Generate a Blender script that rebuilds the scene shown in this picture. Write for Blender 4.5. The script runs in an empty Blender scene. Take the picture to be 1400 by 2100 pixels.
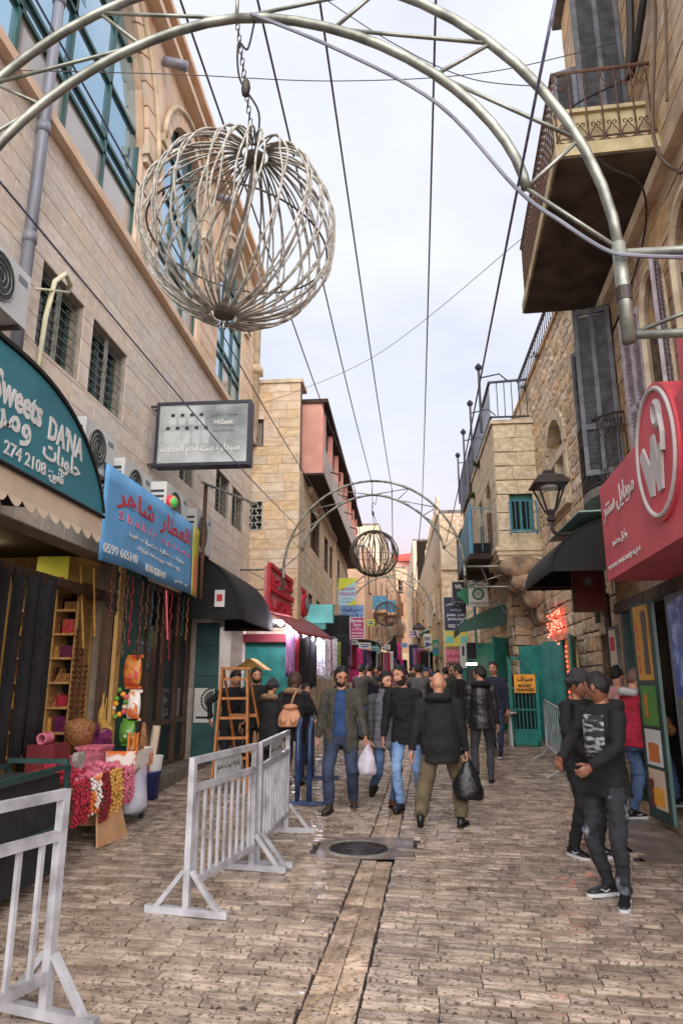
# Pedestrian market street on a wet overcast evening: stone houses, shop fronts, wire-ball lanterns on steel arches.
import bpy, math, random
import numpy as np
from mathutils import Vector as V, Matrix, noise as mnoise

sc = bpy.context.scene
col = sc.collection
rnd = random.Random(11)
R = math.radians

# ---------------------------------------------------------------- camera
CAMZ = 1.68
FPX, PW, PH = 1400.0, 1400.0, 2100.0
PITCH, YAW = 13.8435, 5.1519
cam_data = bpy.data.cameras.new('camera')
cam = bpy.data.objects.new('camera', cam_data)
col.objects.link(cam)
cam.location = (0, 0, CAMZ)
cam.rotation_euler = (R(90 + PITCH), 0, R(YAW))
cam_data.sensor_fit = 'VERTICAL'
cam_data.sensor_height = 24
cam_data.lens = 24 * FPX / PH
cam_data.clip_start = 0.05
cam_data.clip_end = 3000
sc.camera = cam

# ---------------------------------------------------------------- world: overcast evening sky
SUN_EL, SUN_AZ = 29, 172
world = bpy.data.worlds.new('World')
sc.world = world
world.use_nodes = True
wn, wl = world.node_tree.nodes, world.node_tree.links
wn.clear()
w_out = wn.new('ShaderNodeOutputWorld')
w_bg = wn.new('ShaderNodeBackground')
w_bg.inputs['Strength'].default_value = 0.315
w_sky = wn.new('ShaderNodeTexSky')
w_sky.sky_type = 'NISHITA'
w_sky.sun_disc = False
w_sky.sun_elevation = R(SUN_EL)
w_sky.sun_rotation = R(SUN_AZ)
w_dim = wn.new('ShaderNodeVectorMath'); w_dim.operation = 'SCALE'
w_dim.inputs['Scale'].default_value = 0.10
wl.new(w_sky.outputs['Color'], w_dim.inputs[0])
w_tc = wn.new('ShaderNodeTexCoord')
w_sep = wn.new('ShaderNodeSeparateXYZ')
wl.new(w_tc.outputs['Generated'], w_sep.inputs[0])
w_map = wn.new('ShaderNodeMapping'); w_map.inputs['Scale'].default_value = (1.0, 1.0, 2.2)
wl.new(w_tc.outputs['Generated'], w_map.inputs[0])
w_noi = wn.new('ShaderNodeTexNoise'); w_noi.inputs['Scale'].default_value = 2.3
w_noi.inputs['Detail'].default_value = 5; w_noi.inputs['Roughness'].default_value = 0.5
wl.new(w_map.outputs[0], w_noi.inputs['Vector'])
w_add = wn.new('ShaderNodeMath'); w_add.operation = 'MULTIPLY_ADD'
w_add.inputs[1].default_value = 0.22; w_add.inputs[2].default_value = -0.11
wl.new(w_noi.outputs['Fac'], w_add.inputs[0])
w_el = wn.new('ShaderNodeMath'); w_el.operation = 'ADD'
wl.new(w_sep.outputs['Z'], w_el.inputs[0]); wl.new(w_add.outputs[0], w_el.inputs[1])
w_ramp = wn.new('ShaderNodeValToRGB')
cr = w_ramp.color_ramp
cr.elements[0].position = 0.0; cr.elements[0].color = (0.86, 0.60, 0.50, 1)
cr.elements[1].position = 1.0; cr.elements[1].color = (0.84, 0.87, 0.97, 1)
for p_, c_ in ((0.12, (0.90, 0.70, 0.64)), (0.22, (0.80, 0.74, 0.84)), (0.36, (0.72, 0.75, 0.87)), (0.55, (0.79, 0.82, 0.92))):
    e_ = cr.elements.new(p_); e_.color = (*c_, 1)
wl.new(w_el.outputs[0], w_ramp.inputs['Fac'])
w_cl = wn.new('ShaderNodeMixRGB'); w_cl.blend_type = 'MULTIPLY'; w_cl.inputs[0].default_value = 1.0
w_cr = wn.new('ShaderNodeValToRGB')
w_cr.color_ramp.elements[0].position = 0.3; w_cr.color_ramp.elements[0].color = (0.88, 0.88, 0.91, 1)
w_cr.color_ramp.elements[1].position = 0.7; w_cr.color_ramp.elements[1].color = (1.15, 1.14, 1.11, 1)
wl.new(w_noi.outputs['Fac'], w_cr.inputs['Fac'])
wl.new(w_ramp.outputs['Color'], w_cl.inputs[1]); wl.new(w_cr.outputs['Color'], w_cl.inputs[2])
w_mix = wn.new('ShaderNodeMixRGB'); w_mix.inputs[0].default_value = 0.9
wl.new(w_dim.outputs[0], w_mix.inputs[1]); wl.new(w_cl.outputs[0], w_mix.inputs[2])
wl.new(w_mix.outputs[0], w_bg.inputs['Color'])
wl.new(w_bg.outputs[0], w_out.inputs['Surface'])

# ---------------------------------------------------------------- one very soft sun behind the cloud
sun_d = bpy.data.lights.new('sun', 'SUN')
sun_d.energy = 1.5
sun_d.angle = R(80)
sun_d.color = (1.0, 0.95, 0.90)
sun = bpy.data.objects.new('sun', sun_d)
col.objects.link(sun)
sun.rotation_euler = (R(90 - SUN_EL), 0, R(180 - SUN_AZ))

sc.view_settings.view_transform = 'Standard'
sc.view_settings.look = 'None'
sc.view_settings.exposure = 1.92
sc.view_settings.gamma = 1.0
sc.view_settings.use_curve_mapping = False

# ---------------------------------------------------------------- photo pixel -> place in the street
_t, _p = R(PITCH), R(YAW)
CF = V((-math.sin(_p) * math.cos(_t), math.cos(_p) * math.cos(_t), math.sin(_t)))
CR = V((math.cos(_p), math.sin(_p), 0))
CU = V((math.sin(_p) * math.sin(_t), -math.cos(_p) * math.sin(_t), math.cos(_t)))
C0 = V((0, 0, CAMZ))
def ray(x, y): return CF + CR * ((x - PW / 2) / FPX) - CU * ((y - PH / 2) / FPX)
def at(x, y, X=None, Y=None, Z=None):
    d = ray(x, y)
    t = X / d.x if X is not None else Y / d.y if Y is not None else (Z - CAMZ) / d.z
    return C0 + d * t
def proj(p):
    d = V(p) - C0; w = d.dot(CF)
    if w < 0.05: return None
    return (PW / 2 + FPX * d.dot(CR) / w, PH / 2 - FPX * d.dot(CU) / w, w)
def gz(y):                                   # the street climbs gently away from the camera
    if y < 7: return 0.0
    if y < 15: return 0.27 * ((y - 7) / 8) ** 1.4
    return 0.27 + (y - 15) * 0.0135
def ground_at(x, y):
    z = 0.0
    for _ in range(6):
        p = at(x, y, Z=z); z = gz(p.y)
    return p
RA = 0.055
def rwx(y, off=0.0): return 2.55 + RA * min(y, 10.6) + off    # face of the right-hand house row

# ---------------------------------------------------------------- materials (all procedural)
MATS = {}
def srgb(r, g, b):
    f = lambda c: (c / 255 / 12.92) if c <= 10.3 else (((c / 255) + 0.055) / 1.055) ** 2.4
    return (f(r), f(g), f(b))
def mat(name, c, c2=None, rough=0.7, scale=6.0, bump=0.0, bscale=None, metal=0.0, spec=0.5, rand=0.0, detail=5.0,
        stretch=(1, 1, 1), emit=0.0, alpha=1.0, contrast=(0.35, 0.65), rough2=None, coat=0.0, trans=0.0, hue=0.0, coord='Object'):
    if name in MATS: return MATS[name]
    m = bpy.data.materials.new(name); m.use_nodes = True
    nt = m.node_tree; n, l = nt.nodes, nt.links
    b = n['Principled BSDF']
    if c2 is None: c2 = tuple(x * 0.72 for x in c)
    tc = n.new('ShaderNodeTexCoord'); mp = n.new('ShaderNodeMapping')
    mp.inputs['Scale'].default_value = stretch
    l.new(tc.outputs[coord], mp.inputs[0])
    vec = mp.outputs[0]
    fac_rand = None
    if rand > 0:
        oi = n.new('ShaderNodeObjectInfo'); ge = n.new('ShaderNodeNewGeometry')
        ad = n.new('ShaderNodeMath'); ad.operation = 'ADD'
        l.new(oi.outputs['Random'], ad.inputs[0]); l.new(ge.outputs['Random Per Island'], ad.inputs[1])
        fr = n.new('ShaderNodeMath'); fr.operation = 'FRACT'; l.new(ad.outputs[0], fr.inputs[0])
        fac_rand = fr.outputs[0]
        off = n.new('ShaderNodeVectorMath'); off.operation = 'ADD'
        sh = n.new('ShaderNodeMath'); sh.operation = 'MULTIPLY'; sh.inputs[1].default_value = 37.0
        l.new(fac_rand, sh.inputs[0]); l.new(vec, off.inputs[0]); l.new(sh.outputs[0], off.inputs[1])
        vec = off.outputs[0]
    no = n.new('ShaderNodeTexNoise'); no.inputs['Scale'].default_value = scale; no.inputs['Detail'].default_value = detail
    l.new(vec, no.inputs['Vector'])
    rp = n.new('ShaderNodeValToRGB')
    rp.color_ramp.elements[0].position = contrast[0]; rp.color_ramp.elements[0].color = (*c, 1)
    rp.color_ramp.elements[1].position = contrast[1]; rp.color_ramp.elements[1].color = (*c2, 1)
    l.new(no.outputs['Fac'], rp.inputs['Fac'])
    cout = rp.outputs['Color']
    if rand > 0:
        hs = n.new('ShaderNodeHueSaturation')
        mr = n.new('ShaderNodeMapRange'); mr.inputs['To Min'].default_value = 1 - rand; mr.inputs['To Max'].default_value = 1 + rand * 0.8
        l.new(fac_rand, mr.inputs['Value']); l.new(mr.outputs[0], hs.inputs['Value'])
        if hue > 0:
            m2 = n.new('ShaderNodeMath'); m2.operation = 'MULTIPLY'; m2.inputs[1].default_value = 7.31
            f2 = n.new('ShaderNodeMath'); f2.operation = 'FRACT'
            l.new(fac_rand, m2.inputs[0]); l.new(m2.outputs[0], f2.inputs[0])
            mr2 = n.new('ShaderNodeMapRange'); mr2.inputs['To Min'].default_value = 1 - hue; mr2.inputs['To Max'].default_value = 1 + hue
            l.new(f2.outputs[0], mr2.inputs['Value']); l.new(mr2.outputs[0], hs.inputs['Saturation'])
        l.new(cout, hs.inputs['Color']); cout = hs.outputs['Color']
    l.new(cout, b.inputs['Base Color'])
    b.inputs['Roughness'].default_value = rough
    if rough2 is not None:
        rr = n.new('ShaderNodeMapRange'); rr.inputs['From Min'].default_value = 0.3; rr.inputs['From Max'].default_value = 0.7
        rr.inputs['To Min'].default_value = rough; rr.inputs['To Max'].default_value = rough2
        l.new(no.outputs['Fac'], rr.inputs['Value']); l.new(rr.outputs[0], b.inputs['Roughness'])
    b.inputs['Metallic'].default_value = metal
    b.inputs['Specular IOR Level'].default_value = spec
    if coat: b.inputs['Coat Weight'].default_value = coat
    if trans: b.inputs['Transmission Weight'].default_value = trans
    if alpha < 1: b.inputs['Alpha'].default_value = alpha
    if emit:
        l.new(cout, b.inputs['Emission Color']); b.inputs['Emission Strength'].default_value = emit
    if bump > 0:
        nb = n.new('ShaderNodeTexNoise'); nb.inputs['Scale'].default_value = bscale or scale * 4; nb.inputs['Detail'].default_value = 6
        l.new(vec, nb.inputs['Vector'])
        bp = n.new('ShaderNodeBump'); bp.inputs['Strength'].default_value = bump; bp.inputs['Distance'].default_value = 0.02
        l.new(nb.outputs['Fac'], bp.inputs['Height']); l.new(bp.outputs['Normal'], b.inputs['Normal'])
    MATS[name] = m
    return m

def paving_mat(name, c, c2, pit, wet=(0.16, 0.5)):
    """Worn limestone setts: chiselled pits along the courses, wet sheen in broad patches."""
    m = bpy.data.materials.new(name); m.use_nodes = True
    nt = m.node_tree; n, l = nt.nodes, nt.links; b = n['Principled BSDF']
    ge = n.new('ShaderNodeNewGeometry'); oi = n.new('ShaderNodeObjectInfo')
    ad = n.new('ShaderNodeMath'); ad.operation = 'ADD'
    l.new(oi.outputs['Random'], ad.inputs[0]); l.new(ge.outputs['Random Per Island'], ad.inputs[1])
    fr = n.new('ShaderNodeMath'); fr.operation = 'FRACT'; l.new(ad.outputs[0], fr.inputs[0])
    pos = ge.outputs['Position']
    no = n.new('ShaderNodeTexNoise'); no.inputs['Scale'].default_value = 5; no.inputs['Detail'].default_value = 6
    l.new(pos, no.inputs['Vector'])
    rp = n.new('ShaderNodeValToRGB'); rp.color_ramp.elements[0].position = .35; rp.color_ramp.elements[1].position = .68
    rp.color_ramp.elements[0].color = (*c, 1); rp.color_ramp.elements[1].color = (*c2, 1)
    l.new(no.outputs['Fac'], rp.inputs['Fac'])
    hs = n.new('ShaderNodeHueSaturation'); mr = n.new('ShaderNodeMapRange')
    mr.inputs['To Min'].default_value = .68; mr.inputs['To Max'].default_value = 1.24
    l.new(fr.outputs[0], mr.inputs['Value']); l.new(mr.outputs[0], hs.inputs['Value']); l.new(rp.outputs['Color'], hs.inputs['Color'])
    mp = n.new('ShaderNodeMapping'); mp.inputs['Scale'].default_value = (1.0, 1.7, 1.0); l.new(pos, mp.inputs[0])
    pt = n.new('ShaderNodeTexNoise'); pt.inputs['Scale'].default_value = 36; pt.inputs['Detail'].default_value = 4; pt.inputs['Roughness'].default_value = .6
    l.new(mp.outputs[0], pt.inputs['Vector'])
    pr = n.new('ShaderNodeValToRGB'); pr.color_ramp.elements[0].position = .575; pr.color_ramp.elements[1].position = .63
    l.new(pt.outputs['Fac'], pr.inputs['Fac'])
    mx = n.new('ShaderNodeMixRGB'); mx.inputs[2].default_value = (*pit, 1)
    pf = n.new('ShaderNodeMath'); pf.operation = 'MULTIPLY'; pf.inputs[1].default_value = .66
    l.new(pr.outputs['Color'], pf.inputs[0]); l.new(pf.outputs[0], mx.inputs[0]); l.new(hs.outputs['Color'], mx.inputs[1])
    l.new(mx.outputs[0], b.inputs['Base Color'])
    wtn = n.new('ShaderNodeTexNoise'); wtn.inputs['Scale'].default_value = .55; wtn.inputs['Detail'].default_value = 5
    l.new(pos, wtn.inputs['Vector'])
    rr = n.new('ShaderNodeMapRange'); rr.inputs['From Min'].default_value = .36; rr.inputs['From Max'].default_value = .62
    rr.inputs['To Min'].default_value = wet[0]; rr.inputs['To Max'].default_value = wet[1]
    l.new(wtn.outputs['Fac'], rr.inputs['Value'])
    ra = n.new('ShaderNodeMath'); ra.operation = 'MULTIPLY_ADD'; ra.inputs[1].default_value = .25
    l.new(pr.outputs['Color'], ra.inputs[0]); l.new(rr.outputs[0], ra.inputs[2]); l.new(ra.outputs[0], b.inputs['Roughness'])
    bp = n.new('ShaderNodeBump'); bp.inputs['Strength'].default_value = .9; bp.inputs['Distance'].default_value = .014; bp.invert = True
    b2 = n.new('ShaderNodeBump'); b2.inputs['Strength'].default_value = .35; b2.inputs['Distance'].default_value = .02
    l.new(pr.outputs['Color'], bp.inputs['Height']); l.new(no.outputs['Fac'], b2.inputs['Height'])
    l.new(b2.outputs['Normal'], bp.inputs['Normal']); l.new(bp.outputs['Normal'], b.inputs['Normal'])
    b.inputs['Specular IOR Level'].default_value = .5
    MATS[name] = m
    return m

def flat(name, r, g, b, rough=0.6, **k):
    c = srgb(r, g, b)
    return mat(name, c, tuple(x * 0.74 for x in c), rough=rough, detail=8, contrast=(.4, .75), **k)

# ---------------------------------------------------------------- mesh builder and object helpers
class MB:
    def __init__(s): s.v = []; s.f = []; s.m = []
    def add(s, vs, fs, mi=0):
        o = len(s.v); s.v.extend([tuple(v) for v in vs])
        for f in fs: s.f.append(tuple(i + o for i in f)); s.m.append(mi)
    def box(s, x0, x1, y0, y1, z0, z1, mi=0):
        if x0 > x1: x0, x1 = x1, x0
        if y0 > y1: y0, y1 = y1, y0
        if z0 > z1: z0, z1 = z1, z0
        vs = [(x0, y0, z0), (x1, y0, z0), (x1, y1, z0), (x0, y1, z0), (x0, y0, z1), (x1, y0, z1), (x1, y1, z1), (x0, y1, z1)]
        s.add(vs, [(3, 2, 1, 0), (4, 5, 6, 7), (0, 1, 5, 4), (1, 2, 6, 5), (2, 3, 7, 6), (3, 0, 4, 7)], mi)
    def beam(s, p, q, w, h=None, up=(0, 0, 1), mi=0):
        p, q = V(p), V(q); h = h or w
        d = (q - p).normalized(); u = V(up)
        if abs(d.dot(u)) > 0.98: u = V((0, 1, 0))
        a = d.cross(u).normalized() * (w / 2); b = a.cross(d).normalized() * (h / 2)
        vs = [p - a - b, p + a - b, p + a + b, p - a + b, q - a - b, q + a - b, q + a + b, q - a + b]
        s.add(vs, [(0, 1, 2, 3), (7, 6, 5, 4), (4, 5, 1, 0), (5, 6, 2, 1), (6, 7, 3, 2), (7, 4, 0, 3)], mi)
    def tube(s, pts, r, n=8, mi=0, closed=False, flatten=None):
        pts = [V(p) for p in pts]; k = len(pts)
        rs = r if isinstance(r, (list, tuple)) else [r] * k
        rings = []; prev = None
        for i in range(k):
            if closed: d = pts[(i + 1) % k] - pts[i - 1]
            else: d = pts[min(i + 1, k - 1)] - pts[max(i - 1, 0)]
            if d.length < 1e-9: d = V((0, 0, 1))
            d.normalize()
            if prev is None:
                u = V((0, 0, 1)) if abs(d.z) < 0.9 else V((1, 0, 0))
                a = d.cross(u).normalized()
            else:
                a = prev - d * prev.dot(d)
                a = a.normalized() if a.length > 1e-6 else d.orthogonal().normalized()
            prev = a; b = d.cross(a)
            rings.append([pts[i] + (a * math.cos(2 * math.pi * j / n) + b * math.sin(2 * math.pi * j / n)) * rs[i] for j in range(n)])
        vs = [v for rg in rings for v in rg]; fs = []
        for i in range(k if closed else k - 1):
            for j in range(n):
                i2 = (i + 1) % k
                fs.append((i * n + j, i * n + (j + 1) % n, i2 * n + (j + 1) % n, i2 * n + j))
        if not closed:
            fs.append(tuple(range(n - 1, -1, -1))); fs.append(tuple((k - 1) * n + j for j in range(n)))
        s.add(vs, fs, mi)
    def loft(s, rings, mi=0, cap=True, closed_ring=True):
        n = len(rings[0]); k = len(rings); vs = [v for r_ in rings for v in r_]; fs = []
        for i in range(k - 1):
            for j in range(n if closed_ring else n - 1):
                fs.append((i * n + j, i * n + (j + 1) % n, (i + 1) * n + (j + 1) % n, (i + 1) * n + j))
        if cap and closed_ring:
            fs.append(tuple(range(n - 1, -1, -1))); fs.append(tuple((k - 1) * n + j for j in range(n)))
        s.add(vs, fs, mi)
    def lathe(s, prof, c=(0, 0, 0), n=16, mi=0, sx=1.0, sy=1.0):
        c = V(c)
        rings = [[c + V((r_ * sx * math.cos(2 * math.pi * j / n), r_ * sy * math.sin(2 * math.pi * j / n), z)) for j in range(n)] for r_, z in prof]
        s.loft(rings, mi)
    def prism(s, pts, vec, mi=0):
        pts = [V(p) for p in pts]; vec = V(vec); n = len(pts)
        vs = pts + [p + vec for p in pts]
        fs = [tuple(range(n - 1, -1, -1)), tuple(n + i for i in range(n))] + [(i, (i + 1) % n, n + (i + 1) % n, n + i) for i in range(n)]
        s.add(vs, fs, mi)
    def sphere(s, c, rx, ry=None, rz=None, n=12, k=8, mi=0):
        ry = ry or rx; rz = rz or rx; c = V(c)
        rings = []
        for i in range(k + 1):
            a = math.pi * i / k - math.pi / 2; rr = max(math.cos(a), 0.02)
            rings.append([c + V((rx * rr * math.cos(2 * math.pi * j / n), ry * rr * math.sin(2 * math.pi * j / n), rz * math.sin(a))) for j in range(n)])
        s.loft(rings, mi)
    def grid(s, fn, nu, nv, mi=0):
        vs = [fn(i / nu, j / nv) for j in range(nv + 1) for i in range(nu + 1)]
        fs = [(j * (nu + 1) + i, j * (nu + 1) + i + 1, (j + 1) * (nu + 1) + i + 1, (j + 1) * (nu + 1) + i) for j in range(nv) for i in range(nu)]
        s.add(vs, fs, mi)
    def sheet(s, fn, nu, nv, th, mi=0):
        """A surface with real thickness: fn(u, v) -> (point, unit normal)."""
        P = [[fn(i / nu, j / nv) for i in range(nu + 1)] for j in range(nv + 1)]
        w = nu + 1; N = w * (nv + 1)
        vs = [V(p) for r_ in P for p, _ in r_] + [V(p) - V(n_) * th for r_ in P for p, n_ in r_]
        fs = []
        for j in range(nv):
            for i in range(nu):
                a = j * w + i
                fs.append((a, a + 1, a + w + 1, a + w)); fs.append((N + a + w, N + a + w + 1, N + a + 1, N + a))
        for i in range(nu):
            fs.append((i + 1, i, N + i, N + i + 1)); a = nv * w + i; fs.append((a, a + 1, N + a + 1, N + a))
        for j in range(nv):
            a = j * w; fs.append((a, a + w, N + a + w, N + a)); a = j * w + nu; fs.append((a + w, a, N + a, N + a + w))
        s.add(vs, fs, mi)
    def build(s, name, m, parent=None, smooth=False):
        me = bpy.data.meshes.new(name); me.from_pydata(s.v, [], s.f)
        ms = m if isinstance(m, (list, tuple)) else [m]
        for x in ms: me.materials.append(MATS[x] if isinstance(x, str) else x)
        if len(ms) > 1: me.polygons.foreach_set('material_index', s.m)
        if smooth: me.polygons.foreach_set('use_smooth', [True] * len(me.polygons))
        me.update()
        return link(name, me, parent)
def wloc(o):
    p = V((0, 0, 0))
    while o: p += o.location; o = o.parent
    return p
def link(name, me, parent=None):
    o = bpy.data.objects.new(name, me); col.objects.link(o)
    if parent:
        o.location = -wloc(parent); o.parent = parent      # meshes are written in street coordinates
    return o
def smooth_by_angle(o, deg=40):
    me = o.data
    me.polygons.foreach_set('use_smooth', [True] * len(me.polygons))
    try: me.set_sharp_from_angle(angle=R(deg))
    except Exception: pass
    return o
def tag(o, label=None, cat=None, group=None, kind=None):
    if label: o['label'] = label
    if cat: o['category'] = cat
    if group: o['group'] = group
    if kind: o['kind'] = kind
    return o
def thing(name, label, cat, loc=(0, 0, 0), group=None):
    o = bpy.data.objects.new(name, None); col.objects.link(o)
    o.location = loc; o.empty_display_size = 0.1
    return tag(o, label, cat, group)
def dup(root, loc, rotz=None, label=None, group=None, scale=None, par=None, swap=None):
    c = root.copy(); col.objects.link(c)
    if par is None:
        c.location = loc
        if rotz is not None: c.rotation_euler = (0, 0, rotz)
        if scale: c.scale = (scale,) * 3 if not isinstance(scale, (tuple, list)) else scale
        if label: c['label'] = label
        if group: c['group'] = group
    else: c.parent = par
    if swap and c.type == 'MESH':
        for i, s_ in enumerate(c.material_slots):
            if s_.material and s_.material.name in swap:
                nm_ = swap[s_.material.name]; s_.link = 'OBJECT'; s_.material = MATS[nm_]
    for ch in list(root.children): dup(ch, None, par=c, swap=swap)
    return c
def part(name, m, parent, fn, smooth=False):
    b = MB(); fn(b); return b.build(name, m, parent, smooth)

# lettering: the built-in font, Arabic joined by hand through its presentation forms
_AR = {'ا': 'FE8D FE8E', 'أ': 'FE83 FE84', 'إ': 'FE87 FE88', 'آ': 'FE81 FE82', 'ب': 'FE8F FE90 FE91 FE92', 'ة': 'FE93 FE94', 'ت': 'FE95 FE96 FE97 FE98',
       'ث': 'FE99 FE9A FE9B FE9C', 'ج': 'FE9D FE9E FE9F FEA0', 'ح': 'FEA1 FEA2 FEA3 FEA4', 'خ': 'FEA5 FEA6 FEA7 FEA8', 'د': 'FEA9 FEAA',
       'ذ': 'FEAB FEAC', 'ر': 'FEAD FEAE', 'ز': 'FEAF FEB0', 'س': 'FEB1 FEB2 FEB3 FEB4', 'ش': 'FEB5 FEB6 FEB7 FEB8', 'ص': 'FEB9 FEBA FEBB FEBC',
       'ض': 'FEBD FEBE FEBF FEC0', 'ط': 'FEC1 FEC2 FEC3 FEC4', 'ظ': 'FEC5 FEC6 FEC7 FEC8', 'ع': 'FEC9 FECA FECB FECC', 'غ': 'FECD FECE FECF FED0',
       'ف': 'FED1 FED2 FED3 FED4', 'ق': 'FED5 FED6 FED7 FED8', 'ك': 'FED9 FEDA FEDB FEDC', 'ل': 'FEDD FEDE FEDF FEE0', 'م': 'FEE1 FEE2 FEE3 FEE4',
       'ن': 'FEE5 FEE6 FEE7 FEE8', 'ه': 'FEE9 FEEA FEEB FEEC', 'و': 'FEED FEEE', 'ى': 'FEEF FEF0', 'ي': 'FEF1 FEF2 FEF3 FEF4', 'ئ': 'FE89 FE8A FE8B FE8C', 'ء': 'FE80'}
_AR = {k: [chr(int(h, 16)) for h in v.split()] for k, v in _AR.items()}
def shape_ar(t):
    out = []; n = len(t); i = 0
    def joins(c): return c in _AR and len(_AR[c]) == 4
    while i < n:
        c = t[i]
        if c not in _AR: out.append(c); i += 1; continue
        prev = i > 0 and joins(t[i - 1])
        if c == 'ل' and i + 1 < n and t[i + 1] == 'ا':
            out.append(chr(0xFEFC if prev else 0xFEFB)); i += 2; continue
        nxt = i + 1 < n and t[i + 1] in _AR and len(_AR[c]) == 4 and len(_AR[t[i + 1]]) > 1
        f = _AR[c]
        k = (3 if prev and nxt else 2 if nxt else 1 if prev else 0)
        out.append(f[min(k, len(f) - 1)]); i += 1
    return ''.join(reversed(out))
tmp_sc = bpy.data.scenes.new('workbench')       # letters and clothes are shaped here, then removed
def bench_graph():
    with bpy.context.temp_override(scene=tmp_sc, view_layer=tmp_sc.view_layers[0]):
        dg = bpy.context.evaluated_depsgraph_get()
    dg.update()
    return dg
def is_ar(t): return any(c in _AR for c in t)
def text_geo(t, bold=0.0, th=0.004):
    cu = bpy.data.curves.new('lettering', 'FONT')
    cu.body = shape_ar(t) if is_ar(t) else t
    cu.size = 1; cu.resolution_u = 2; cu.offset = bold; cu.extrude = 0.5
    o = bpy.data.objects.new('lettering', cu); tmp_sc.collection.objects.link(o)
    dg = bench_graph()
    me = bpy.data.meshes.new_from_object(o.evaluated_get(dg))
    vs = [v.co.copy() for v in me.vertices]; fs = [tuple(p.vertices) for p in me.polygons]
    bpy.data.objects.remove(o); bpy.data.curves.remove(cu); bpy.data.meshes.remove(me)
    return vs, fs
def lettering(t, fr, rect, m, parent, bold=0.0, th=0.006, name='lettering', warp=None):
    """Raised or painted letters filling rect=(u0,u1,v0,v1) on a frame fr=(origin, u, v, normal)."""
    vs, fs = text_geo(t, bold)
    if not vs: return None
    x0 = min(v.x for v in vs); x1 = max(v.x for v in vs); y0 = min(v.y for v in vs); y1 = max(v.y for v in vs)
    O, U_, W_, N_ = [V(k) for k in fr]; u0, u1, v0, v1 = rect
    P = []
    for v in vs:
        a = u0 + (u1 - u0) * (v.x - x0) / max(x1 - x0, 1e-6); b = v0 + (v1 - v0) * (v.y - y0) / max(y1 - y0, 1e-6)
        if warp: P.append(warp(a, b, (v.z + 0.5) * th + 0.0015))
        else: P.append(O + U_ * a + W_ * b + N_ * ((v.z + 0.5) * th + 0.0015))
    b = MB(); b.add(P, fs)
    return b.build(name, m, parent)
# ================================================================ materials of the setting
paving_mat('paving_stone', srgb(188, 169, 152), srgb(138, 121, 108), srgb(40, 34, 33), wet=(.05, .30))
paving_mat('channel_stone', srgb(194, 170, 146), srgb(152, 128, 108), srgb(84, 70, 64), wet=(0.07, 0.34))
mat('paving_joint', srgb(40, 34, 33), srgb(26, 22, 23), rough=0.5, scale=9, bump=0.5)
mat('wet_concrete', srgb(138, 122, 113), srgb(94, 83, 78), rough=0.12, rough2=0.55, scale=3, bump=0.25, bscale=30)
mat('dry_concrete', srgb(140, 132, 124), srgb(96, 90, 86), rough=0.85, scale=5, bump=0.4)
mat('clad_stone', srgb(226, 215, 201), srgb(207, 193, 179), rough=0.75, scale=3.5, bump=0.3, bscale=40, rand=0.08, hue=0.2)
mat('clad_joint', srgb(172, 158, 145), rough=0.9)
mat('orange_stone', srgb(228, 204, 179), srgb(212, 180, 152), rough=0.75, scale=2.2, bump=0.25, bscale=36, rand=0.08, hue=0.15)
mat('rough_stone', srgb(232, 210, 180), srgb(192, 164, 134), rough=0.85, scale=7, bump=0.9, bscale=22, rand=0.22, hue=0.25)
mat('rough_joint', srgb(122, 103, 84), srgb(88, 74, 62), rough=0.95, scale=10, bump=0.6)
mat('warm_stone', srgb(216, 188, 154), srgb(180, 150, 120), rough=0.85, scale=3, bump=0.6, bscale=28, rand=0.14, hue=0.2)
mat('cream_stone', srgb(226, 204, 174), srgb(202, 176, 146), rough=0.8, scale=2.6, bump=0.35, bscale=30, rand=0.12, hue=0.25)
mat('pale_stone', srgb(222, 206, 178), srgb(188, 168, 140), rough=0.8, scale=4, bump=0.4, bscale=30, rand=0.07)
mat('pink_plaster', srgb(222, 164, 148), srgb(206, 146, 132), rough=0.85, scale=3, bump=0.1)
mat('grey_plaster', srgb(200, 186, 176), srgb(176, 160, 152), rough=0.85, scale=3, bump=0.12)
mat('peach_plaster', srgb(226, 188, 156), srgb(204, 164, 134), rough=0.85, scale=1.2, bump=0.1)
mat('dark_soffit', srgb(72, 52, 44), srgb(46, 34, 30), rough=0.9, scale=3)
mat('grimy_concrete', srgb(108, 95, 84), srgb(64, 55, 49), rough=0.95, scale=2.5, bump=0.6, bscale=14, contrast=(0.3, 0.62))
mat('old_plaster', srgb(205, 192, 152), srgb(168, 152, 118), rough=0.9, scale=4, bump=0.4)
mat('green_frame', srgb(46, 92, 86), srgb(34, 70, 68), rough=0.4)
mat('window_dark', (0.012, 0.014, 0.016), (0.02, 0.022, 0.025), rough=0.08, scale=2)
mat('blue_glass', srgb(176, 208, 226), srgb(140, 182, 206), rough=0.06, metal=0.75, scale=0.6, rand=0.10)
mat('grey_glass', srgb(196, 190, 184), srgb(172, 164, 158), rough=0.12, metal=0.35, scale=0.8, rand=0.10)
mat('shutter_grey', srgb(112, 116, 124), srgb(84, 88, 96), rough=0.6, scale=8)
mat('shutter_pale', srgb(176, 168, 176), srgb(140, 132, 140), rough=0.6, scale=8)
mat('iron_black', srgb(46, 42, 44), srgb(66, 50, 44), rough=0.55, scale=14, bump=0.2)
mat('iron_rust', srgb(74, 58, 50), srgb(110, 76, 58), rough=0.75, scale=18, bump=0.3)
mat('iron_navy', srgb(44, 44, 62), srgb(30, 30, 44), rough=0.5, scale=10)
mat('grille_grey', srgb(150, 152, 146), srgb(112, 116, 110), rough=0.5, scale=12)
mat('white_grille', srgb(226, 222, 214), rough=0.5)
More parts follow.
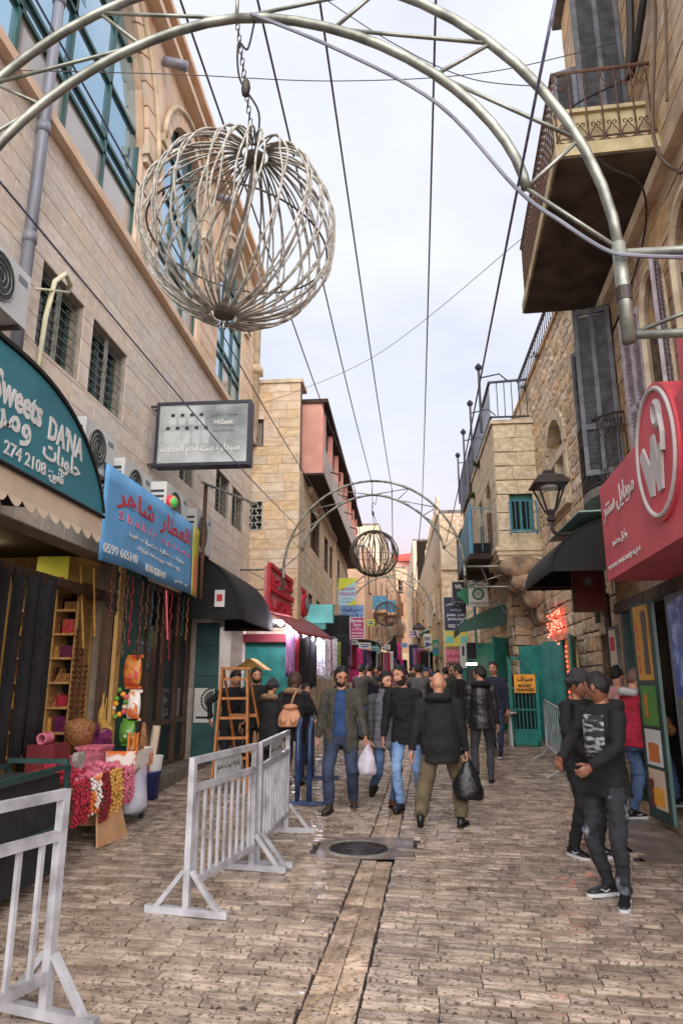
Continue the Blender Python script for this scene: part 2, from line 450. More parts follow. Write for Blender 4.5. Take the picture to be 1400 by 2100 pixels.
mat('blue_paint', srgb(76, 142, 172), srgb(54, 116, 150), rough=0.5, scale=5, bump=0.1)
mat('teal_paint', srgb(38, 134, 124), srgb(26, 104, 100), rough=0.45, scale=4, bump=0.15, bscale=30)
mat('pipe_grey', srgb(148, 152, 166), srgb(116, 118, 130), rough=0.4, scale=5, stretch=(1, 1, 0.3))
mat('pipe_green', srgb(96, 122, 104), srgb(76, 100, 86), rough=0.5, scale=6)
mat('galvanised', srgb(164, 166, 156), srgb(110, 112, 104), rough=0.42, metal=0.6, scale=7, stretch=(1, 1, 1), bump=0.05)
mat('red_tile', srgb(206, 92, 80), srgb(170, 66, 58), rough=0.8, scale=6)
mat('tank_grey', srgb(170, 178, 188), rough=0.5)
mat('dish_cream', srgb(226, 216, 196), rough=0.6)
mat('weeds', srgb(92, 98, 62), srgb(60, 66, 40), rough=0.9, scale=14)
mat('brown_wood', srgb(112, 78, 52), srgb(78, 52, 36), rough=0.65, scale=4, stretch=(6, 6, 0.6))

# ================================================================ the street surface
gb = MB()
NX, NY = 24, 90
gb.grid(lambda u, v: (lambda y: (-9 + 18 * u, y, gz(y) - 0.034))(-2 + 92 * v ** 1.5), NX, NY)
street = tag(gb.build('street', 'paving_joint', None, True), kind='structure')
gp = MB()
gp.box(-600, 600, -600, 900, -0.6, -0.3)
tag(gp.build('terrain', 'dry_concrete'), kind='structure')

def chamfer_block(name, rough=0, seed=0, nn=3):
    """Unit block, x,z in +-.5, front at y=1: chamfered face, hand-tooled when rough."""
    r_ = random.Random(seed); b = MB()
    if not rough:
        c = 0.035
        vs = []
        for k, y in ((0.5, 0.0), (0.5, 1 - 0.35), (0.5 - c, 1.0)):
            vs += [(-k, y, -k), (k, y, -k), (k, y, k), (-k, y, k)]
        fs = [(i, (i + 1) % 4, 4 + (i + 1) % 4, 4 + i) for i in range(4)] + [(4 + i, 4 + (i + 1) % 4, 8 + (i + 1) % 4, 8 + i) for i in range(4)] + [(8, 9, 10, 11)]
        b.add(vs, fs)
    else:
        n = nn; vs = []; idx = {}
        for j in range(n + 1):
            for i in range(n + 1):
                x, z = i / n - 0.5, j / n - 0.5
                edge = i in (0, n) or j in (0, n)
                y = (0.35 + r_.uniform(0, .25) if rough > .5 else 0.8 + r_.uniform(0, .12)) if edge else (0.75 + r_.uniform(-0.3, 0.3) * rough if rough > .5 else 1 + r_.uniform(-.06, .06))
                if edge: x *= 1 - r_.uniform(0, 0.1 if rough > .5 else .008); z *= 1 - r_.uniform(0, 0.12 if rough > .5 else .08)
                else: x += r_.uniform(-.07, .07); z += r_.uniform(-.07, .07)
                idx[i, j] = len(vs); vs.append((x, y, z))
        fs = [(idx[i, j], idx[i + 1, j], idx[i + 1, j + 1], idx[i, j + 1]) for i in range(n) for j in range(n)]
        ring = [(i, 0) for i in range(n)] + [(n, j) for j in range(n)] + [(n - i, n) for i in range(n)] + [(0, n - j) for j in range(n)]
        o = len(vs)
        for (i, j) in ring: x, y, z = vs[idx[i, j]]; vs.append((x, 0, z))
        m_ = len(ring)
        fs += [(o + k, o + (k + 1) % m_, idx[ring[(k + 1) % m_]], idx[ring[k]]) for k in range(m_)]
        b.add(vs, fs)
    me = bpy.data.meshes.new(name); me.from_pydata(b.v, [], b.f); me.update()
    return me
_unit = {}
def unit_blocks(kind, m):
    k = (kind, m)
    if k not in _unit:
        L = [chamfer_block('stone')] if kind == 'flat' else [chamfer_block('stone', 1.0 if kind == 'rough' else .35, 40 + i, 3 if kind == 'rough' else 2) for i in range(6)]
        for me in L: me.materials.append(MATS[m])
        _unit[k] = L
    return _unit[k]
def emit_pieces(pieces, m, kind, parent, name, limit, minpx=9, stuffname=None):
    """pieces: (centre, U, W, Zv, su, sn, sz). The largest in view become objects, the rest one joined mesh."""
    meshes = unit_blocks(kind, m)
    sized = []
    for pc in pieces:
        q = proj(pc[0])
        s_ = 0
        if q and -40 < q[0] < PW + 40 and -40 < q[1] < PH + 40: s_ = FPX * min(pc[4], 3 * pc[6]) / q[2]
        sized.append((s_, pc))
    sized.sort(key=lambda t: -t[0])
    single = [p for s_, p in sized[:limit] if s_ >= minpx]
    rest = [p for s_, p in sized[len(single):]]
    base = wloc(parent)
    for c, U_, W_, Z_, su, sn, sz in single:
        o = bpy.data.objects.new(name, rnd.choice(meshes)); col.objects.link(o); o.parent = parent
        mtx = Matrix(((U_.x * su, W_.x * sn, Z_.x * sz, c.x - base.x), (U_.y * su, W_.y * sn, Z_.y * sz, c.y - base.y),
                      (U_.z * su, W_.z * sn, Z_.z * sz, c.z - base.z), (0, 0, 0, 1)))
        o.matrix_local = mtx
    if rest:
        b = MB(); data = [([v.co.copy() for v in me.vertices], [tuple(p.vertices) for p in me.polygons]) for me in meshes]
        for c, U_, W_, Z_, su, sn, sz in rest:
            vs, fs = rnd.choice(data)
            b.add([c + U_ * (v.x * su) + W_ * (v.y * sn) + Z_ * (v.z * sz) for v in vs], fs)
        o = b.build(stuffname or name + '_field', m, parent); o['kind'] = 'stuff'
def subtract(a, b, cuts):
    segs = [(a, b)]
    for c, d in cuts:
        ns = []
        for x, y in segs:
            if d <= x or c >= y: ns.append((x, y)); continue
            if c > x: ns.append((x, c))
            if d < y: ns.append((d, y))
        segs = ns
    return [s_ for s_ in segs if s_[1] - s_[0] > 0.03]
def stone_wall(parent, O, U_, W_, u0, u1, z0, z1, course, lens, openings, m, joint, kind='flat', proud=0.02, gap=0.008,
               thick=0.3, limit=250, minpx=9, name='stone', back=True, wallname='wall'):
    """A wall of courses with its openings left open. O + U*u + Z*z, W outward."""
    O, U_, W_ = V(O), V(U_).normalized(), V(W_).normalized(); Z_ = V((0, 0, 1)); UX = W_.cross(Z_).normalized()
    crit = sorted({z0, z1} | {min(max(z, z0), z1) for o in openings for z in (o[2], o[3])})
    wb = MB(); pieces = []
    for a, b in zip(crit, crit[1:]):
        if b - a < 0.02: continue
        segs = subtract(u0, u1, [(o[0], o[1]) for o in openings if o[2] < b - 0.01 and o[3] > a + 0.01])
        for x, y in segs:
            P = [O + U_ * x + Z_ * a, O + U_ * y + Z_ * a, O + U_ * y + Z_ * b, O + U_ * x + Z_ * b]
            wb.prism(P, W_ * -thick)
        n = max(1, round((b - a) / course)); h = (b - a) / n
        for i in range(n):
            zc = a + h * (i + 0.5)
            for x, y in segs:
                u = x
                while u < y - 0.02:
                    L = rnd.uniform(*lens)
                    if y - (u + L) < lens[0] * 0.6: L = y - u
                    L = min(L, y - u)
                    hh = h - gap; jz = 0
                    if kind == 'rough': jz = rnd.uniform(-.012, .012)
                    pieces.append((O + U_ * (u + L / 2) + Z_ * (zc + jz), UX, W_, Z_, L - gap, proud * rnd.uniform(0.8, 1.15), hh))
                    u += L
    w = wb.build(wallname, joint, parent)
    emit_pieces(pieces, m, kind, w, name, limit, minpx)
    return w

# setts: courses run across the street either side of a two-stone drainage channel
CH0, CH1 = at(665, 2100, Z=0), at(771, 1770, Z=0)
CHD = (CH1 - CH0); CHD.z = 0; CHD.normalize()
CHN = V((CHD.y, -CHD.x, 0))
def ch_point(s): return V((CH0.x, CH0.y, 0)) + CHD * s
MANHOLE = ground_at(735, 1740)
patches = [(-0.92, 0.05, 7.22, 8.1), (2.25, 3.3, 7.3, 9.3)]
def in_patch(x, y): return any(a < x < b and c < y < d for a, b, c, d in patches)
pav = []; chan = []
s = -1.5
while s < 27:
    d = rnd.uniform(0.102, 0.126)
    for side in (-1, 1):
        wob = rnd.uniform(-0.012, 0.012)
        q = 0.15 if side > 0 else 0.15
        q += rnd.uniform(0, 0.02)
        lim = 4.6
        while q < lim:
            L = rnd.uniform(0.19, 0.43)
            c = ch_point(s + d / 2 + wob) + CHN * (side * (q + L / 2))
            if -4.0 < c.x < 3.75 and not in_patch(c.x, c.y):
                z = gz(c.y)
                tilt = V((rnd.uniform(-.012, .012), rnd.uniform(-.02, .02), 1)).normalized()
                U_ = (CHN - tilt * CHN.dot(tilt)).normalized(); Zv = tilt.cross(U_)
                pav.append((V((c.x, c.y, z - 0.04)), U_, tilt, -Zv, L - 0.006, 0.04 + rnd.uniform(0.0, 0.008), d - 0.030))
            q += L
    s += d
s = -1.5
for side in (-1, 1):
    s = -1.5 + 0.1 * side
    while s < 27:
        L = rnd.uniform(0.15, 0.30)
        c = ch_point(s + L / 2) + CHN * (side * 0.074)
        if not in_patch(c.x, c.y):
            U_ = CHN; Zv = V((CHD.x, CHD.y, (gz(c.y + .1) - gz(c.y - .1)) / .2)).normalized(); tilt = U_.cross(Zv)
            chan.append((V((c.x, c.y, gz(c.y) - 0.04)), U_, tilt, Zv, 0.142 + rnd.uniform(-.003, .003), 0.036 + rnd.uniform(0, 0.006), L - 0.030))
        s += L
emit_pieces(pav, 'paving_stone', 'tooled', street, 'paving_stone', 300, 12, 'paving_field')
emit_pieces(chan, 'channel_stone', 'tooled', street, 'channel_stone', 60, 10, 'channel_field')
for i, (a, b, c, d) in enumerate(patches):
    pb = MB(); pb.grid(lambda u, v: (a + (b - a) * u, c + (d - c) * v, gz(c + (d - c) * v) - 0.003 + 0.003 * mnoise.noise(V((u * 3, v * 3, i)))), 10, 10)
    pb.build('concrete_patch', 'wet_concrete', street, True)
mh = thing('manhole_cover', 'round ribbed metal manhole cover set in the wet dark patch', 'manhole', (MANHOLE.x, MANHOLE.y, gz(MANHOLE.y)))
def _mh(b):
    b.lathe([(0.30, -0.01), (0.30, 0.006), (0.28, 0.008), (0.275, 0.002), (0.265, 0.002), (0.26, 0.009), (0.22, 0.009), (0.215, 0.003), (0.15, 0.003), (0.145, 0.009), (0.07, 0.009), (0.065, 0.004), (0.001, 0.004)], (MANHOLE.x, MANHOLE.y, gz(MANHOLE.y)), 40)
mat('cast_iron', srgb(66, 62, 62), srgb(40, 38, 38), rough=0.22, rough2=0.5, metal=0.6, scale=12, bump=0.3)
part('lid', 'cast_iron', mh, _mh)
part('frame_ring', 'dry_concrete', mh, lambda b: b.tube([(MANHOLE.x + 0.33 * math.cos(t * math.pi / 20), MANHOLE.y + 0.33 * math.sin(t * math.pi / 20), gz(MANHOLE.y) - 0.018) for t in range(40)], 0.03, 6, closed=True))

# ================================================================ windows, railings and other shared pieces
def barred_window(parent, O, U_, W_, u0, u1, z0, z1, depth=0.22, grille='bars', frame='green_frame', gm='grille_grey', pane='window_dark', inset=0.06, nrow=9):
    O, U_, W_ = V(O), V(U_), V(W_); Z_ = V((0, 0, 1))
    P = lambda u, z, n: O + U_ * u + Z_ * z + W_ * n
    b = MB(); f = 0.05
    for (a, c, d, e) in ((u0, u1, z0, z0 + f), (u0, u1, z1 - f, z1), (u0, u0 + f, z0 + f, z1 - f), (u1 - f, u1, z0 + f, z1 - f), ((u0 + u1) / 2 - f / 2, (u0 + u1) / 2 + f / 2, z0 + f, z1 - f)):
        b.prism([P(a, d, -depth), P(c, d, -depth), P(c, e, -depth), P(a, e, -depth)], W_ * 0.05)
    w = b.build('window', frame, parent)
    b = MB(); b.prism([P(u0, z0, -depth - .02), P(u1, z0, -depth - .02), P(u1, z1, -depth - .02), P(u0, z1, -depth - .02)], W_ * 0.03)
    b.build('pane', pane, w)
    b = MB(); r_ = 0.008
    if grille == 'bars':
        for i in range(nrow + 1):
            z = z0 + 0.03 + (z1 - z0 - 0.06) * i / nrow
            for a, c in ((u0 + .02, (u0 + u1) / 2 - .03), ((u0 + u1) / 2 + .03, u1 - .02)):
                b.tube([P(a, z, -inset), P(c, z, -inset)], r_, 5)
                m_ = (a + c) / 2
                if i < nrow:
                    b.tube([P(m_ - .05, z + .05, -inset), P(m_, z + .065, -inset - .01), P(m_ + .05, z + .05, -inset)], r_ * .8, 4)
        for u in (u0 + .02, (u0 + u1) / 2 - .03, (u0 + u1) / 2 + .03, u1 - .02):
            b.beam(P(u, z0, -inset), P(u, z1, -inset), 0.022, 0.022, up=W_)
    elif grille == 'lattice':
        nx, nz = 4, 8; du = (u1 - u0) / nx; dz = (z1 - z0) / nz
        for i in range(nx + 1):
            pts = []
            for k in range(nz * 4 + 1):
                t = k / 4; off = 0.22 * du * math.sin(t * math.pi) * (1 if i % 2 else -1)
                pts.append(P(min(max(u0 + du * i + off, u0), u1), z0 + dz * t, -inset))
            b.tube(pts, 0.012, 4)
        for k in range(nz + 1):
            if k % 2 == 0: b.tube([P(u0, z0 + dz * k, -inset), P(u1, z0 + dz * k, -inset)], 0.009, 4)
    if grille: b.build('grille', gm, w)
    return w
def glass_bay(parent, O, U_, W_, u0, u1, z0, z1, nu, nz, depth=0.12, top=None, open_at=(), zs=None):
    """Curtain wall: green mullions, every pane its own piece; top(u) gives an arched head."""
    O, U_, W_ = V(O), V(U_), V(W_); Z_ = V((0, 0, 1))
    P = lambda u, z, n: O + U_ * u + Z_ * z + W_ * n
    top = top or (lambda u: z1)
    zs = zs or [z0 + (z1 - z0) * k / nz for k in range(nz + 1)]; us = [u0 + (u1 - u0) * i / nu for i in range(nu + 1)]
    fb = MB()
    for i, u in enumerate(us):
        zt = top(u)
        if zt > z0 + .1: fb.beam(P(u, z0, -depth), P(u, zt, -depth), 0.06, 0.09, up=W_)
    for z in zs:
        ok = [u0 + (u1 - u0) * i / 40 for i in range(41) if top(u0 + (u1 - u0) * i / 40) >= z - 0.001]
        if len(ok) > 1: fb.beam(P(ok[0], z, -depth), P(ok[-1], z, -depth), 0.06, 0.09, up=W_)
    frame = fb.build('window', 'green_frame', parent)
    for i in range(nu):
        for k in range(len(zs) - 1):
            a, c = us[i] + .03, us[i + 1] - .03; d, e = zs[k] + .03, zs[k + 1] - .03
            pts = [P(a, d, 0), P(c, d, 0)]
            n = 5; head = [(c - (c - a) * j / n) for j in range(n + 1)]
            hz = [min(e, top(u)) for u in head]
            if max(hz) < d + 0.05: continue
            hz = [max(h, d + 0.01) for h in hz]
            if min(hz) >= e - 1e-4: pts += [P(c, e, 0), P(a, e, 0)]
            else: pts += [P(u, h, 0) for u, h in zip(head, hz)]
            tilt = 0.0
            if (i, k) in open_at: tilt = 0.18
            off = W_ * (-depth - 0.01)
            pts = [p + off + W_ * (tilt * (1 - ((p - O).dot(Z_) - d) / (e - d))) for p in pts]
            pb = MB(); pb.prism(pts, W_ * 0.012)
            mm = 'grey_glass' if (k == 0 and i % 2 == 1) or rnd.random() < 0.08 else 'blue_glass'
            pb.build('pane', mm, frame)
    bb = MB(); n = 12
    bb.prism([P(u0, z0, -depth - .25), P(u1, z0, -depth - .25)] + [P(u1 - (u1 - u0) * j / n, top(u1 - (u1 - u0) * j / n), -depth - .25) for j in range(n + 1)], W_ * -0.05)
    bb.build('backing', 'window_dark', frame)
    return frame

# ================================================================ the stone-clad building along the near side (street front x = -4)
LX, L0, L1 = -4.0, 1.6, 17.3
LB = thing('commercial_building', 'beige stone-clad building with green-framed glass arches above the shop awnings', 'building', (LX, L0, 0))
WX = V((1, 0, 0)); UY = V((0, 1, 0)); LO = V((LX, 0, 0))
wins = [(6.55, 7.56, 5.3, 6.34), (7.84, 8.95, 5.3, 6.34), (11.55, 12.5, 5.25, 6.2), (13.95, 15.1, 5.25, 6.2), (15.4, 16.55, 5.25, 6.2)]
SHOP = (4.3, 9.3, 0.2, 3.3); SHOP2 = (9.75, 12.7, 0.2, 3.2); SHOP3 = (14.2, 17.0, 0.25, 3.1)
stone_wall(LB, LO, UY, WX, L0, L1, 0, 7.9, 0.265, (0.42, 0.68), wins + [SHOP, SHOP2, SHOP3], 'clad_stone', 'clad_joint', proud=0.012, gap=0.005, thick=0.3, limit=280)
for w_ in wins:
    lattice = w_[0] > 13
    barred_window(LB, LO, UY, WX, *w_, grille='bars', frame='green_frame', pane='window_dark', nrow=8)
# ledge below the glass and the glazed upper storeys with their piers
part('ledge', 'orange_stone', LB, lambda b: b.box(LX - 0.1, LX + 0.13, L0, L1, 7.9, 8.03))
bays = [(2.4, 8.95, 10.0, 12.45), (9.85, 12.15, 10.75, 11.9), (13.55, 15.95, 10.75, 11.95)]
def arch_top(a, b, spring, crown):
    def f(u):
        t = (u - a) / (b - a) * 2 - 1
        return spring + (crown - spring) * math.sqrt(max(0.0, 1 - t * t))
    return f
UPZ = 12.55
edges = [L0] + [e for a, b, _, _ in bays for e in (a, b)] + [L1]
def upper_wall(b):
    for k in range(1, len(edges) - 1, 2):
        nxt = edges[k + 2] if k + 2 < len(edges) else L1
        b.box(LX - .3, LX - 0.003, edges[k + 1], nxt, 8.03, UPZ)
    for a, c, sp, cr_ in bays:
        f = arch_top(a, c, sp, cr_); n = 28
        for i in range(n):
            u, v = a + (c - a) * i / n, a + (c - a) * (i + 1) / n
            if min(f(u), f(v)) > UPZ - .01: continue
            b.prism([(LX - .003, u, min(f(u), UPZ)), (LX - .003, v, min(f(v), UPZ)), (LX - .003, v, UPZ), (LX - .003, u, UPZ)], (-0.297, 0, 0))
uw = part('upper_wall', 'orange_stone', LB, upper_wall); part('near_pier', 'orange_stone', LB, lambda b: b.box(LX - .3, LX - 0.003, edges[0], edges[1], 8.03, UPZ))
# pier stones and arch stones stand proud
pst = []
for k, (ya, yb) in enumerate([(8.95, 9.85), (12.15, 13.55), (15.95, L1)]):
    z = 8.05; row = 0
    while z < 10.6:
        h = 0.33; n = 2 if yb - ya < 1 else 3
        for i in range(n):
            a = ya + 0.1 + (yb - ya - 0.2) * i / n; L = (yb - ya - .2) / n
            pst.append((V((LX, a + L / 2, z + h / 2)), WX.cross(V((0, 0, 1))), WX, V((0, 0, 1)), L - .008, 0.02, h - .008))
        z += h; row += 1
emit_pieces(pst, 'orange_stone', 'flat', uw, 'stone', 100, 8)
for a, c, sp, cr_ in bays:
    f = arch_top(a, c, sp, cr_); n = 22 if c - a > 4 else 13; g = MB()
    th = 0.34 if c - a > 4 else 0.24
    for i in range(n):
        t0, t1 = math.pi * (i + .04) / n, math.pi * (i + .96) / n
        mid, hw = (a + c) / 2, (c - a) / 2
        def pt(t, e): return V((LX + 0.003, mid - math.cos(t) * (hw + e), sp + math.sin(t) * (cr_ - sp + e)))
        q = [pt(t0, 0), pt(t1, 0), pt(t1, th), pt(t0, th)]
        if min(p.z for p in q) > UPZ + .4: continue
        vb = MB(); vb.prism(q, (0.07, 0, 0)); vb.build('arch_stone', 'orange_stone', uw)
    # outer moulding
    mpts = [(LX + 0.09, (a + c) / 2 - math.cos(math.pi * k / 24) * ((c - a) / 2 + th + .06), min(sp + math.sin(math.pi * k / 24) * (cr_ - sp + th + .06), UPZ - .02)) for k in range(25)]
    part('arch_moulding', 'pale_stone', uw, lambda b: b.tube(mpts, 0.05, 6), True)
    for e in (a - 0.17, c + 0.17):
        part('capital', 'pale_stone', uw, lambda b: (b.box(LX + .002, LX + .12, e - .22, e + .22, sp - .14, sp + .02), b.box(LX + .004, LX + .08, e - .17, e + .17, sp - .26, sp - .14)))
    nb = 6 if c - a > 4 else 3
    glass_bay(LB, LO, UY, WX, a, c, 8.04, min(cr_, UPZ), nb, 4, top=lambda u, f=f: min(f(u), UPZ - .02), zs=[8.04, 8.95, 9.2, 10.15, 11.2, 12.4] if c - a > 4 else [8.04, 8.95, 9.2, 10.15, 11.1, 12.0], open_at={(3, 3)} if c - a > 4 else set())
part('cornice', 'orange_stone', LB, lambda b: (b.box(LX - .3, LX + .22, L0, L1 + .2, UPZ, UPZ + .14), b.box(LX - .3, LX + .14, L0, L1 + .12, UPZ + .14, UPZ + .42), b.box(LX - .3, LX + .26, L0, L1 + .24, UPZ + .42, UPZ + .55)))
part('end_wall', 'clad_stone', LB, lambda b: (b.box(LX - 5, LX - .3, L1 - .3, L1, 0, UPZ), b.box(LX - 5.2, LX - .3, L0, L1, UPZ - .3, UPZ - .003)))
part('corner_column', 'pale_stone', LB, lambda b: (b.lathe([(.13, 8.04), (.13, 11.7), (.19, 11.75), (.19, 12.0)], (LX + .05, L1 - .12, 0), 14), b.box(LX - .1, LX + .24, L1 - .3, L1 + .06, 9.9, 10.12)), True)
for yy in (9.4, 12.85):
    part('spout', 'pipe_grey', LB, lambda b: b.tube([(LX + .05, yy, 12.2), (LX + .45, yy, 12.05)], 0.09, 10), True)
dp = MB(); dp.tube([(LX + .12, 6.05, 12.5), (LX + .12, 6.05, 3.6)], 0.062, 12)
for z in (4.6, 6.2, 7.6, 9.4): dp.tube([(LX + .12, 6.05, z), (LX + .12, 6.05, z + .12)], 0.074, 12)
dp.build('downpipe', 'pipe_grey', LB, True)
# vent hose from the first barred window
mat('hose_cream', srgb(226, 222, 190), rough=0.6)
part('vent_hose', 'hose_cream', LB, lambda b: (b.tube([(LX + .1, 6.5, 4.4), (LX + .1, 6.55, 5.6), (LX + .12, 6.62, 6.1), (LX + .14, 6.8, 6.32), (LX + .1, 7.0, 6.3), (LX + .02, 7.06, 6.22)], 0.03, 7), b.tube([(LX + .1, 7.0, 6.2), (LX + .15, 6.2, 5.75)], 0.014, 6)), True)

# ================================================================ second house: cream stone, pink jettied bay, dark soffit
B2X, B2Y = -2.7, 17.4
B2 = thing('corner_house', 'cream stone house with pink overhanging bay and dark eaves past the glass building', 'building', (B2X, B2Y, 0))
wf = [(at(516, 860, Y=B2Y).x - .2, at(541, 860, Y=B2Y).x, 7.87, 8.66), (at(513, 1030, Y=B2Y).x - .25, at(538, 1060, Y=B2Y).x, 5.55, 6.32)]
stone_wall(B2, (0, B2Y, 0), (1, 0, 0), (0, -1, 0), -5.2, B2X, 0, 9.72, 0.27, (0.4, 0.66), wf, 'cream_stone', 'rough_joint', proud=0.015, gap=0.006, limit=160, minpx=10)
barred_window(B2, (0, B2Y, 0), V((1, 0, 0)), V((0, -1, 0)), *wf[0], grille=None, frame='brown_wood', pane='grey_glass', depth=.12)
barred_window(B2, (0, B2Y, 0), V((1, 0, 0)), V((0, -1, 0)), *wf[1], grille='lattice', gm='white_grille', depth=.12, inset=-.02)
sw = [(19.6, 21.8, 5.5, 6.7), (23.2, 24.4, 5.4, 6.6), (24.9, 25.9, 5.4, 6.6), (28, 29, 5.6, 6.6)] + [(19.3 + 1.9 * k, 20.2 + 1.9 * k, 3.35, 4.1) for k in range(4)]
stone_wall(B2, (B2X, 0, 0), (0, 1, 0), (1, 0, 0), B2Y, 33, 0, 7.2, 0.27, (0.4, 0.66), sw, 'cream_stone', 'rough_joint', proud=0.015, gap=0.006, limit=120, minpx=10)
for w_ in sw: barred_window(B2, (B2X, 0, 0), V((0, 1, 0)), V((1, 0, 0)), *w_, grille='bars' if w_[2] < 5 else None, frame='brown_wood', nrow=4, depth=.15)
part('parapet', 'pale_stone', B2, lambda b: b.box(-5.2, B2X + .06, B2Y - .06, 18.2, 9.72, 9.82))
part('cornice', 'orange_stone', B2, lambda b: (b.box(B2X + .002, B2X + .14, 19.0, 26.5, 7.0, 7.16), b.box(B2X + .002, B2X + .1, 26.2, 26.5, 4.5, 7.0)))
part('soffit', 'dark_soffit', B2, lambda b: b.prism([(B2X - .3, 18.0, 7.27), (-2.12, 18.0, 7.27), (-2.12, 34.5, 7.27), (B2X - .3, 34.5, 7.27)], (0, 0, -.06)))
bay = part('bay', ['pink_plaster', 'grey_plaster'], B2, lambda b: (b.box(B2X - 2.5, -2.16, 18.15, 18.35, 7.275, 9.45, 0), b.box(B2X - .25, -2.15, 18.35, 34.3, 7.276, 8.2, 1), b.box(B2X - .25, -2.3, 18.36, 34.3, 8.2, 9.3, 0), b.box(B2X - 2.5, B2X, 18.36, 34.3, 9.3, 9.4, 0)))
for k in range(8):
    y = 18.9 + k * 1.95
    part('pilaster', 'pink_plaster', bay, lambda b: b.box(-2.3, -2.17, y - .22, y + .05, 8.2, 9.3))
    wv = part('window', 'iron_navy', bay, lambda b: (b.box(-2.3, -2.26, y + .35, y + 1.35, 8.25, 8.31), b.box(-2.3, -2.26, y + .35, y + 1.35, 9.1, 9.16), b.box(-2.3, -2.26, y + .35, y + .41, 8.31, 9.1), b.box(-2.3, -2.26, y + 1.29, y + 1.35, 8.31, 9.1), b.box(-2.3, -2.26, y + .82, y + .88, 8.31, 9.1)))
    part('pane', 'window_dark', wv, lambda b: b.box(-2.299, -2.285, y + .4, y + 1.3, 8.3, 9.12))
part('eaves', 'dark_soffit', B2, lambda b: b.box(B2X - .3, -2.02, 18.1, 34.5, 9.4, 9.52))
part('pipe_bracket', 'iron_rust', B2, lambda b: [b.tube([(-2.15, 20 + 2.6 * k, 7.9), (-1.85, 20 + 2.6 * k, 7.8), (-1.85, 20 + 2.6 * k, 7.6)], 0.03, 5) for k in range(4)])
part('gable_wall', 'grey_plaster', B2, lambda b: b.box(-8, B2X - .31, 33.5, 34, 0, 9.4))
# ================================================================ right-hand row: near house with the iron balcony
RU = V((RA, 1, 0)).normalized(); RW_ = V((-1, RA, 0)).normalized(); RO = V((2.55, 0, 0))
def rp(u, z, n=0.0): return RO + RU * u + V((0, 0, z)) + RW_ * n
R1 = thing('balcony_house', 'weathered stone house with deep iron balcony and louvred shutters above the red sign', 'building', tuple(rp(3, 0)))
r1o = [(7.35, 8.55, 7.45, 10.6), (9.1, 10.2, 4.25, 7.0), (6.95, 7.75, 4.3, 6.3), (5.6, 6.6, 4.3, 6.4), (4.6, 10.0, 0.15, 2.75)]
stone_wall(R1, RO, RU, RW_, 2.2, 10.35, 0, 13.4, 0.31, (0.5, 0.9), r1o, 'warm_stone', 'rough_joint', kind='tooled', proud=0.022, gap=0.006, thick=0.35, limit=150)
part('return_wall', 'warm_stone', R1, lambda b: b.prism([rp(10.35, 0), rp(10.35, 0, -4), rp(10.35, 13.4, -4), rp(10.35, 13.4)], RU * -0.3))
part('roof_slab', 'dry_concrete', R1, lambda b: b.prism([rp(2.2, 13.4, .15), rp(10.5, 13.4, .15), rp(10.5, 13.4, -4), rp(2.2, 13.4, -4)], (0, 0, .2)))
for a, c, d, e in r1o[:4]:
    part('reveal', 'window_dark', R1, lambda b: b.prism([rp(a, d, -.3), rp(c, d, -.3), rp(c, e, -.3), rp(a, e, -.3)], RW_ * .02))
def string_course(b):
    b.prism([rp(2.2, 6.98, .0), rp(2.2, 6.98, .14), rp(2.2, 7.06, .16), rp(2.2, 7.16, .06), rp(2.2, 7.16, 0)], RU * 4.3)
    b.prism([rp(9.95, 6.98, .0), rp(9.95, 6.98, .1), rp(9.95, 7.1, .1), rp(9.95, 7.1, 0)], RU * .35)
part('string_course', 'pale_stone', R1, lambda b: b.prism([rp(2.2, 6.9, .0), rp(2.2, 6.9, .14), rp(2.2, 7.0, .17), rp(2.2, 7.08, .06), rp(2.2, 7.08, 0)], RU * 8.15))
# arched heads of the two middle windows
for a, c, zs_, zt in ((6.95, 7.75, 5.75, 6.3), (5.6, 6.6, 5.8, 6.4)):
    f = arch_top(a, c, zs_, zt)
    def head(b):
        for i in range(14):
            u, v = a + (c - a) * i / 14, a + (c - a) * (i + 1) / 14
            b.prism([rp(u, f(u), .0), rp(v, f(v), .0), rp(v, zt + .01, .0), rp(u, zt + .01, .0)], RW_ * -.3)
    part('arch_head', 'warm_stone', R1, head)
    part('arch_moulding', 'pale_stone', R1, lambda b: b.tube([rp(a, 4.3, .03)] + [rp(a + (c - a) * (1 - math.cos(math.pi * k / 16)) / 2, f(a + (c - a) * (1 - math.cos(math.pi * k / 16)) / 2), .03) for k in range(17)] + [rp(c, 4.3, .03)], 0.055, 6))
def shutter(parent, hinge, dirv, w, z0, z1, m, n=24, name='shutter'):
    """Louvred leaf hanging from a hinge point, opening along dirv."""
    dv = V(dirv).normalized(); nv = dv.cross(V((0, 0, 1))).normalized(); h = V(hinge)
    P = lambda a, z, t=0: V((h.x, h.y, 0)) + dv * a + V((0, 0, z)) + nv * t
    b = MB()
    for a in (0.03, w / 2, w - 0.03): b.beam(P(a, z0), P(a, z1), .06, .04, up=nv)
    for z in (z0 + .04, z0 + (z1 - z0) * .28, z1 - .04): b.beam(P(.06, z), P(w - .06, z), .04, .08, up=V((0, 0, 1)))
    s_ = b.build(name, m, parent)
    b = MB()
    for i in range(n):
        z = z0 + .1 + (z1 - z0 - .2) * (i + .5) / n
        for a, c in ((.06, w / 2 - .03), (w / 2 + .03, w - .06)):
            b.prism([P(a, z - .03, .02), P(c, z - .03, .02), P(c, z + .02, -.02), P(a, z + .02, -.02)], nv * .006)
    o = b.build('louvres', m, s_); o['kind'] = 'stuff'
    return s_
shutter(R1, rp(7.35, 0, .03), (RU * -.15 + RW_), .6, 7.5, 10.6, 'shutter_grey', 40)
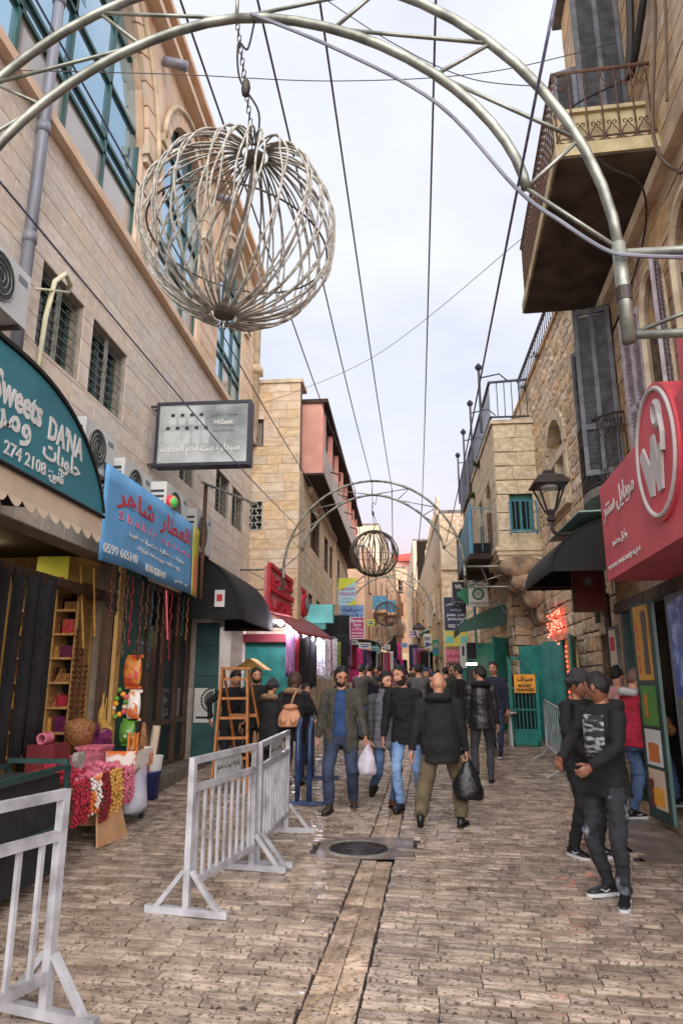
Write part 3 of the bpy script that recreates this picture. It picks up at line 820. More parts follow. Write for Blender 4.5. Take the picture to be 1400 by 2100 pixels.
shutter(R1, rp(8.55, 0, .03), (RU * .25 + RW_), .6, 7.5, 10.6, 'shutter_grey', 40)
shutter(R1, rp(10.2, 0, .04), (RU * .9 + RW_ * .5), .5, 4.4, 6.9, 'shutter_grey', 34)
shutter(R1, rp(9.1, 0, .04), (RU * .3 + RW_), .5, 4.4, 6.9, 'shutter_grey', 34)
shutter(R1, rp(7.75, 0, .05), (RU * 1.4 + RW_ * .5), .42, 4.4, 6.1, 'shutter_pale', 26)
shutter(R1, rp(6.95, 0, .05), (-RU * 1.4 + RW_ * .8), .4, 4.4, 6.1, 'shutter_pale', 26)
# the big balcony
bz, bu0, bu1, bn = 7.3, 6.55, 9.92, 1.12
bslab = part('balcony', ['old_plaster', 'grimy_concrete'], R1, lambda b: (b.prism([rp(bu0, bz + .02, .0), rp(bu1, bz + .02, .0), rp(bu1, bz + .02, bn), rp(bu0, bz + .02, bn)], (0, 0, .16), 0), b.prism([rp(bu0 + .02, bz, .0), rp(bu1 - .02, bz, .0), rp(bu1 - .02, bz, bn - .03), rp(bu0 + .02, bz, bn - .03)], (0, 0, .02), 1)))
part('plaster_board', 'old_plaster', bslab, lambda b: (b.beam(rp(bu0 + .1, bz + .42, .1), rp(bu0 + .1, bz + .42, bn - .02), .03, .42), b.beam(rp(bu0 + .07, bz + .65, .1), rp(bu0 + .07, bz + .65, bn - .02), .05, .05), b.beam(rp(bu0 + .07, bz + .2, .02), rp(bu0 + .07, bz + .2, bn - .02), .05, .06)))
rt = bz + 1.16
part('top_rail', 'iron_rust', bslab, lambda b: (b.tube([rp(bu0 + .03, rt, .02), rp(bu0 + .03, rt, bn - .04), rp(bu1 - .03, rt, bn - .04), rp(bu1 - .03, rt, .02)], .022, 6),))
part('bottom_rail', 'iron_rust', bslab, lambda b: (b.tube([rp(bu0 + .03, bz + .26, .02), rp(bu0 + .03, bz + .26, bn - .04), rp(bu1 - .03, bz + .26, bn - .04), rp(bu1 - .03, bz + .26, .02)], .014, 5),))
def twist_bar(p, z0, z1, r=.012):
    b = MB(); n = 16
    rings = []
    for k in range(n + 1):
        z = z0 + (z1 - z0) * k / n; a0 = k * .7 if 2 < k < n - 2 else 0
        rings.append([p + V((r * math.cos(a0 + j * math.pi / 2), r * math.sin(a0 + j * math.pi / 2), z)) for j in range(4)])
    b.loft(rings); return b
for i in range(7): twist_bar(rp(bu0 + .03, 0, .06 + (bn - .1) * i / 6), bz + .19, rt).build('baluster', 'iron_rust', bslab)
for i in range(1, 30): twist_bar(rp(bu0 + .03 + (bu1 - bu0 - .06) * i / 30, 0, bn - .04), bz + .19, rt).build('baluster', 'iron_rust', bslab)
def heart(P, w, h, r=.008, flip=1):
    b = MB()
    for s_ in (-1, 1):
        pts = [(0, -h * .5), (.36, -h * .42), (.48, -h * .22), (.36, 0), (.12, h * .2), (.04, h * .36), (.16, h * .48), (.3, h * .44), (.3, h * .32), (.2, h * .3)]
        b.tube([P(s_ * x * w, y * flip) for x, y in pts], r, 4)
    return b
for i in range(6):
    n_ = .06 + (bn - .1) * (i + .5) / 6
    heart(lambda x, y: rp(bu0 + .03, bz + .33 + y, n_ + x), .15, .26).build('scroll', 'iron_rust', bslab)
    if i in (0, 1, 2, 5): heart(lambda x, y: rp(bu0 + .03, rt - .14 + y, n_ + x), .14, .24, flip=-1).build('scroll', 'iron_rust', bslab)
for i in range(0, 30, 2):
    u_ = bu0 + .03 + (bu1 - bu0 - .06) * (i + .5) / 30
    heart(lambda x, y: rp(u_ + x, bz + .33 + y, bn - .04), .11, .26).build('scroll', 'iron_rust', bslab)
# little curved balcony under the dark shutters
jb = part('small_balcony', 'dry_concrete', R1, lambda b: b.prism([rp(8.95, 4.12, 0)] + [rp(9.65 - .75 * math.cos(math.pi * k / 10), 4.12, .48 * math.sin(math.pi * k / 10)) for k in range(11)] + [rp(10.4, 4.12, 0)], (0, 0, .12)))
def arcp(t, z, k=.0): return rp(9.65 - (.72 + k) * math.cos(math.pi * t), z, .03 + (.44 + k) * math.sin(math.pi * t))
part('top_rail', 'iron_black', jb, lambda b: b.tube([arcp(k / 16, 5.2) for k in range(17)], .018, 6))
part('bottom_rail', 'iron_black', jb, lambda b: b.tube([arcp(k / 16, 4.28) for k in range(17)], .012, 6))
for i in range(17): twist_bar(V((arcp(i / 16, 0).x, arcp(i / 16, 0).y, 0)), 4.24, 5.2, .011).build('baluster', 'iron_black', jb)
for i in range(0, 16): heart(lambda x, y: arcp((i + .5) / 16 + x * .3, 5.03 + y), .1, .2, .007).build('scroll', 'iron_black', jb)
# cables and conduits running down the near house
mat('cable_black', srgb(42, 38, 38), rough=0.6)
mat('cable_brown', srgb(104, 86, 70), rough=0.7)
def wire(b, pts, r, n=5, seg=6):
    P = [V(p) for p in pts]; out = []
    for i in range(len(P) - 1):
        p0, p1, p2, p3 = P[max(i - 1, 0)], P[i], P[i + 1], P[min(i + 2, len(P) - 1)]
        for k in range(seg):
            t = k / seg
            out.append(0.5 * ((2 * p1) + (p2 - p0) * t + (2 * p0 - 5 * p1 + 4 * p2 - p3) * t * t + (3 * p1 - p0 - 3 * p2 + p3) * t ** 3))
    out.append(P[-1]); b.tube(out, r, n)
part('cable_bundle', 'cable_black', R1, lambda b: wire(b, [rp(6.5, 11, .06), rp(6.75, 9.2, .1), rp(6.9, 8.62, .14), rp(6.55, 8.75, .12), rp(6.1, 9.4, .08), rp(5.9, 11, .05)], .045, 6))
part('cable', 'cable_black', R1, lambda b: wire(b, [rp(6.9, 8.6, .13), rp(6.62, 7.9, 1.0), rp(6.6, 7.2, .6), rp(6.7, 6.9, .2), rp(7.6, 6.6, .05), rp(9.8, 6.4, .03)], .012))
part('cable', 'cable_brown', R1, lambda b: wire(b, [rp(6.2, 11.5, .03), rp(6.15, 9, .03), rp(6.25, 7.2, .19), rp(6.1, 6.6, .03)], .02))
part('conduit', 'cable_brown', R1, lambda b: wire(b, [rp(5.8, 11.5, .03), rp(5.85, 9, .03), rp(5.8, 7.2, .19)], .016))

# ================================================================ rough stone house with the oriel behind it
R2X = 3.3; R2Z = 9.0
R2 = thing('rough_stone_house', 'rough hewn stone house with arched window and green downpipe beside the black awning', 'building', (R2X, 10.4, 0))
r2o = [(13.3, 14.85, 5.15, 7.05), (13.6, 16.1, 0.2, 2.5), (11.2, 12.0, 0.25, 2.4)]
stone_wall(R2, (R2X, 0, 0), (0, 1, 0), (-1, 0, 0), 10.36, 26, 0, R2Z, 0.25, (0.26, 0.52), r2o, 'rough_stone', 'rough_joint', kind='rough', proud=0.055, gap=0.012, thick=0.4, limit=300, minpx=8)
f = arch_top(13.3, 14.85, 6.3, 7.05)
def r2head(b):
    for i in range(16):
        u, v = 13.3 + 1.55 * i / 16, 13.3 + 1.55 * (i + 1) / 16
        b.prism([(R2X, u, f(u)), (R2X, v, f(v)), (R2X, v, 7.06), (R2X, u, 7.06)], (.35, 0, 0))
part('arch_head', 'rough_stone', R2, r2head)
nst = 11
for i in range(nst):
    t0, t1 = math.pi * (i + .05) / nst, math.pi * (i + .95) / nst
    def q(t, e): return V((R2X - .003, 14.075 - math.cos(t) * (.775 + e), 6.3 + math.sin(t) * (.75 + e)))
    part('arch_stone', 'pale_stone', R2, lambda b: b.prism([q(t0, 0), q(t1, 0), q(t1, .22), q(t0, .22)], (-.07, 0, 0)))
part('transom', 'pale_stone', R2, lambda b: b.box(R2X - .07, R2X + .2, 13.15, 15.0, 6.1, 6.3))
part('sill', 'pale_stone', R2, lambda b: b.box(R2X - .14, R2X + .2, 13.05, 15.1, 5.0, 5.15))
for y0, y1 in ((13.12, 13.35), (14.0, 14.15), (14.8, 15.03)): part('jamb', 'pale_stone', R2, lambda b: b.box(R2X - .06, R2X + .2, y0, y1, 5.15, 6.1))
part('pane', 'window_dark', R2, lambda b: b.box(R2X + .22, R2X + .25, 13.2, 15, 5.1, 7.05))
part('downpipe', 'pipe_green', R2, lambda b: (b.tube([(R2X - .1, 11.75, 5.6), (R2X - .1, 11.75, 2.6)], .045, 8), b.tube([(R2X - .1, 11.75, 5.55), (R2X - .1, 11.75, 5.7)], .06, 8)), True)
for k in range(3): part('cable', 'cable_black', R2, lambda b: wire(b, [(R2X - .06, 11.5 + .12 * k, 9.0), (R2X - .07, 11.55 + .1 * k, 7.4), (R2X - .09, 11.6 + .07 * k, 5.6), (R2X - .08, 11.65 + .05 * k, 4.0)], .016))
cop = part('coping', 'rough_stone', R2, lambda b: b.box(R2X - .08, R2X + .4, 10.36, 26, R2Z, R2Z + .06))
rail = part('roof_railing', 'iron_navy', R2, lambda b: (b.beam((R2X - .05, 10.5, R2Z + .62), (R2X - .05, 17.7, R2Z + .62), .06), b.beam((R2X - .05, 10.5, R2Z + .1), (R2X - .05, 17.7, R2Z + .1), .04)))
for i in range(37): part('baluster', 'iron_navy', rail, lambda b: b.beam((R2X - .05, 10.55 + i * .198, R2Z + .1), (R2X - .05, 10.55 + i * .198, R2Z + .6), .018))
def weed(name, label, p, n=46, r=.22, seed=1):
    r_ = random.Random(seed); b = MB(); p = V(p)
    for i in range(n):
        a, e = r_.uniform(0, 6.28), r_.uniform(-.3, 1.2); L = r_.uniform(.4, 1) * r
        d = V((math.cos(a) * math.cos(e), math.sin(a) * math.cos(e), math.sin(e)))
        s_ = d.orthogonal().normalized() * L * .1; q = p + d * L * .5; t = p + d * L + V((0, 0, -L * .25))
        b.add([p, q + s_, t, q - s_], [(0, 1, 2, 3)])
    return tag(b.build(name, 'weeds'), label, 'plant', 'weeds rooted in the stone walls')
weed('weed', 'green weed tuft on the wall top under the end of the navy roof railing', (R2X - .12, 16.6, 8.95), seed=2)
weed('weed', 'small brown weed tuft on the wall top below the far end of the big balcony', (R2X - .1, 12.6, 9.0), seed=3, r=.25)
weed('weed', 'dry weed tuft halfway along the coping of the rough stone house', (R2X - .12, 14.9, 9.0), seed=4)

# jettied upper storey (oriel) carried on rounded corbels
R3X, R3Y0, R3Y1 = 2.3, 16.25, 25.0
R3 = thing('oriel_house', 'pale stone jettied upper storey with teal barred window on rounded corbels', 'building', (R3X, R3Y0, 4.7))
r3f = [(at(1043, 1015, Y=R3Y0).x, at(1088, 1015, Y=R3Y0).x + .02, 5.15, 6.05)]
stone_wall(R3, (0, R3Y0, 0), (1, 0, 0), (0, -1, 0), R3X, R2X - .01, 4.75, 7.85, 0.36, (0.3, 0.55), r3f, 'pale_stone', 'rough_joint', kind='tooled', proud=0.02, gap=0.008, limit=40, thick=.25)
r3s = [(17.2, 18.3, 4.95, 6.7), (19.0, 20.0, 4.95, 6.7)]
stone_wall(R3, (R3X, 0, 0), (0, 1, 0), (-1, 0, 0), R3Y0, R3Y1, 4.75, 7.85, 0.33, (0.3, 0.6), r3s, 'pale_stone', 'rough_joint', kind='tooled', proud=0.02, gap=0.008, limit=90, thick=.24)
for a, c, d, e in r3s:
    f = arch_top(a, c, 6.1, 6.7)
    part('arch_head', 'pale_stone', R3, lambda b: [b.prism([(R3X, a + (c - a) * i / 10, f(a + (c - a) * i / 10)), (R3X, a + (c - a) * (i + 1) / 10, f(a + (c - a) * (i + 1) / 10)), (R3X, a + (c - a) * (i + 1) / 10, e + .01), (R3X, a + (c - a) * i / 10, e + .01)], (.2, 0, 0)) for i in range(10)])
    part('pane', 'window_dark', R3, lambda b: b.box(R3X + .2, R3X + .22, a, c, d, e))
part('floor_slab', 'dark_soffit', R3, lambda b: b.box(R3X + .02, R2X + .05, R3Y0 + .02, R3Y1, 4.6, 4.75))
part('roof_slab', 'pale_stone', R3, lambda b: b.box(R3X - .06, R2X + .05, R3Y0 - .06, R3Y1, 7.86, 7.96))
lw = [(19.3, 21.6, .4, 2.8), (22.3, 24.2, .4, 2.8)]
stone_wall(R3, (2.86, 0, 0), (0, 1, 0), (-1, 0, 0), 18.3, 26.5, 0, 4.59, 0.25, (0.26, 0.52), lw, 'rough_stone', 'rough_joint', kind='rough', proud=.045, gap=.012, thick=.3, limit=60, minpx=8, wallname='lower_wall')
stone_wall(R3, (0, 18.3, 0), (1, 0, 0), (0, -1, 0), 2.86, 3.28, 0, 4.59, 0.25, (0.2, 0.42), [], 'rough_stone', 'rough_joint', kind='rough', proud=.045, gap=.012, thick=.2, limit=20, minpx=8, wallname='lower_wall')
for a, c, d, e in lw: part('doorway', 'window_dark', R3, lambda b: b.box(3.1, 3.14, a, c, d, e))
# window with teal cage on the face towards the camera
a, c, d, e = r3f[0]
part('window', 'teal_paint', R3, lambda b: (b.box(a, a + .07, R3Y0 + .1, R3Y0 + .16, d, e), b.box(c - .07, c, R3Y0 + .1, R3Y0 + .16, d, e), b.box(a + .07, c - .07, R3Y0 + .1, R3Y0 + .16, e - .12, e), b.box(a + .07, c - .07, R3Y0 + .1, R3Y0 + .16, d, d + .06), b.box((a + c) / 2 - .03, (a + c) / 2 + .03, R3Y0 + .1, R3Y0 + .16, d + .06, e - .12)))
part('pane', 'window_dark', R3, lambda b: b.box(a, c, R3Y0 + .18, R3Y0 + .2, d, e))
cage = part('window_cage', 'blue_paint', R3, lambda b: (b.tube([(a - .03, R3Y0 - .02, e - .22), (a - .03, R3Y0 - .2, e - .22), (c + .05, R3Y0 - .2, e - .22), (c + .05, R3Y0 - .02, e - .22)], .014, 5), b.tube([(a - .03, R3Y0 - .02, d - .08), (a - .03, R3Y0 - .2, d - .08), (c + .05, R3Y0 - .2, d - .08), (c + .05, R3Y0 - .02, d - .08)], .02, 5)))
for i in range(6):
    x_ = a - .03 + (c - a + .08) * i / 5
    part('bar', 'blue_paint', cage, lambda b: b.beam((x_, R3Y0 - .2, d - .08), (x_, R3Y0 - .2, e - .22), .016 if 0 < i < 5 else .03))
# moulded base and corbels
part('base_moulding', 'pale_stone', R3, lambda b: (b.box(R3X - .1, R2X, R3Y0 - .1, 18.2, 4.66, 4.75), b.box(R3X - .06, R2X, R3Y0 - .06, 18.2, 4.56, 4.66), b.box(R3X - .02, R2X, R3Y0 - .02, 18.2, 4.44, 4.56)))
mat('sooty_stone', srgb(176, 152, 124), srgb(96, 80, 66), rough=0.9, scale=3, bump=0.5, bscale=20)
for row in range(4):
    z1 = 4.44 - row * .36; n = 4 - row // 2
    for k in range(n):
        yy = R3Y0 + .12 + k * .42
        reach = 1.0 - row * .26
        def corb(b):
            n2 = 10; pts = []
            for j in range(n2 + 1):
                t = math.pi / 2 * j / n2
                pts.append((R2X - reach * math.cos(t) ** .8, yy - .19, z1 - .42 * math.sin(t)))
            pts += [(R2X, yy - .19, z1)]
            b.prism(pts, (0, .38, 0))
        smooth_by_angle(part('corbel', 'sooty_stone', R3, corb))
    def face(b):
        b.sphere((R2X - reach * .5, R3Y0 - .02 + row * .02, z1 - .16), reach * .55, .16, .26, 14, 8)
    part('corbel_lobe', 'sooty_stone', R3, face, True)
# blue balcony panel on the street side, tall blue pole, iron grille
bb = part('blue_balcony', 'blue_paint', R3, lambda b: (b.prism([(R3X - .62, 17.0, 4.75), (R3X - .62, 20.6, 4.75), (R3X - .62, 20.6, 5.65), (R3X - .62, 17.0, 5.9)], (.03, 0, 0)), b.tube([(R3X, 17.0, 5.9), (R3X - .6, 17.0, 5.9)], .015, 5), b.tube([(R3X - .3, 17.0, 4.8), (R3X - .3, 17.0, 5.9)], .012, 5)))
part('slab', 'dark_soffit', bb, lambda b: b.box(R3X - .64, R3X, 16.95, 20.7, 4.6, 4.74))
part('planter', 'window_dark', bb, lambda b: b.box(R3X - .5, R3X - .08, 17.05, 17.25, 4.76, 5.02))
part('pole', 'blue_paint', R3, lambda b: b.tube([(R3X - .1, 21.6, 2.6), (R3X - .1, 21.6, 7.2)], .04, 8), True)
gr = part('window_grille', 'iron_black', R3, lambda b: (b.box(R3X - .36, R3X - .33, 22.3, 24.4, 5.2, 5.24), b.box(R3X - .36, R3X - .33, 22.3, 24.4, 6.5, 6.54), b.box(R3X - .36, R3X, 22.3, 22.34, 5.2, 5.24), b.box(R3X - .36, R3X, 22.3, 22.34, 6.5, 6.54)))
for i in range(9): part('bar', 'iron_black', gr, lambda b: b.beam((R3X - .34, 22.3 + i * .26, 5.2), (R3X - .34, 22.3 + i * .26, 6.54), .02))
for i in range(3): part('bar', 'iron_black', gr, lambda b: b.beam((R3X - .3 + .1 * i, 22.3, 5.2), (R3X - .3 + .1 * i, 22.3, 6.54), .02))
# roof terrace railing with lamp standards
tr = thing('terrace_railing', 'long navy iron railing with small finial posts along the roof terrace', 'railing', (R3X, R3Y0, 7.96))
part('top_rail', 'iron_navy', tr, lambda b: b.beam((R3X - .04, R3Y0 - .1, 8.95), (R3X - .04, R3Y1, 8.95), .06))
part('bottom_rail', 'iron_navy', tr, lambda b: b.beam((R3X - .04, R3Y0 - .1, 8.02), (R3X - .04, R3Y1, 8.02), .05))
part('side_rail', 'iron_navy', tr, lambda b: (b.beam((R3X - .04, R3Y0 - .08, 8.95), (R2X - .1, R3Y0 - .08, 9.0), .05), b.beam((R3X - .04, R3Y0 - .08, 8.02), (R2X - .1, R3Y0 - .08, 8.02), .04)))
for i in range(40): part('baluster', 'iron_navy', tr, lambda b: b.beam((R3X - .04, R3Y0 + .05 + i * .218, 8.02), (R3X - .04, R3Y0 + .05 + i * .218, 8.95), .02))
for i in range(5): part('baluster', 'iron_navy', tr, lambda b: b.beam((R3X + .14 + i * .18, R3Y0 - .08, 8.02), (R3X + .14 + i * .18, R3Y0 - .08, 8.95), .02))
for i in range(4):
    y = R3Y0 + .4 + i * 2.4
    part('post', 'iron_navy', tr, lambda b: (b.beam((R3X - .22, y, 7.8), (R3X - .22, y, 9.5), .06), b.lathe([(.03, 9.5), (.08, 9.56), (.1, 9.62), (.02, 9.72)], (R3X - .22, y, 0), 8), b.tube([(R3X - .22, y, 9.3), (R3X + .3, y, 9.4), (R3X + .5, y, 9.2)], .02, 5)))
part('netting', 'iron_navy', tr, lambda b: b.box(R3X - .1, R3X - .08, 21.5, R3Y1, 7.6, 8.9))
for i, (yy, zz) in enumerate(((19.2, 7.7), (20.8, 7.2))):
    weed('weed', ['hanging brown weed on the jettied storey below the terrace railing', 'lower hanging weed beside the tall blue pole'][i], (R3X - .06, yy, zz), 60, .35, 11 + i)

# ================================================================ houses farther up the street
def far_house(name, label, pts, z0, z1, m, wins=(), roof=None, cat='building', roofm='dry_concrete', shut=None):
    """pts: facade corners in plan, walked so that the street lies to the left of the walk reversed; wins: (segment, u0, u1, z0, z1)."""
    h = thing(name, label, cat, (pts[0][0], pts[0][1], z0))
    P2 = [V((x, y, 0)) for x, y in pts]
    for k in range(len(P2) - 1):
        a, b_ = P2[k], P2[k + 1]; U_ = (b_ - a).normalized(); W_ = V((U_.y, -U_.x, 0)); L = (b_ - a).length
        if W_.dot((a + b_) / 2 - V((0, 20, 0))) > 0: W_ = -W_
        op = [(u0, u1, c, d) for s_, u0, u1, c, d in wins if s_ == k]
        crit = sorted({z0, z1} | {z for o in op for z in o[2:]})
        wb = MB()
        for c, d in zip(crit, crit[1:]):
            for u, v in subtract(0, L, [(o[0], o[1]) for o in op if o[2] < d - .01 and o[3] > c + .01]):
                wb.prism([a + U_ * u + V((0, 0, c)), a + U_ * v + V((0, 0, c)), a + U_ * v + V((0, 0, d)), a + U_ * u + V((0, 0, d))], W_ * -.3)
        wb.build('wall', m, h)
        for u0, u1, c, d in op:
            Q = lambda u, z, n: a + U_ * u + V((0, 0, z)) + W_ * n
            w_ = part('window', shut or 'brown_wood', h, lambda b: (b.prism([Q(u0 - .04, c - .04, 0), Q(u1 + .04, c - .04, 0), Q(u1 + .04, c, 0), Q(u0 - .04, c, 0)], W_ * .06), b.prism([Q(u0, c, -.1), Q((u0 + u1) / 2 - .02, c, -.1), Q((u0 + u1) / 2 - .02, d, -.1), Q(u0, d, -.1)], W_ * .05)) )
            part('pane', 'window_dark', w_, lambda b: b.prism([Q(u0, c, -.2), Q(u1, c, -.2), Q(u1, d, -.2), Q(u0, d, -.2)], W_ * .03))
    back = [(p.x, p.y, z1) for p in P2]
    rx = sum(p[0] for p in back) / len(back)
    sgn = 6 if rx > 0.2 else -6
    part('roof', roofm, h, lambda b: b.prism(back + [(P2[-1].x + sgn, P2[-1].y, z1), (P2[0].x + sgn, P2[0].y, z1)], (0, 0, .15)))
    return h
# right side beyond the oriel
E0 = at(905, 1200, Y=27); E1 = at(950, 1200, Y=27)
R4 = far_house('stone_house', 'stone house with ragged roofline and tall grey windows past the oriel', [(3.4, 27), (E0.x, 27), (1.25, 40), (0.95, 56)], 0, 8.2, 'rough_stone',
     [(1, 1.5, 2.3, 4.0, 5.6), (1, 4.2, 5.2, 4.6, 6.9), (1, 7.4, 8.3, 4.3, 6.0), (1, 10.2, 11.0, 4.2, 6.2), (2, 1.6, 2.6, 5.2, 7.2), (2, 5, 6, 5.2, 7.2), (2, 9, 10, 4.4, 6.4), (1, 1, 2.4, .5, 2.6), (1, 4, 6, .5, 2.6), (1, 8, 10, .5, 2.6)], shut='shutter_grey')
part('annex', 'cream_stone', R4, lambda b: b.box(E0.x + .02, 3.4, 26.9, 30.5, 5.9, 6.9))
part('ragged_parapet', 'rough_stone', R4, lambda b: [b.box(1.28 + .012 * k, 1.6, 39 - k * .8, 39.8 - k * .8, 8.35, 8.45 + .35 * abs(math.sin(k * 1.7)) + (.03 * k)) for k in range(15)])
tk = thing('water_tank', 'grey metal water tank on the roof before the satellite dish', 'water tank', (1.9, 28, 6.9))
part('body', 'tank_grey', tk, lambda b: b.box(1.55, 2.15, 27.6, 28.4, 7.05, 7.95))
part('stand', 'iron_black', tk, lambda b: b.box(1.5, 2.2, 27.55, 28.45, 6.9, 7.04))
dsh = thing('satellite_dish', 'large cream satellite dish behind the rooftop tank', 'satellite dish', (2.5, 29.5, 6.9))
def dish(b):
    c = V((2.42, 29.0, 7.75)); ax = V((-.5, -.75, .45)).normalized(); u_ = ax.orthogonal().normalized(); v_ = ax.cross(u_)
    rings = [[c + ax * (.5 * (k / 6) ** 2 * .5) + (u_ * math.cos(2 * math.pi * j / 24) + v_ * math.sin(2 * math.pi * j / 24)) * (.62 * max(k, .02) / 6) for j in range(24)] for k in range(7)]
    back_ = [[p - ax * .03 for p in r_] for r_ in reversed(rings)]
    b.loft(rings + back_)
part('reflector', 'dish_cream', dsh, dish, True)
part('feed_ring', 'iron_black', dsh, lambda b: b.tube([V((2.42, 29.0, 7.75)) + V((-.5, -.75, .45)).normalized() * .12 + (V((.8, -.6, 0)) * math.cos(t * .4) + V((.2, .3, .9)) * math.sin(t * .4)) * .22 for t in range(16)], .02, 5, closed=True))
part('mast', 'pipe_grey', dsh, lambda b: b.tube([(2.5, 29.1, 6.85), (2.5, 29.1, 7.7)], .05, 8))
R5 = far_house('tall_house', 'tall pale house closing the right side above the steps', [(0.9, 56.3), (0.45, 80)], 0, 13.0, 'cream_stone', [(0, 2 + 4 * k, 3.4 + 4 * k, z, z + 1.8) for k in range(5) for z in (4.4, 7.6, 10.6)], shut='shutter_grey')
# left side beyond the pink bay
L3 = far_house('peach_house', 'peach plastered house with little turquoise balconies beyond the pink bay', [(-0.2, 62), (-2.1, 37.5), (-5, 37.5)], 0, 8.9, 'peach_plaster',
     [(0, 22 - 3.4 * k, 23 - 3.4 * k, z, z + 1.5) for k in range(6) for z in (3.6, 6.6)])
for k, (y, z) in enumerate(((41, 5.6), (47, 6.0))):
    t = (y - 37.5) / 24.5; x = -2.1 + 1.9 * t
    bl = part('balcony', 'peach_plaster', L3, lambda b: b.box(x - .1, x + .85, y, y + 2.6, z, z + .18))
    part('panel', 'blue_paint', bl, lambda b: (b.box(x + .8, x + .84, y, y + 2.6, z + .18, z + 1.0), b.box(x, x + .8, y, y + .04, z + .18, z + 1.0)))
L4 = far_house('rooftop_house', 'cream roof storey with a pale tank above the peach house', [(-0.6, 60), (-1.5, 44), (-4, 44)], 8.9, 11.6, 'cream_stone', [(0, 12, 13.4, 9.6, 10.8), (0, 6, 7.4, 9.6, 10.8)])
L5 = far_house('end_house', 'tall peach house closing the view above the stone steps', [(0.45, 80.5), (-3, 79)], 4, 14.5, 'peach_plaster', [(0, .5 + 1.1 * k, 1.1 + 1.1 * k, z, z + 1.5) for k in range(3) for z in (6.4, 9, 11.6)])
HR = far_house('red_roof_house', 'distant hilltop house with red tiled roof and small white window', [(1.9, 116), (-1.4, 114)], 0, 21.2, 'pink_plaster', [(0, 1.4, 2.2, 19.2, 20.4)], roofm='red_tile', shut='white_grille')
part('tile_roof', 'red_tile', HR, lambda b: b.prism([(-2.2, 113.4, 21.36), (2.6, 115.2, 21.36), (2.0, 118, 23.0), (-1.6, 117, 22.4)], (0, 0, .3)))
# stone steps climbing away at the end
st = MB()
for k in range(22): st.box(-1.6, 1.1, 60 + k * .8, 78, gz(60) + .16 * k, gz(60) + .16 * (k + 1))
steps = tag(thing('stone_steps', 'broad stone steps climbing at the far end of the street', 'steps', (0, 60, gz(60))))
for k in range(22): part('step', 'cream_stone', steps, lambda b: b.box(-1.6, 1.1, 60 + k * .8, 78.5, gz(60) + .17 * k - .2 + (.003 * k), gz(60) + .17 * (k + 1)))
# ================================================================ steel arches with wire-ball lanterns
mat('rope_light', srgb(190, 186, 176), srgb(128, 122, 112), rough=0.55, scale=22, bump=0.35, bscale=60)
mat('rope_dark', srgb(96, 86, 78), srgb(66, 58, 54), rough=0.6, scale=12)
mat('cable_blue', srgb(120, 122, 152), srgb(84, 84, 108), rough=0.45, scale=30)
mat('wire_grey', srgb(96, 92, 96), rough=0.6)
HW, RISE = 2.19, 2.17
def arch_z(t): return RISE * max(0.0, 1 - abs(t) ** 2) ** 0.55
def build_arch(xc, y, zf, wl_, wr_, label, r=0.036, n=10, group='steel street arches'):
    A = thing('street_arch', label, 'arch', (xc, y, zf), group)
    ts = [math.sin(math.pi / 2 * k / 14) for k in range(-14, 15)]
    up = lambda t: V((xc + HW * t, y, zf + arch_z(t)))
    lo_h, lo_z = 1.72, .42
    lo = lambda t: V((xc + lo_h * t, y, zf + lo_z + (RISE - .36 - lo_z) * max(0.0, 1 - abs(t) ** 1.75) ** .62))
    for nm, fn in (('upper_chord', up), ('lower_chord', lo)):
        for sgn in (-1, 1):
            part('tube_' + nm if False else nm, 'galvanised', A, lambda b: b.tube([fn(sgn * abs(t)) for t in ts[14:]], r, n), True)
    nodes_u = [0.0, .42, .72, .93]; nodes_l = [0.0, .36, .72, 1.0]
    br = []
    for sgn in (-1, 1):
        seq = [lo(0)]
        for k in range(1, 4): br += [(lo(sgn * nodes_l[k - 1]), up(sgn * nodes_u[k])), (up(sgn * nodes_u[k]), lo(sgn * nodes_l[k]))]
        br.append((lo(sgn * 1.0), up(sgn * 1.0)))
    br.append((lo(0), up(0)))
    for p, q in br: part('brace', 'galvanised', A, lambda b: b.tube([p, q], r * .42, 6), True)
    for sgn, xw in ((-1, wl_), (1, wr_)):
        xf = xc + sgn * HW
        part('foot_post', 'galvanised', A, lambda b: b.tube([(xf, y, zf + .03), (xf, y, zf - .56)], r * 1.25, n), True)
        for z in (zf - .03, zf - .52): part('wall_bracket', 'galvanised', A, lambda b: b.tube([(xf + sgn * .04, y, z), (xw, y, z)], r * .85, 8), True)
        part('diagonal', 'galvanised', A, lambda b: b.tube([(xf + sgn * .05, y, zf - .5), (xf + (xw - xf) * .8, y, zf - .06)], r * .4, 6), True)
        part('clamp', 'iron_black', A, lambda b: b.lathe([(r * 1.4, zf - .32), (r * 1.4, zf - .24)], (xf, y, 0), n))
    return A, lo(0)
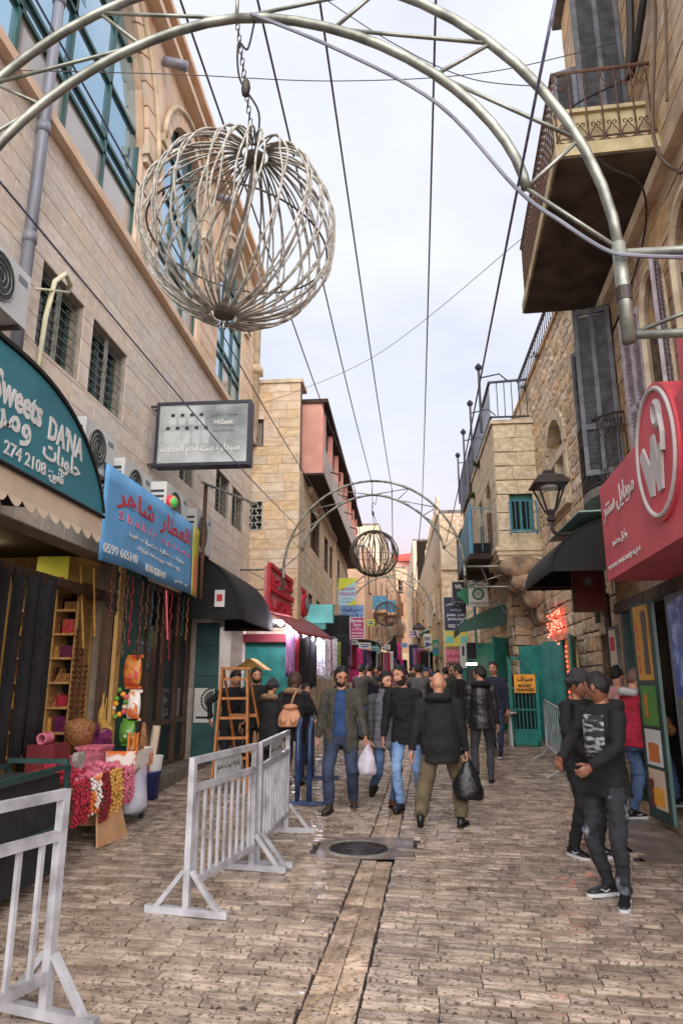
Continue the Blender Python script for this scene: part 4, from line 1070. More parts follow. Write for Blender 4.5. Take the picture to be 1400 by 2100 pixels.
def build_ball(c, rad, label, ribs=24, strands=2, tilt=0.0, sub=22, rope='rope_light', group='wire ball lanterns', hang=None, seed=3, rr=.013):
    r_ = random.Random(seed); c = V(c)
    Bl = thing('wire_ball', label, 'lantern', (c.x, c.y, c.z - rad), group)
    Mx = Matrix.Rotation(tilt, 3, 'Y')
    for i in range(ribs):
        a0 = 2 * math.pi * i / ribs + r_.uniform(-.05, .05); tw = r_.uniform(.0, .14); b = MB()
        bulge = r_.uniform(.975, 1.02)
        for s_ in range(strands):
            pts = []
            for k in range(sub + 1):
                ph = math.pi * (.045 + .91 * k / sub)
                aa = a0 + tw * math.sin(ph * 1.0) + .02 * math.sin(6 * ph + s_ * 3 + i)
                rr_ = rad * bulge * (1 + .014 * math.sin(3 * ph + i * 2)) + (s_ - .5) * .016 * math.sin(9 * ph + i)
                p = V((rr_ * math.sin(ph) * math.cos(aa), rr_ * math.sin(ph) * math.sin(aa), rad * .97 * math.cos(ph)))
                p.x += (s_ - .5) * .018 * math.sin(a0); p.y -= (s_ - .5) * .018 * math.cos(a0)
                pts.append(c + Mx @ p)
            b.tube(pts, rr, 6)
        b.build('rib', rope, Bl, True)
    for zz, nm in ((.9, 'top_hub'), (-.9, 'bottom_hub')):
        part(nm, 'rope_dark', Bl, lambda b: b.lathe([(.02, -.04), (.06, -.03), (.065, .02), (.03, .05)], c + Mx @ V((0, 0, rad * zz)), 12), True)
    part('hoop', 'rope_dark', Bl, lambda b: b.tube([c + Mx @ V((rad * .93 * math.cos(t * math.pi / 20), rad * .93 * math.sin(t * math.pi / 20), rad * -.12)) for t in range(40)], .006, 5, closed=True))
    part('core', 'rope_dark', Bl, lambda b: b.tube([c + Mx @ V((0, 0, rad * .88)), c + Mx @ V((.02, 0, 0)), c + Mx @ V((0, 0, -rad * .88))], .014, 6))
    if hang:
        top = c + Mx @ V((0, 0, rad * .93)); hang = V(hang); d = hang - top; n = max(6, int(d.length / .045)); ch = MB()
        for k in range(n):
            p = top + d * ((k + .5) / n); L = d.length / n * .75
            e = V((.011, 0, 0)) if k % 2 else V((0, .011, 0))
            ch.tube([p + e + V((0, 0, L * .6)), p + e * .4 + V((0, 0, L * .8)), p - e + V((0, 0, L * .6)), p - e - V((0, 0, L * .6)), p - e * .4 - V((0, 0, L * .8)), p + e - V((0, 0, L * .6))], .0035, 4, closed=True)
        ch.build('chain', 'iron_black', Bl)
        part('cord', 'cable_black', Bl, lambda b: wire(b, [hang + V((.12, 0, -.02)), hang + V((.08, 0, -.25)), hang + V((.02, 0, -.2)), top + d * .55 + V((-.03, 0, 0)), top + d * .3 + V((.06, 0, 0)), top + V((0, 0, .05))], .007))
        part('plug', 'iron_black', Bl, lambda b: b.lathe([(.005, -.06), (.022, -.05), (.03, 0), (.022, .05), (.01, .07)], top + d * .48, 8), True)
    return Bl
AY = [3.4, 16.4, 33.0, 50.0]
f1 = at(1268, 510, Y=AY[0])
xc1 = f1.x - HW
arch1, hang1 = build_arch(xc1, AY[0], f1.z, -3.98, rwx(3.4) - .02, 'nearest steel arch, its tubes crossing the top of the picture', r=.029, n=14)
b1c = at(492, 478, Y=AY[0])
build_ball(b1c, .56, 'big rope-wrapped wire ball hanging nearest, beside the glass building', 31, 2, tilt=.14, sub=36, hang=hang1, rr=.0062)
fl, fr_ = at(588, 1165, Y=AY[1]), at(945, 1165, Y=AY[1])
xc2 = (fl.x + fr_.x) / 2; z2 = fl.z
arch2, hang2 = build_arch(xc2, AY[1], z2, -3.98, 3.25, 'second steel arch framing the middle of the street', r=.03, n=10)
build_ball(at(767, 1135, Y=AY[1]), .58, 'second wire ball with bare brown ribs under the middle arch', 24, 1, sub=20, hang=hang2, rope='rope_dark', rr=.014, seed=5)
a3 = at(793, 1258, Y=AY[2])
arch3, hang3 = build_arch(a3.x, AY[2], at(887, 1259, Y=AY[2]).z, -2.65, 1.6, 'third steel arch farther up, between the sign boards', r=.03, n=8)
build_ball(at(793, 1259, Y=AY[2]), .6, 'third wire ball, brown, in front of the peach house', 20, 1, sub=14, hang=hang3, rope='rope_dark', rr=.016, seed=6)
a4 = at(813, 1262, Y=AY[3])
arch4, hang4 = build_arch(a4.x, AY[3], at(866, 1262, Y=AY[3]).z, -1.0, 1.2, 'fourth and farthest steel arch near the steps', r=.03, n=8)
build_ball(at(814, 1288, Y=AY[3]), .62, 'pale fourth wire ball, smallest and farthest', 18, 1, sub=12, hang=hang4, rope='rope_light', rr=.018, seed=7)
build_ball(at(784, 1300, Y=40), .6, 'faint wire ball low beside the third, without an arch', 16, 1, sub=12, rope='rope_light', rr=.016, seed=8, hang=at(784, 1262, Y=40))

# overhead cables strung from arch to arch
def span(name, label, pts, r, m, sag=0.0, back=0.25, group='overhead cables'):
    P = [V(p) for p in pts]
    if back: P = [P[0] + (P[0] - P[1]) * back] + P
    b = MB(); wire(b, P, r, 5, 10)
    return tag(b.build(name, m, None, True), label, 'cable', group)
node2 = {'a': at(727, 1003, Y=AY[1]), 'b': at(762, 990, Y=AY[1]), 'c': at(803, 1003, Y=AY[1]), 'd': at(865, 1035, Y=AY[1]), 'e': at(912, 1120, Y=AY[1]), 'f': at(667, 1040, Y=AY[1]), 'g': at(620, 1090, Y=AY[1])}
for k, lab, p0, mid in (('a', 'blue overhead cable passing just right of the cornice into the ball', (370, 0), None), ('b', 'overhead cable running to the crown of the second arch', (528, 0), None),
                        ('c', 'overhead cable crossing the sky right of the big ball', (655, 0), None), ('d', 'nearly upright overhead cable in the middle of the sky', (893, 0), None),
                        ('e', 'thick overhead cable tied to the end of the near arch tube', (1138, 0), (1060, 388)), ('f', 'blue cable slanting across the glass front and the pharmacy sign', (75, 0), None), ('g', 'blue cable slanting across the barred windows', (0, 372), None)):
    P0 = at(*p0, Y=AY[0]); pts = [P0]
    if mid: pts = [at(p0[0] + 12, p0[1] - 60, Y=2.6), at(*mid, Y=AY[0] + .03)]
    pts.append(node2[k])
    m_ = (pts[-2] + pts[-1]) / 2 - V((0, 0, .12)); pts.insert(-1, m_)
    span('overhead_cable', lab, pts, .0085, 'cable_blue', back=.12 if not mid else .1)
for k, lab, q in (('a', 'dark cable from the second arch down to the third, left of the ball', (748, 1190)), ('c', 'dark cable from the second arch to the third, behind the ball', (806, 1185)), ('d', 'dark cable from the second arch falling to the right end of the third', (850, 1200)), ('f', 'pale cable from the second arch across the dark eaves', (722, 1215))):
    span('overhead_cable', lab, [node2[k], at(*q, Y=AY[2])], .013, 'wire_grey', back=0)
def cross(lab, pts, r=.006): span('cross_wire', lab, pts, r, 'wire_grey', back=0, group='thin wires across the street')
cross('thin wire across the whole street above the big ball', [at(-20, 143, X=-3.95), at(350, 152, Y=6.3), at(690, 166, Y=6.6), at(1000, 148, Y=7), at(1262, 88, Y=7.2)])
cross('thin slack wire from the top of the picture to the balcony corner', [at(640, -20, Y=6.0), at(800, 85, Y=6.2), at(960, 160, Y=6.4), at(1118, 178, Y=6.6)])
cross('thin pale wire from the cream house up to the balcony', [at(520, 835, Y=17.3), at(760, 735, Y=14), at(1078, 482, Y=9.8)])
cross('white cable looping from the arch foot to the corbels', [at(985, 1160, Y=16.2), at(1015, 1225, Y=16.1), at(1060, 1280, Y=16), at(1125, 1295, X=3.2)], .012)
part('power_cord', 'pipe_grey', arch1, lambda b: wire(b, [V((xc1 + .1, AY[0] - .04, f1.z + RISE - .38)), at(700, 105, Y=AY[0] - .04), at(900, 215, Y=AY[0] - .04), at(1060, 388, Y=AY[0] - .05), at(1150, 455, Y=AY[0] - .05), at(1240, 512, Y=AY[0] - .05), at(1300, 524, Y=AY[0] - .05), at(1420, 528, Y=AY[0])], .011, 6))
# ================================================================ signs, awnings, air conditioners
FY = V((0, -1, 0)); EX = V((1, 0, 0)); EZ = V((0, 0, 1)); EYp = V((0, 1, 0))
for nm, c_ in dict(white=(232, 230, 226), letter_white=(225, 224, 222), black_print=(28, 28, 30), red_letter=(196, 44, 62), magenta=(176, 40, 112), pink_letter=(240, 130, 164), sign_grey=(178, 184, 186),
                   dark_green=(20, 122, 84), sign_amber=(240, 168, 52), navy_board=(38, 40, 74), sign_blue=(140, 176, 222), sign_lime=(206, 214, 60), sign_sky=(168, 206, 224), blue_letter=(50, 84, 170), grey_letter=(128, 136, 140),
                   starb_green=(16, 118, 82), wn_red=(214, 88, 100), wn_red2=(216, 80, 94), wn_grey=(206, 202, 202), turquoise=(110, 198, 198), ac_white=(214, 218, 218), ac_dark=(60, 64, 68), cloth_teal=(52, 126, 142), valance=(216, 196, 172),
                   banner_blue=(100, 168, 222), banner_yellow=(214, 206, 96), banner_orange=(222, 138, 92), awning_black=(26, 25, 26), awning_edge=(150, 190, 182), awning_green=(44, 92, 78), awning_red=(132, 44, 46), maroon=(120, 36, 44)).items():
    flat(nm, *c_, rough=0.55, scale=2.2, bump=0.08)
MATS['awning_black'].node_tree.nodes['Principled BSDF'].inputs['Roughness'].default_value = .8
mat('higeen_face', srgb(186, 192, 192), srgb(112, 122, 124), rough=0.35, scale=1.3, contrast=(.4, .62), coat=.2)
flat('pale_print', 188, 196, 198)

# teal shop sign with scalloped valance
DX = -2.9
dn = thing('shop_awning', 'teal arched awning sign lettered Sweets with a scalloped cream valance', 'awning', (DX, 4.4, 2.95))
def dtop(y):
    t = (y - 4.45) / 1.80
    return 3.24 + .87 * max(0.0, 1 - abs(t) ** 2.6) ** .75 if y > 4.45 else 3.24 + .87 * max(0, 1 - (abs(y - 4.45) / 2.6) ** 2.6) ** .75
ys = [2.2 + (6.25 - 2.2) * k / 40 for k in range(41)]
dn_panel = part('panel', 'cloth_teal', dn, lambda b: b.loft([[V((DX, y, 3.235)), V((DX - .05, y, 3.235)), V((DX - .05, y, max(dtop(y), 3.24))), V((DX, y, max(dtop(y), 3.24)))] for y in ys]))
part('roof', 'awning_black', dn, lambda b: b.loft([[V((DX - .04, y, max(dtop(y), 3.25) + .012)), V((DX + .02, y, max(dtop(y), 3.25) + .012)), V((DX + .02, y, max(dtop(y), 3.25) + .045)), V((-3.96, y, max(dtop(y), 3.25) + .15)), V((-3.96, y, max(dtop(y), 3.25) + .12))] for y in ys]))
part('edge_piping', 'awning_black', dn, lambda b: b.tube([(DX + .01, y, 3.225) for y in ys], .02, 5))
nsc = 20
for k in range(nsc):
    a = 2.25 + (6.25 - 2.25) * k / nsc; w = (6.25 - 2.25) / nsc
    part('scallop', 'valance', dn, lambda b: b.prism([(DX - .004, a + .004, 3.22)] + [(DX - .004 + .015 * math.sin(math.pi * j / 8), a + w * (j / 8) * .99 + .003, 3.03 - .075 * math.sin(math.pi * j / 8)) for j in range(9)] + [(DX - .004, a + w - .004, 3.22)], (-.008, 0, 0)))
frD = (V((DX, 0, 0)), EYp, EZ, EX)
lettering("Sweets", frD, (4.30, 4.98, 3.66, 3.90), 'letter_white', dn_panel, bold=.03)
lettering("DA'NA", frD, (5.10, 5.72, 3.62, 3.83), 'letter_white', dn_panel, bold=.03)
lettering("حلويات", frD, (5.05, 5.70, 3.40, 3.62), 'letter_white', dn_panel, bold=.02)
lettering("ومر", frD, (4.36, 4.85, 3.43, 3.63), 'letter_white', dn_panel, bold=.02)
lettering("274 2108", frD, (4.52, 5.12, 3.30, 3.41), 'letter_white', dn_panel, bold=.01)
lettering("تلفون:", frD, (5.17, 5.42, 3.28, 3.41), 'letter_white', dn_panel, bold=.01)

# blue spice-shop banner
BX = -3.4
bn = thing('spice_banner', 'pale blue spice shop banner with pink lettering beside the teal awning', 'banner', (BX, 7.3, 2.95))
def bw(u, v, n=0.0):
    y = 7.32 + 3.72 * u; z = 3.0 + 1.14 * v
    return V((BX + .025 * math.sin(u * 9) * (1 - v) + n, y, z + .03 * math.sin(u * 3.1)))
bp_ = part('sheet', 'banner_blue', bn, lambda b: b.sheet(lambda u, v: (bw(u * .9, v), EX), 30, 6, .012), True)
part('fruit_panel', 'banner_yellow', bn, lambda b: b.sheet(lambda u, v: (bw(.9 + .1 * u, v), EX), 4, 6, .012), True)
part('fruit_print', 'banner_orange', bn, lambda b: b.prism([bw(.945 + .035 * math.cos(t * .4), .3 + .28 * math.sin(t * .4), .004) for t in range(16)], (.003, 0, 0)))
part('fruit_print', 'sign_lime', bn, lambda b: b.prism([bw(.93 + .025 * math.cos(t * .4), .72 + .16 * math.sin(t * .4), .004) for t in range(16)], (.003, 0, 0)))
part('rod', 'iron_black', bn, lambda b: b.tube([bw(0, 1) + V((-.03, 0, 0)), bw(1, 1) + V((-.03, 0, 0))], .02, 6))
for u in (.02, .5, .98): part('stay', 'iron_black', bn, lambda b: b.tube([bw(u, .98) + V((-.03, 0, 0)), V((-4.0, bw(u, 1).y, 4.0))], .014, 5))
bwp = lambda a, b_, n: bw(a, b_, n)
lettering("شاهر", None or (V(), EX, EX, EX), (.09, .43, .60, .87), 'red_letter', bp_, bold=.015, warp=bwp)
lettering("العطار", (V(), EX, EX, EX), (.50, .86, .60, .88), 'red_letter', bp_, bold=.015, warp=bwp)
lettering("S h a h i r", (V(), EX, EX, EX), (.11, .47, .49, .585), 'pink_letter', bp_, bold=.01, warp=bwp)
lettering("s p i c e s", (V(), EX, EX, EX), (.53, .86, .47, .565), 'pink_letter', bp_, bold=.01, warp=bwp)
lettering("بهارات - عطارة - مكسرات - قهوة", (V(), EX, EX, EX), (.2, .78, .345, .42), 'letter_white', bp_, warp=bwp)
lettering("زيوت نباتية - ورود مجففة - شوكولاته", (V(), EX, EX, EX), (.28, .74, .235, .305), 'letter_white', bp_, warp=bwp)
lettering("0599 665140", (V(), EX, EX, EX), (.02, .29, .09, .19), 'letter_white', bp_, bold=.01, warp=bwp)
lettering("0598 628149", (V(), EX, EX, EX), (.38, .60, .06, .15), 'letter_white', bp_, bold=.01, warp=bwp)
lettering("بيت لحم", (V(), EX, EX, EX), (.70, .84, .06, .13), 'letter_white', bp_, warp=bwp)

# pharmacy box sign
HY = 10.0
hg = thing('pharmacy_sign', 'grey light-box pharmacy sign with bottle rows standing out from the glass building', 'sign', (-3.1, HY, 4.95))
hx0, hx1, hz0, hz1 = -3.88, -2.34, 4.95, 6.03
hb = part('box', ['iron_navy', 'iron_navy'], hg, lambda b: (b.box(hx0, hx1, HY, HY + .2, hz0, hz1)))
part('rim', 'iron_navy', hb, lambda b: (b.box(hx0, hx1, HY - .03, HY - .001, hz0, hz0 + .05), b.box(hx0, hx1, HY - .03, HY - .001, hz1 - .05, hz1), b.box(hx0, hx0 + .05, HY - .03, HY - .001, hz0 + .05, hz1 - .05), b.box(hx1 - .05, hx1, HY - .03, HY - .001, hz0 + .05, hz1 - .05)))
hf = part('face', 'higeen_face', hb, lambda b: b.box(hx0 + .05, hx1 - .05, HY - .012, HY - .002, hz0 + .05, hz1 - .05))
frH = (V((0, HY - .013, 0)), EX, EZ, FY)
for row, n, z in ((0, 4, 5.80), (1, 5, 5.58)):
    for k in range(n):
        x = hx0 + .22 + k * .155 + (.05 if row == 0 else -.02)
        part('bottle_print', 'pale_print', hf, lambda b: b.box(x - .055, x + .055, HY - .0155, HY - .0135, z - .26 if row else z - .16, z - .05))
        part('bottle_print', 'black_print', hf, lambda b: (b.box(x - .03, x + .03, HY - .017, HY - .0137, z - .02, z + .03),))
lettering("لصحة الملايين", frH, (-3.0, -2.55, 5.76, 5.86), 'grey_letter', hf)
part('label_print', 'grey_letter', hf, lambda b: b.box(-2.98, -2.56, HY - .016, HY - .0135, 5.61, 5.73))
lettering("HiGeen", (V((0, HY - .016, 0)), EX, EZ, FY), (-2.93, -2.63, 5.63, 5.71), 'letter_white', hf, bold=.02)
lettering("Hand Sanitizer", frH, (-2.95, -2.6, 5.51, 5.56), 'grey_letter', hf)
lettering("صيدلية بيت لحم الجديدة", frH, (-3.78, -2.5, 5.12, 5.32), 'letter_white', hf, bold=.012)
for z in (5.0, 5.98): part('bracket', 'iron_black', hg, lambda b: (b.beam((-4.0, HY + .02, z), (hx0, HY + .02, z), .035), b.beam((-4.0, HY + .16, z), (hx0, HY + .16, z), .035)))

# air conditioners
def ac_unit(label, y, z, w=.8, h=.56, d=.3, x=-4.0, out=.25, rot=0, facing=1, group='air conditioner units on the wall'):
    a = thing('air_conditioner', label, 'air conditioner', (x, y, z), group)
    bx = x + out + d
    body = part('body', 'ac_white', a, lambda b: b.box(x + out, bx, y, y + w, z, z + h))
    cy, cz, rr = y + w * .4, z + h * .5, h * .4
    part('fan_recess', 'ac_dark', body, lambda b: b.tube([(bx + .001, cy, cz), (bx + .006, cy, cz)], rr, 24))
    for k in range(1, 5): part('fan_guard', 'grille_grey', body, lambda b: b.tube([(bx + .012, cy + rr * k / 4 * math.cos(t * math.pi / 12), cz + rr * k / 4 * math.sin(t * math.pi / 12)) for t in range(24)], .005, 4, closed=True))
    part('fan_blades', 'ac_dark', body, lambda b: [b.prism([(bx + .007, cy, cz), (bx + .007, cy + rr * .8 * math.cos(t), cz + rr * .8 * math.sin(t)), (bx + .007, cy + rr * .8 * math.cos(t + .8), cz + rr * .8 * math.sin(t + .8))], (.003, 0, 0)) for t in (0, 2.1, 4.2)])
    for k in range(6): part('vent_slot', 'ac_dark', body, lambda b: b.box(x + out + .04, bx - .04, y - .003, y + .0005, z + .08 + k * (h - .16) / 6, z + .08 + k * (h - .16) / 6 + .04))
    part('badge', 'grey_letter', body, lambda b: b.box(bx + .0005, bx + .004, y + w - .2, y + w - .05, z + h - .14, z + h - .08))
    part('bracket', 'iron_black', a, lambda b: (b.beam((x, y + .08, z - .02), (bx, y + .08, z - .02), .035), b.beam((x, y + w - .08, z - .02), (bx, y + w - .08, z - .02), .035)))
    part('hose', 'hose_cream', a, lambda b: b.tube([(x + .1, y + .1, z + .02), (x + .1, y + .1, z - .16), (x + .04, y + .1, z - .22), (x + .02, y + .1, z - .3)], .02, 6))
    return a
ac_unit('air conditioner cut by the picture edge next to the downpipe', 4.72, 4.86, .78, .54, .3, out=.24)
ac_unit('air conditioner peeking out behind the end of the teal awning', 6.85, 4.0, .78, .54, out=.24)
ac_unit('air conditioner above the start of the blue spice banner', 7.95, 3.86, .92, .56, out=.24)
ac_unit('air conditioner above the middle of the spice banner under the pharmacy sign', 9.5, 3.9, 1.0, .66, out=.24)
ac_unit('air conditioner beyond the spice banner beside the antenna pole', 11.15, 3.86, .9, .7, out=.2)
mat('toy_ball', (.8, .05, .08), (.1, .7, .15), rough=.4, scale=3, contrast=(.45, .55))
tag(part('ball', 'toy_ball', None, lambda b: b.sphere((-3.42, 9.6, 4.26), .11), True), 'small red and green ball sitting on top of the spice banner', 'ball')
an = thing('antenna', 'rusty antenna pole with a long rake of rods above the spice banner', 'antenna', (-3.35, 11.1, 3.2))
part('pole', 'iron_rust', an, lambda b: b.tube([(-3.35, 11.1, 3.0), (-3.35, 11.1, 4.95)], .035, 8), True)
part('boom', 'grille_grey', an, lambda b: b.tube([(-3.4, 11.0, 4.98), (-2.55, 11.6, 4.72)], .022, 6))
for k in range(9): part('rod', 'grille_grey', an, lambda b: b.tube([V((-3.4, 11.0, 4.98)).lerp(V((-2.55, 11.6, 4.72)), k / 8) + V((-.1, .12, .1)), V((-3.4, 11.0, 4.98)).lerp(V((-2.55, 11.6, 4.72)), k / 8) + V((.1, -.12, -.1))], .006, 4))

# black barrel awning past the spice shop
def barrel_awning(name, label, x_wall, x_out, y0, y1, ztop, zbot, m, edge, parent=None, curve=1.0, sign=1):
    a = thing(name, label, 'awning', (x_wall, (y0 + y1) / 2, zbot))
    prof = [(x_wall + (x_out - x_wall) * math.sin(math.pi / 2 * k / 10), zbot + (ztop - zbot) * math.cos(math.pi / 2 * k / 10) ** curve) for k in range(11)]
    part('canopy', m, a, lambda b: b.loft([[V((x, y, z)) for x, z in prof] + [V((x - .02 * sign * .5, y, z - .02)) for x, z in reversed(prof)] for y in [y0 + (y1 - y0) * j / 6 for j in range(7)]]), True)
    for y in (y0 + .01, y1 - .01): part('end_panel', m, a, lambda b: b.prism([V((x_wall, y, zbot))] + [V((x, y, z - .012)) for x, z in prof], (0, .008, 0)))
    part('edge_trim', edge, a, lambda b: b.tube([(x_wall + .04 * sign, y0, ztop + .02), (x_wall + .04 * sign, y1, ztop + .02)], .035, 5))
    for y in (y0 + .1, y1 - .1): part('frame_bar', 'iron_black', a, lambda b: b.tube([(x_wall, y, zbot + .03), (x_out - .03 * sign, y, zbot + .03)], .015, 5))
    return a
ba = barrel_awning('black_awning', 'black barrel awning hanging between the spice banner and the red shop', -4.0, -2.9, 12.0, 15.2, 3.95, 2.75, 'awning_black', 'awning_edge')
part('notice', 'letter_white', ba, lambda b: b.box(-3.35, -3.17, 11.96, 11.985, 2.95, 3.25))
part('notice_print', 'red_letter', ba, lambda b: b.box(-3.31, -3.21, 11.95, 11.958, 3.05, 3.17))

# right: red phone-shop sign
def rpl(u, z, n): return rp(u, z, n)
WNo = .72
wn_ = thing('phone_shop_sign', 'big red phone shop sign with white round emblem jutting over the right shops', 'sign', tuple(rp(6, 2.74, WNo)))
wp = part('board', 'wn_red', wn_, lambda b: b.prism([rp(2.5, 2.74, 0), rp(7.72, 2.74, 0), rp(7.72, 2.74, WNo), rp(2.5, 2.74, WNo)], (0, 0, 1.06)))
cu_, cz_, ru_, rz_ = 5.57, 3.52, .52, .56
def disc_pts(ru, rz, n0, k=36): return [rp(cu_ + ru * math.cos(2 * math.pi * j / k), cz_ + rz * math.sin(2 * math.pi * j / k), n0) for j in range(k)]
part('disc', 'wn_red2', wn_, lambda b: b.prism(disc_pts(ru_ * 1.04, rz_ * 1.04, WNo - .2), RW_ * .225))
part('ring', 'wn_grey', wn_, lambda b: b.tube(disc_pts(ru_ * .95, rz_ * .95, WNo + .03), .02, 6, closed=True))
def emb(pts): return [rp(cu_ - x * ru_, cz_ + z * rz_, WNo + .028) for x, z in pts]
part('emblem', 'wn_grey', wn_, lambda b: b.prism(emb([(-.72, .10), (-.52, .22), (-.22, -.18), (-.05, .25), (.1, .25), (.18, -.22), (.3, .05), (.42, .02), (.26, -.62), (.05, -.62), (-.08, -.22), (-.2, -.62), (-.36, -.6)]), RW_ * .02))
part('emblem', 'wn_grey', wn_, lambda b: b.tube([rp(cu_ - (.32 + .14 * math.cos(t * .5)) * ru_, cz_ + (.5 + .17 * math.sin(t * .5)) * rz_, WNo + .034) for t in range(13)], .032, 5, closed=True))
part('emblem', 'wn_grey', wn_, lambda b: b.tube([rp(cu_ - .45 * ru_, cz_ + .5 * rz_, WNo + .034), rp(cu_ - .5 * ru_, cz_ + .15 * rz_, WNo + .034), rp(cu_ - .44 * ru_, cz_ - .1 * rz_, WNo + .034)], .03, 5))
frW = (rp(0, 0, WNo + .002), -RU, EZ, RW_)
lettering("موبايل سنتر", frW, (-7.6, -6.35, 3.36, 3.62), 'letter_white', wp, bold=.01)
lettering("وكيل معتمد", frW, (-7.35, -6.75, 3.03, 3.14), 'letter_white', wp)
lettering("www.wataniya.ps", frW, (-7.6, -6.35, 2.82, 2.90), 'letter_white', wp)
part('flat_top', 'wn_red2', wn_, lambda b: b.prism([rp(2.5, 3.802, 0), rp(4.95, 3.802, 0), rp(4.95, 3.802, WNo - .02), rp(2.5, 3.802, WNo - .02)], (0, 0, .4)))
# right: black barrel awning and the lantern before it
ra = barrel_awning('black_awning', 'black barrel awning with pale green top beside the red phone sign', 3.12, 1.9, 8.9, 10.9, 3.8, 3.05, 'awning_black', 'awning_edge', sign=-1)
part('roof_sheet', 'awning_edge', ra, lambda b: b.prism([(3.1, 8.9, 3.84), (2.3, 8.9, 3.81), (2.3, 10.9, 3.81), (3.1, 10.9, 3.84)], (0, 0, .02)))
def lantern(label, p, s=1.0, arm=None):
    p = V(p); L = thing('street_lantern', label, 'lantern', tuple(p), 'iron street lanterns')
    def sq(r, z): return [p + V((r * s * x, r * s * y, z * s)) for x, y in ((-1, -1), (1, -1), (1, 1), (-1, 1))]
    part('base', 'iron_black', L, lambda b: b.loft([sq(.05, 0), sq(.06, .04), sq(.035, .07), sq(.06, .12), sq(.07, .15)]))
    part('roof', 'iron_black', L, lambda b: b.loft([sq(.235, .5), sq(.24, .53), sq(.17, .62), sq(.1, .66), sq(.06, .68), sq(.07, .71), sq(.02, .74)]))
    for x, y in ((-1, -1), (1, -1), (1, 1), (-1, 1)): part('post', 'iron_black', L, lambda b: b.beam(p + V((.065 * s * x, .065 * s * y, .14 * s)), p + V((.19 * s * x, .19 * s * y, .51 * s)), .022 * s))
    part('lamp', 'letter_white', L, lambda b: b.lathe([(.12 * s, .46 * s), (.12 * s, .5 * s)], p, 12))
    if arm: part('arm', 'iron_black', L, lambda b: wire(b, [p + V((0, 0, .02))] + [V(q) for q in arm], .025 * s, 6))
    return L
lp = at(1130, 1068, Y=9.3)
lantern('black iron street lantern standing over the right black awning', lp, .98, [lp + V((.05, 0, -.18)), lp + V((.5, .1, -.12)), V((3.2, 9.5, lp.z + .05))])
lf = at(859, 1318, Y=30)
lantern('small black street lantern farther up on the right', lf, 1.15, [lf + V((.1, 0, -.2)), V((1.6, 30.2, lf.z + .1))])
# framed menu board hanging under that awning
mb = thing('framed_board', 'dark framed board with star emblem hanging under the right black awning', 'board', (2.6, 10.6, 2.65))
bx0, bx1 = at(1170, 1175, Y=10.6).x, at(1238, 1175, Y=10.6).x
bz0, bz1 = at(1205, 1255, Y=10.6).z, at(1205, 1178, Y=10.6).z + .2
part('panel', 'maroon', mb, lambda b: b.box(bx0 + .04, bx1 - .04, 10.62, 10.66, bz0 + .04, bz1))
part('frame', 'brown_wood', mb, lambda b: (b.box(bx0, bx0 + .04, 10.6, 10.67, bz0, bz1), b.box(bx1 - .04, bx1, 10.6, 10.67, bz0, bz1), b.box(bx0 + .04, bx1 - .04, 10.6, 10.67, bz0, bz0 + .04), b.box(bx0 + .04, bx1 - .04, 10.6, 10.67, bz1 - .04, bz1)))
sx_, sz_ = (bx0 + bx1) / 2, (bz0 + bz1) / 2 + .08
part('star_print', 'grey_letter', mb, lambda b: b.prism([V((sx_ + (.12 if k % 2 == 0 else .035) * math.sin(k * math.pi / 8), 10.617, sz_ + (.12 if k % 2 == 0 else .035) * math.cos(k * math.pi / 8))) for k in range(16)], (0, -.004, 0)))

# coffee sign with arrow, on the arch bracket
SY = 19.0
s0, s1 = at(959, 1195, Y=SY), at(1001, 1243, Y=SY)
cs = thing('coffee_sign', 'white coffee shop sign with green arrow pointing to the street', 'sign', (s0.x, SY, s1.z))
cf_ = part('board', 'letter_white', cs, lambda b: b.box(s0.x, s1.x, SY, SY + .06, s1.z, s0.z))
mz = (s0.z + s1.z) / 2; mx_ = (s0.x + s1.x) / 2
part('arrow', 'starb_green', cs, lambda b: b.prism([(s0.x - .003, SY, s0.z), (s0.x - .003, SY, s1.z), (s0.x - .33, SY, mz)], (0, .06, 0)))
frS = (V((0, SY - .001, 0)), EX, EZ, FY)
w_ = s1.x - s0.x
lettering("This Way...", frS, (s0.x + .03, s1.x - .03, s0.z - .13, s0.z - .04), 'black_print', cf_, bold=.015)
lettering("STARBUCKS", frS, (s0.x + .02, s1.x - .02, s1.z + .03, s1.z + .12), 'black_print', cf_, bold=.015)
def ring_mark(b, cx, y, cz, r0, r1, k=28):
    for j in range(k):
        a0, a1 = 2 * math.pi * j / k, 2 * math.pi * (j + 1) / k
        b.prism([(cx + r0 * math.cos(a0), y, cz + r0 * math.sin(a0)), (cx + r1 * math.cos(a0), y, cz + r1 * math.sin(a0)), (cx + r1 * math.cos(a1), y, cz + r1 * math.sin(a1)), (cx + r0 * math.cos(a1), y, cz + r0 * math.sin(a1))], (0, -.003, 0))
part('emblem', 'starb_green', cf_, lambda b: (ring_mark(b, mx_, SY - .001, mz + .01, .11, .17), [b.box(mx_ - .075 + .034 * k, mx_ - .06 + .034 * k, SY - .004, SY - .001, mz - .06, mz + .08) for k in range(5)]))
part('hanger', 'iron_black', cs, lambda b: b.tube([(s0.x + .02, SY + .03, s0.z), (s0.x + .02, SY + .03, s0.z + .3), (2.86, SY + .03, s0.z + .3)], .02, 5))
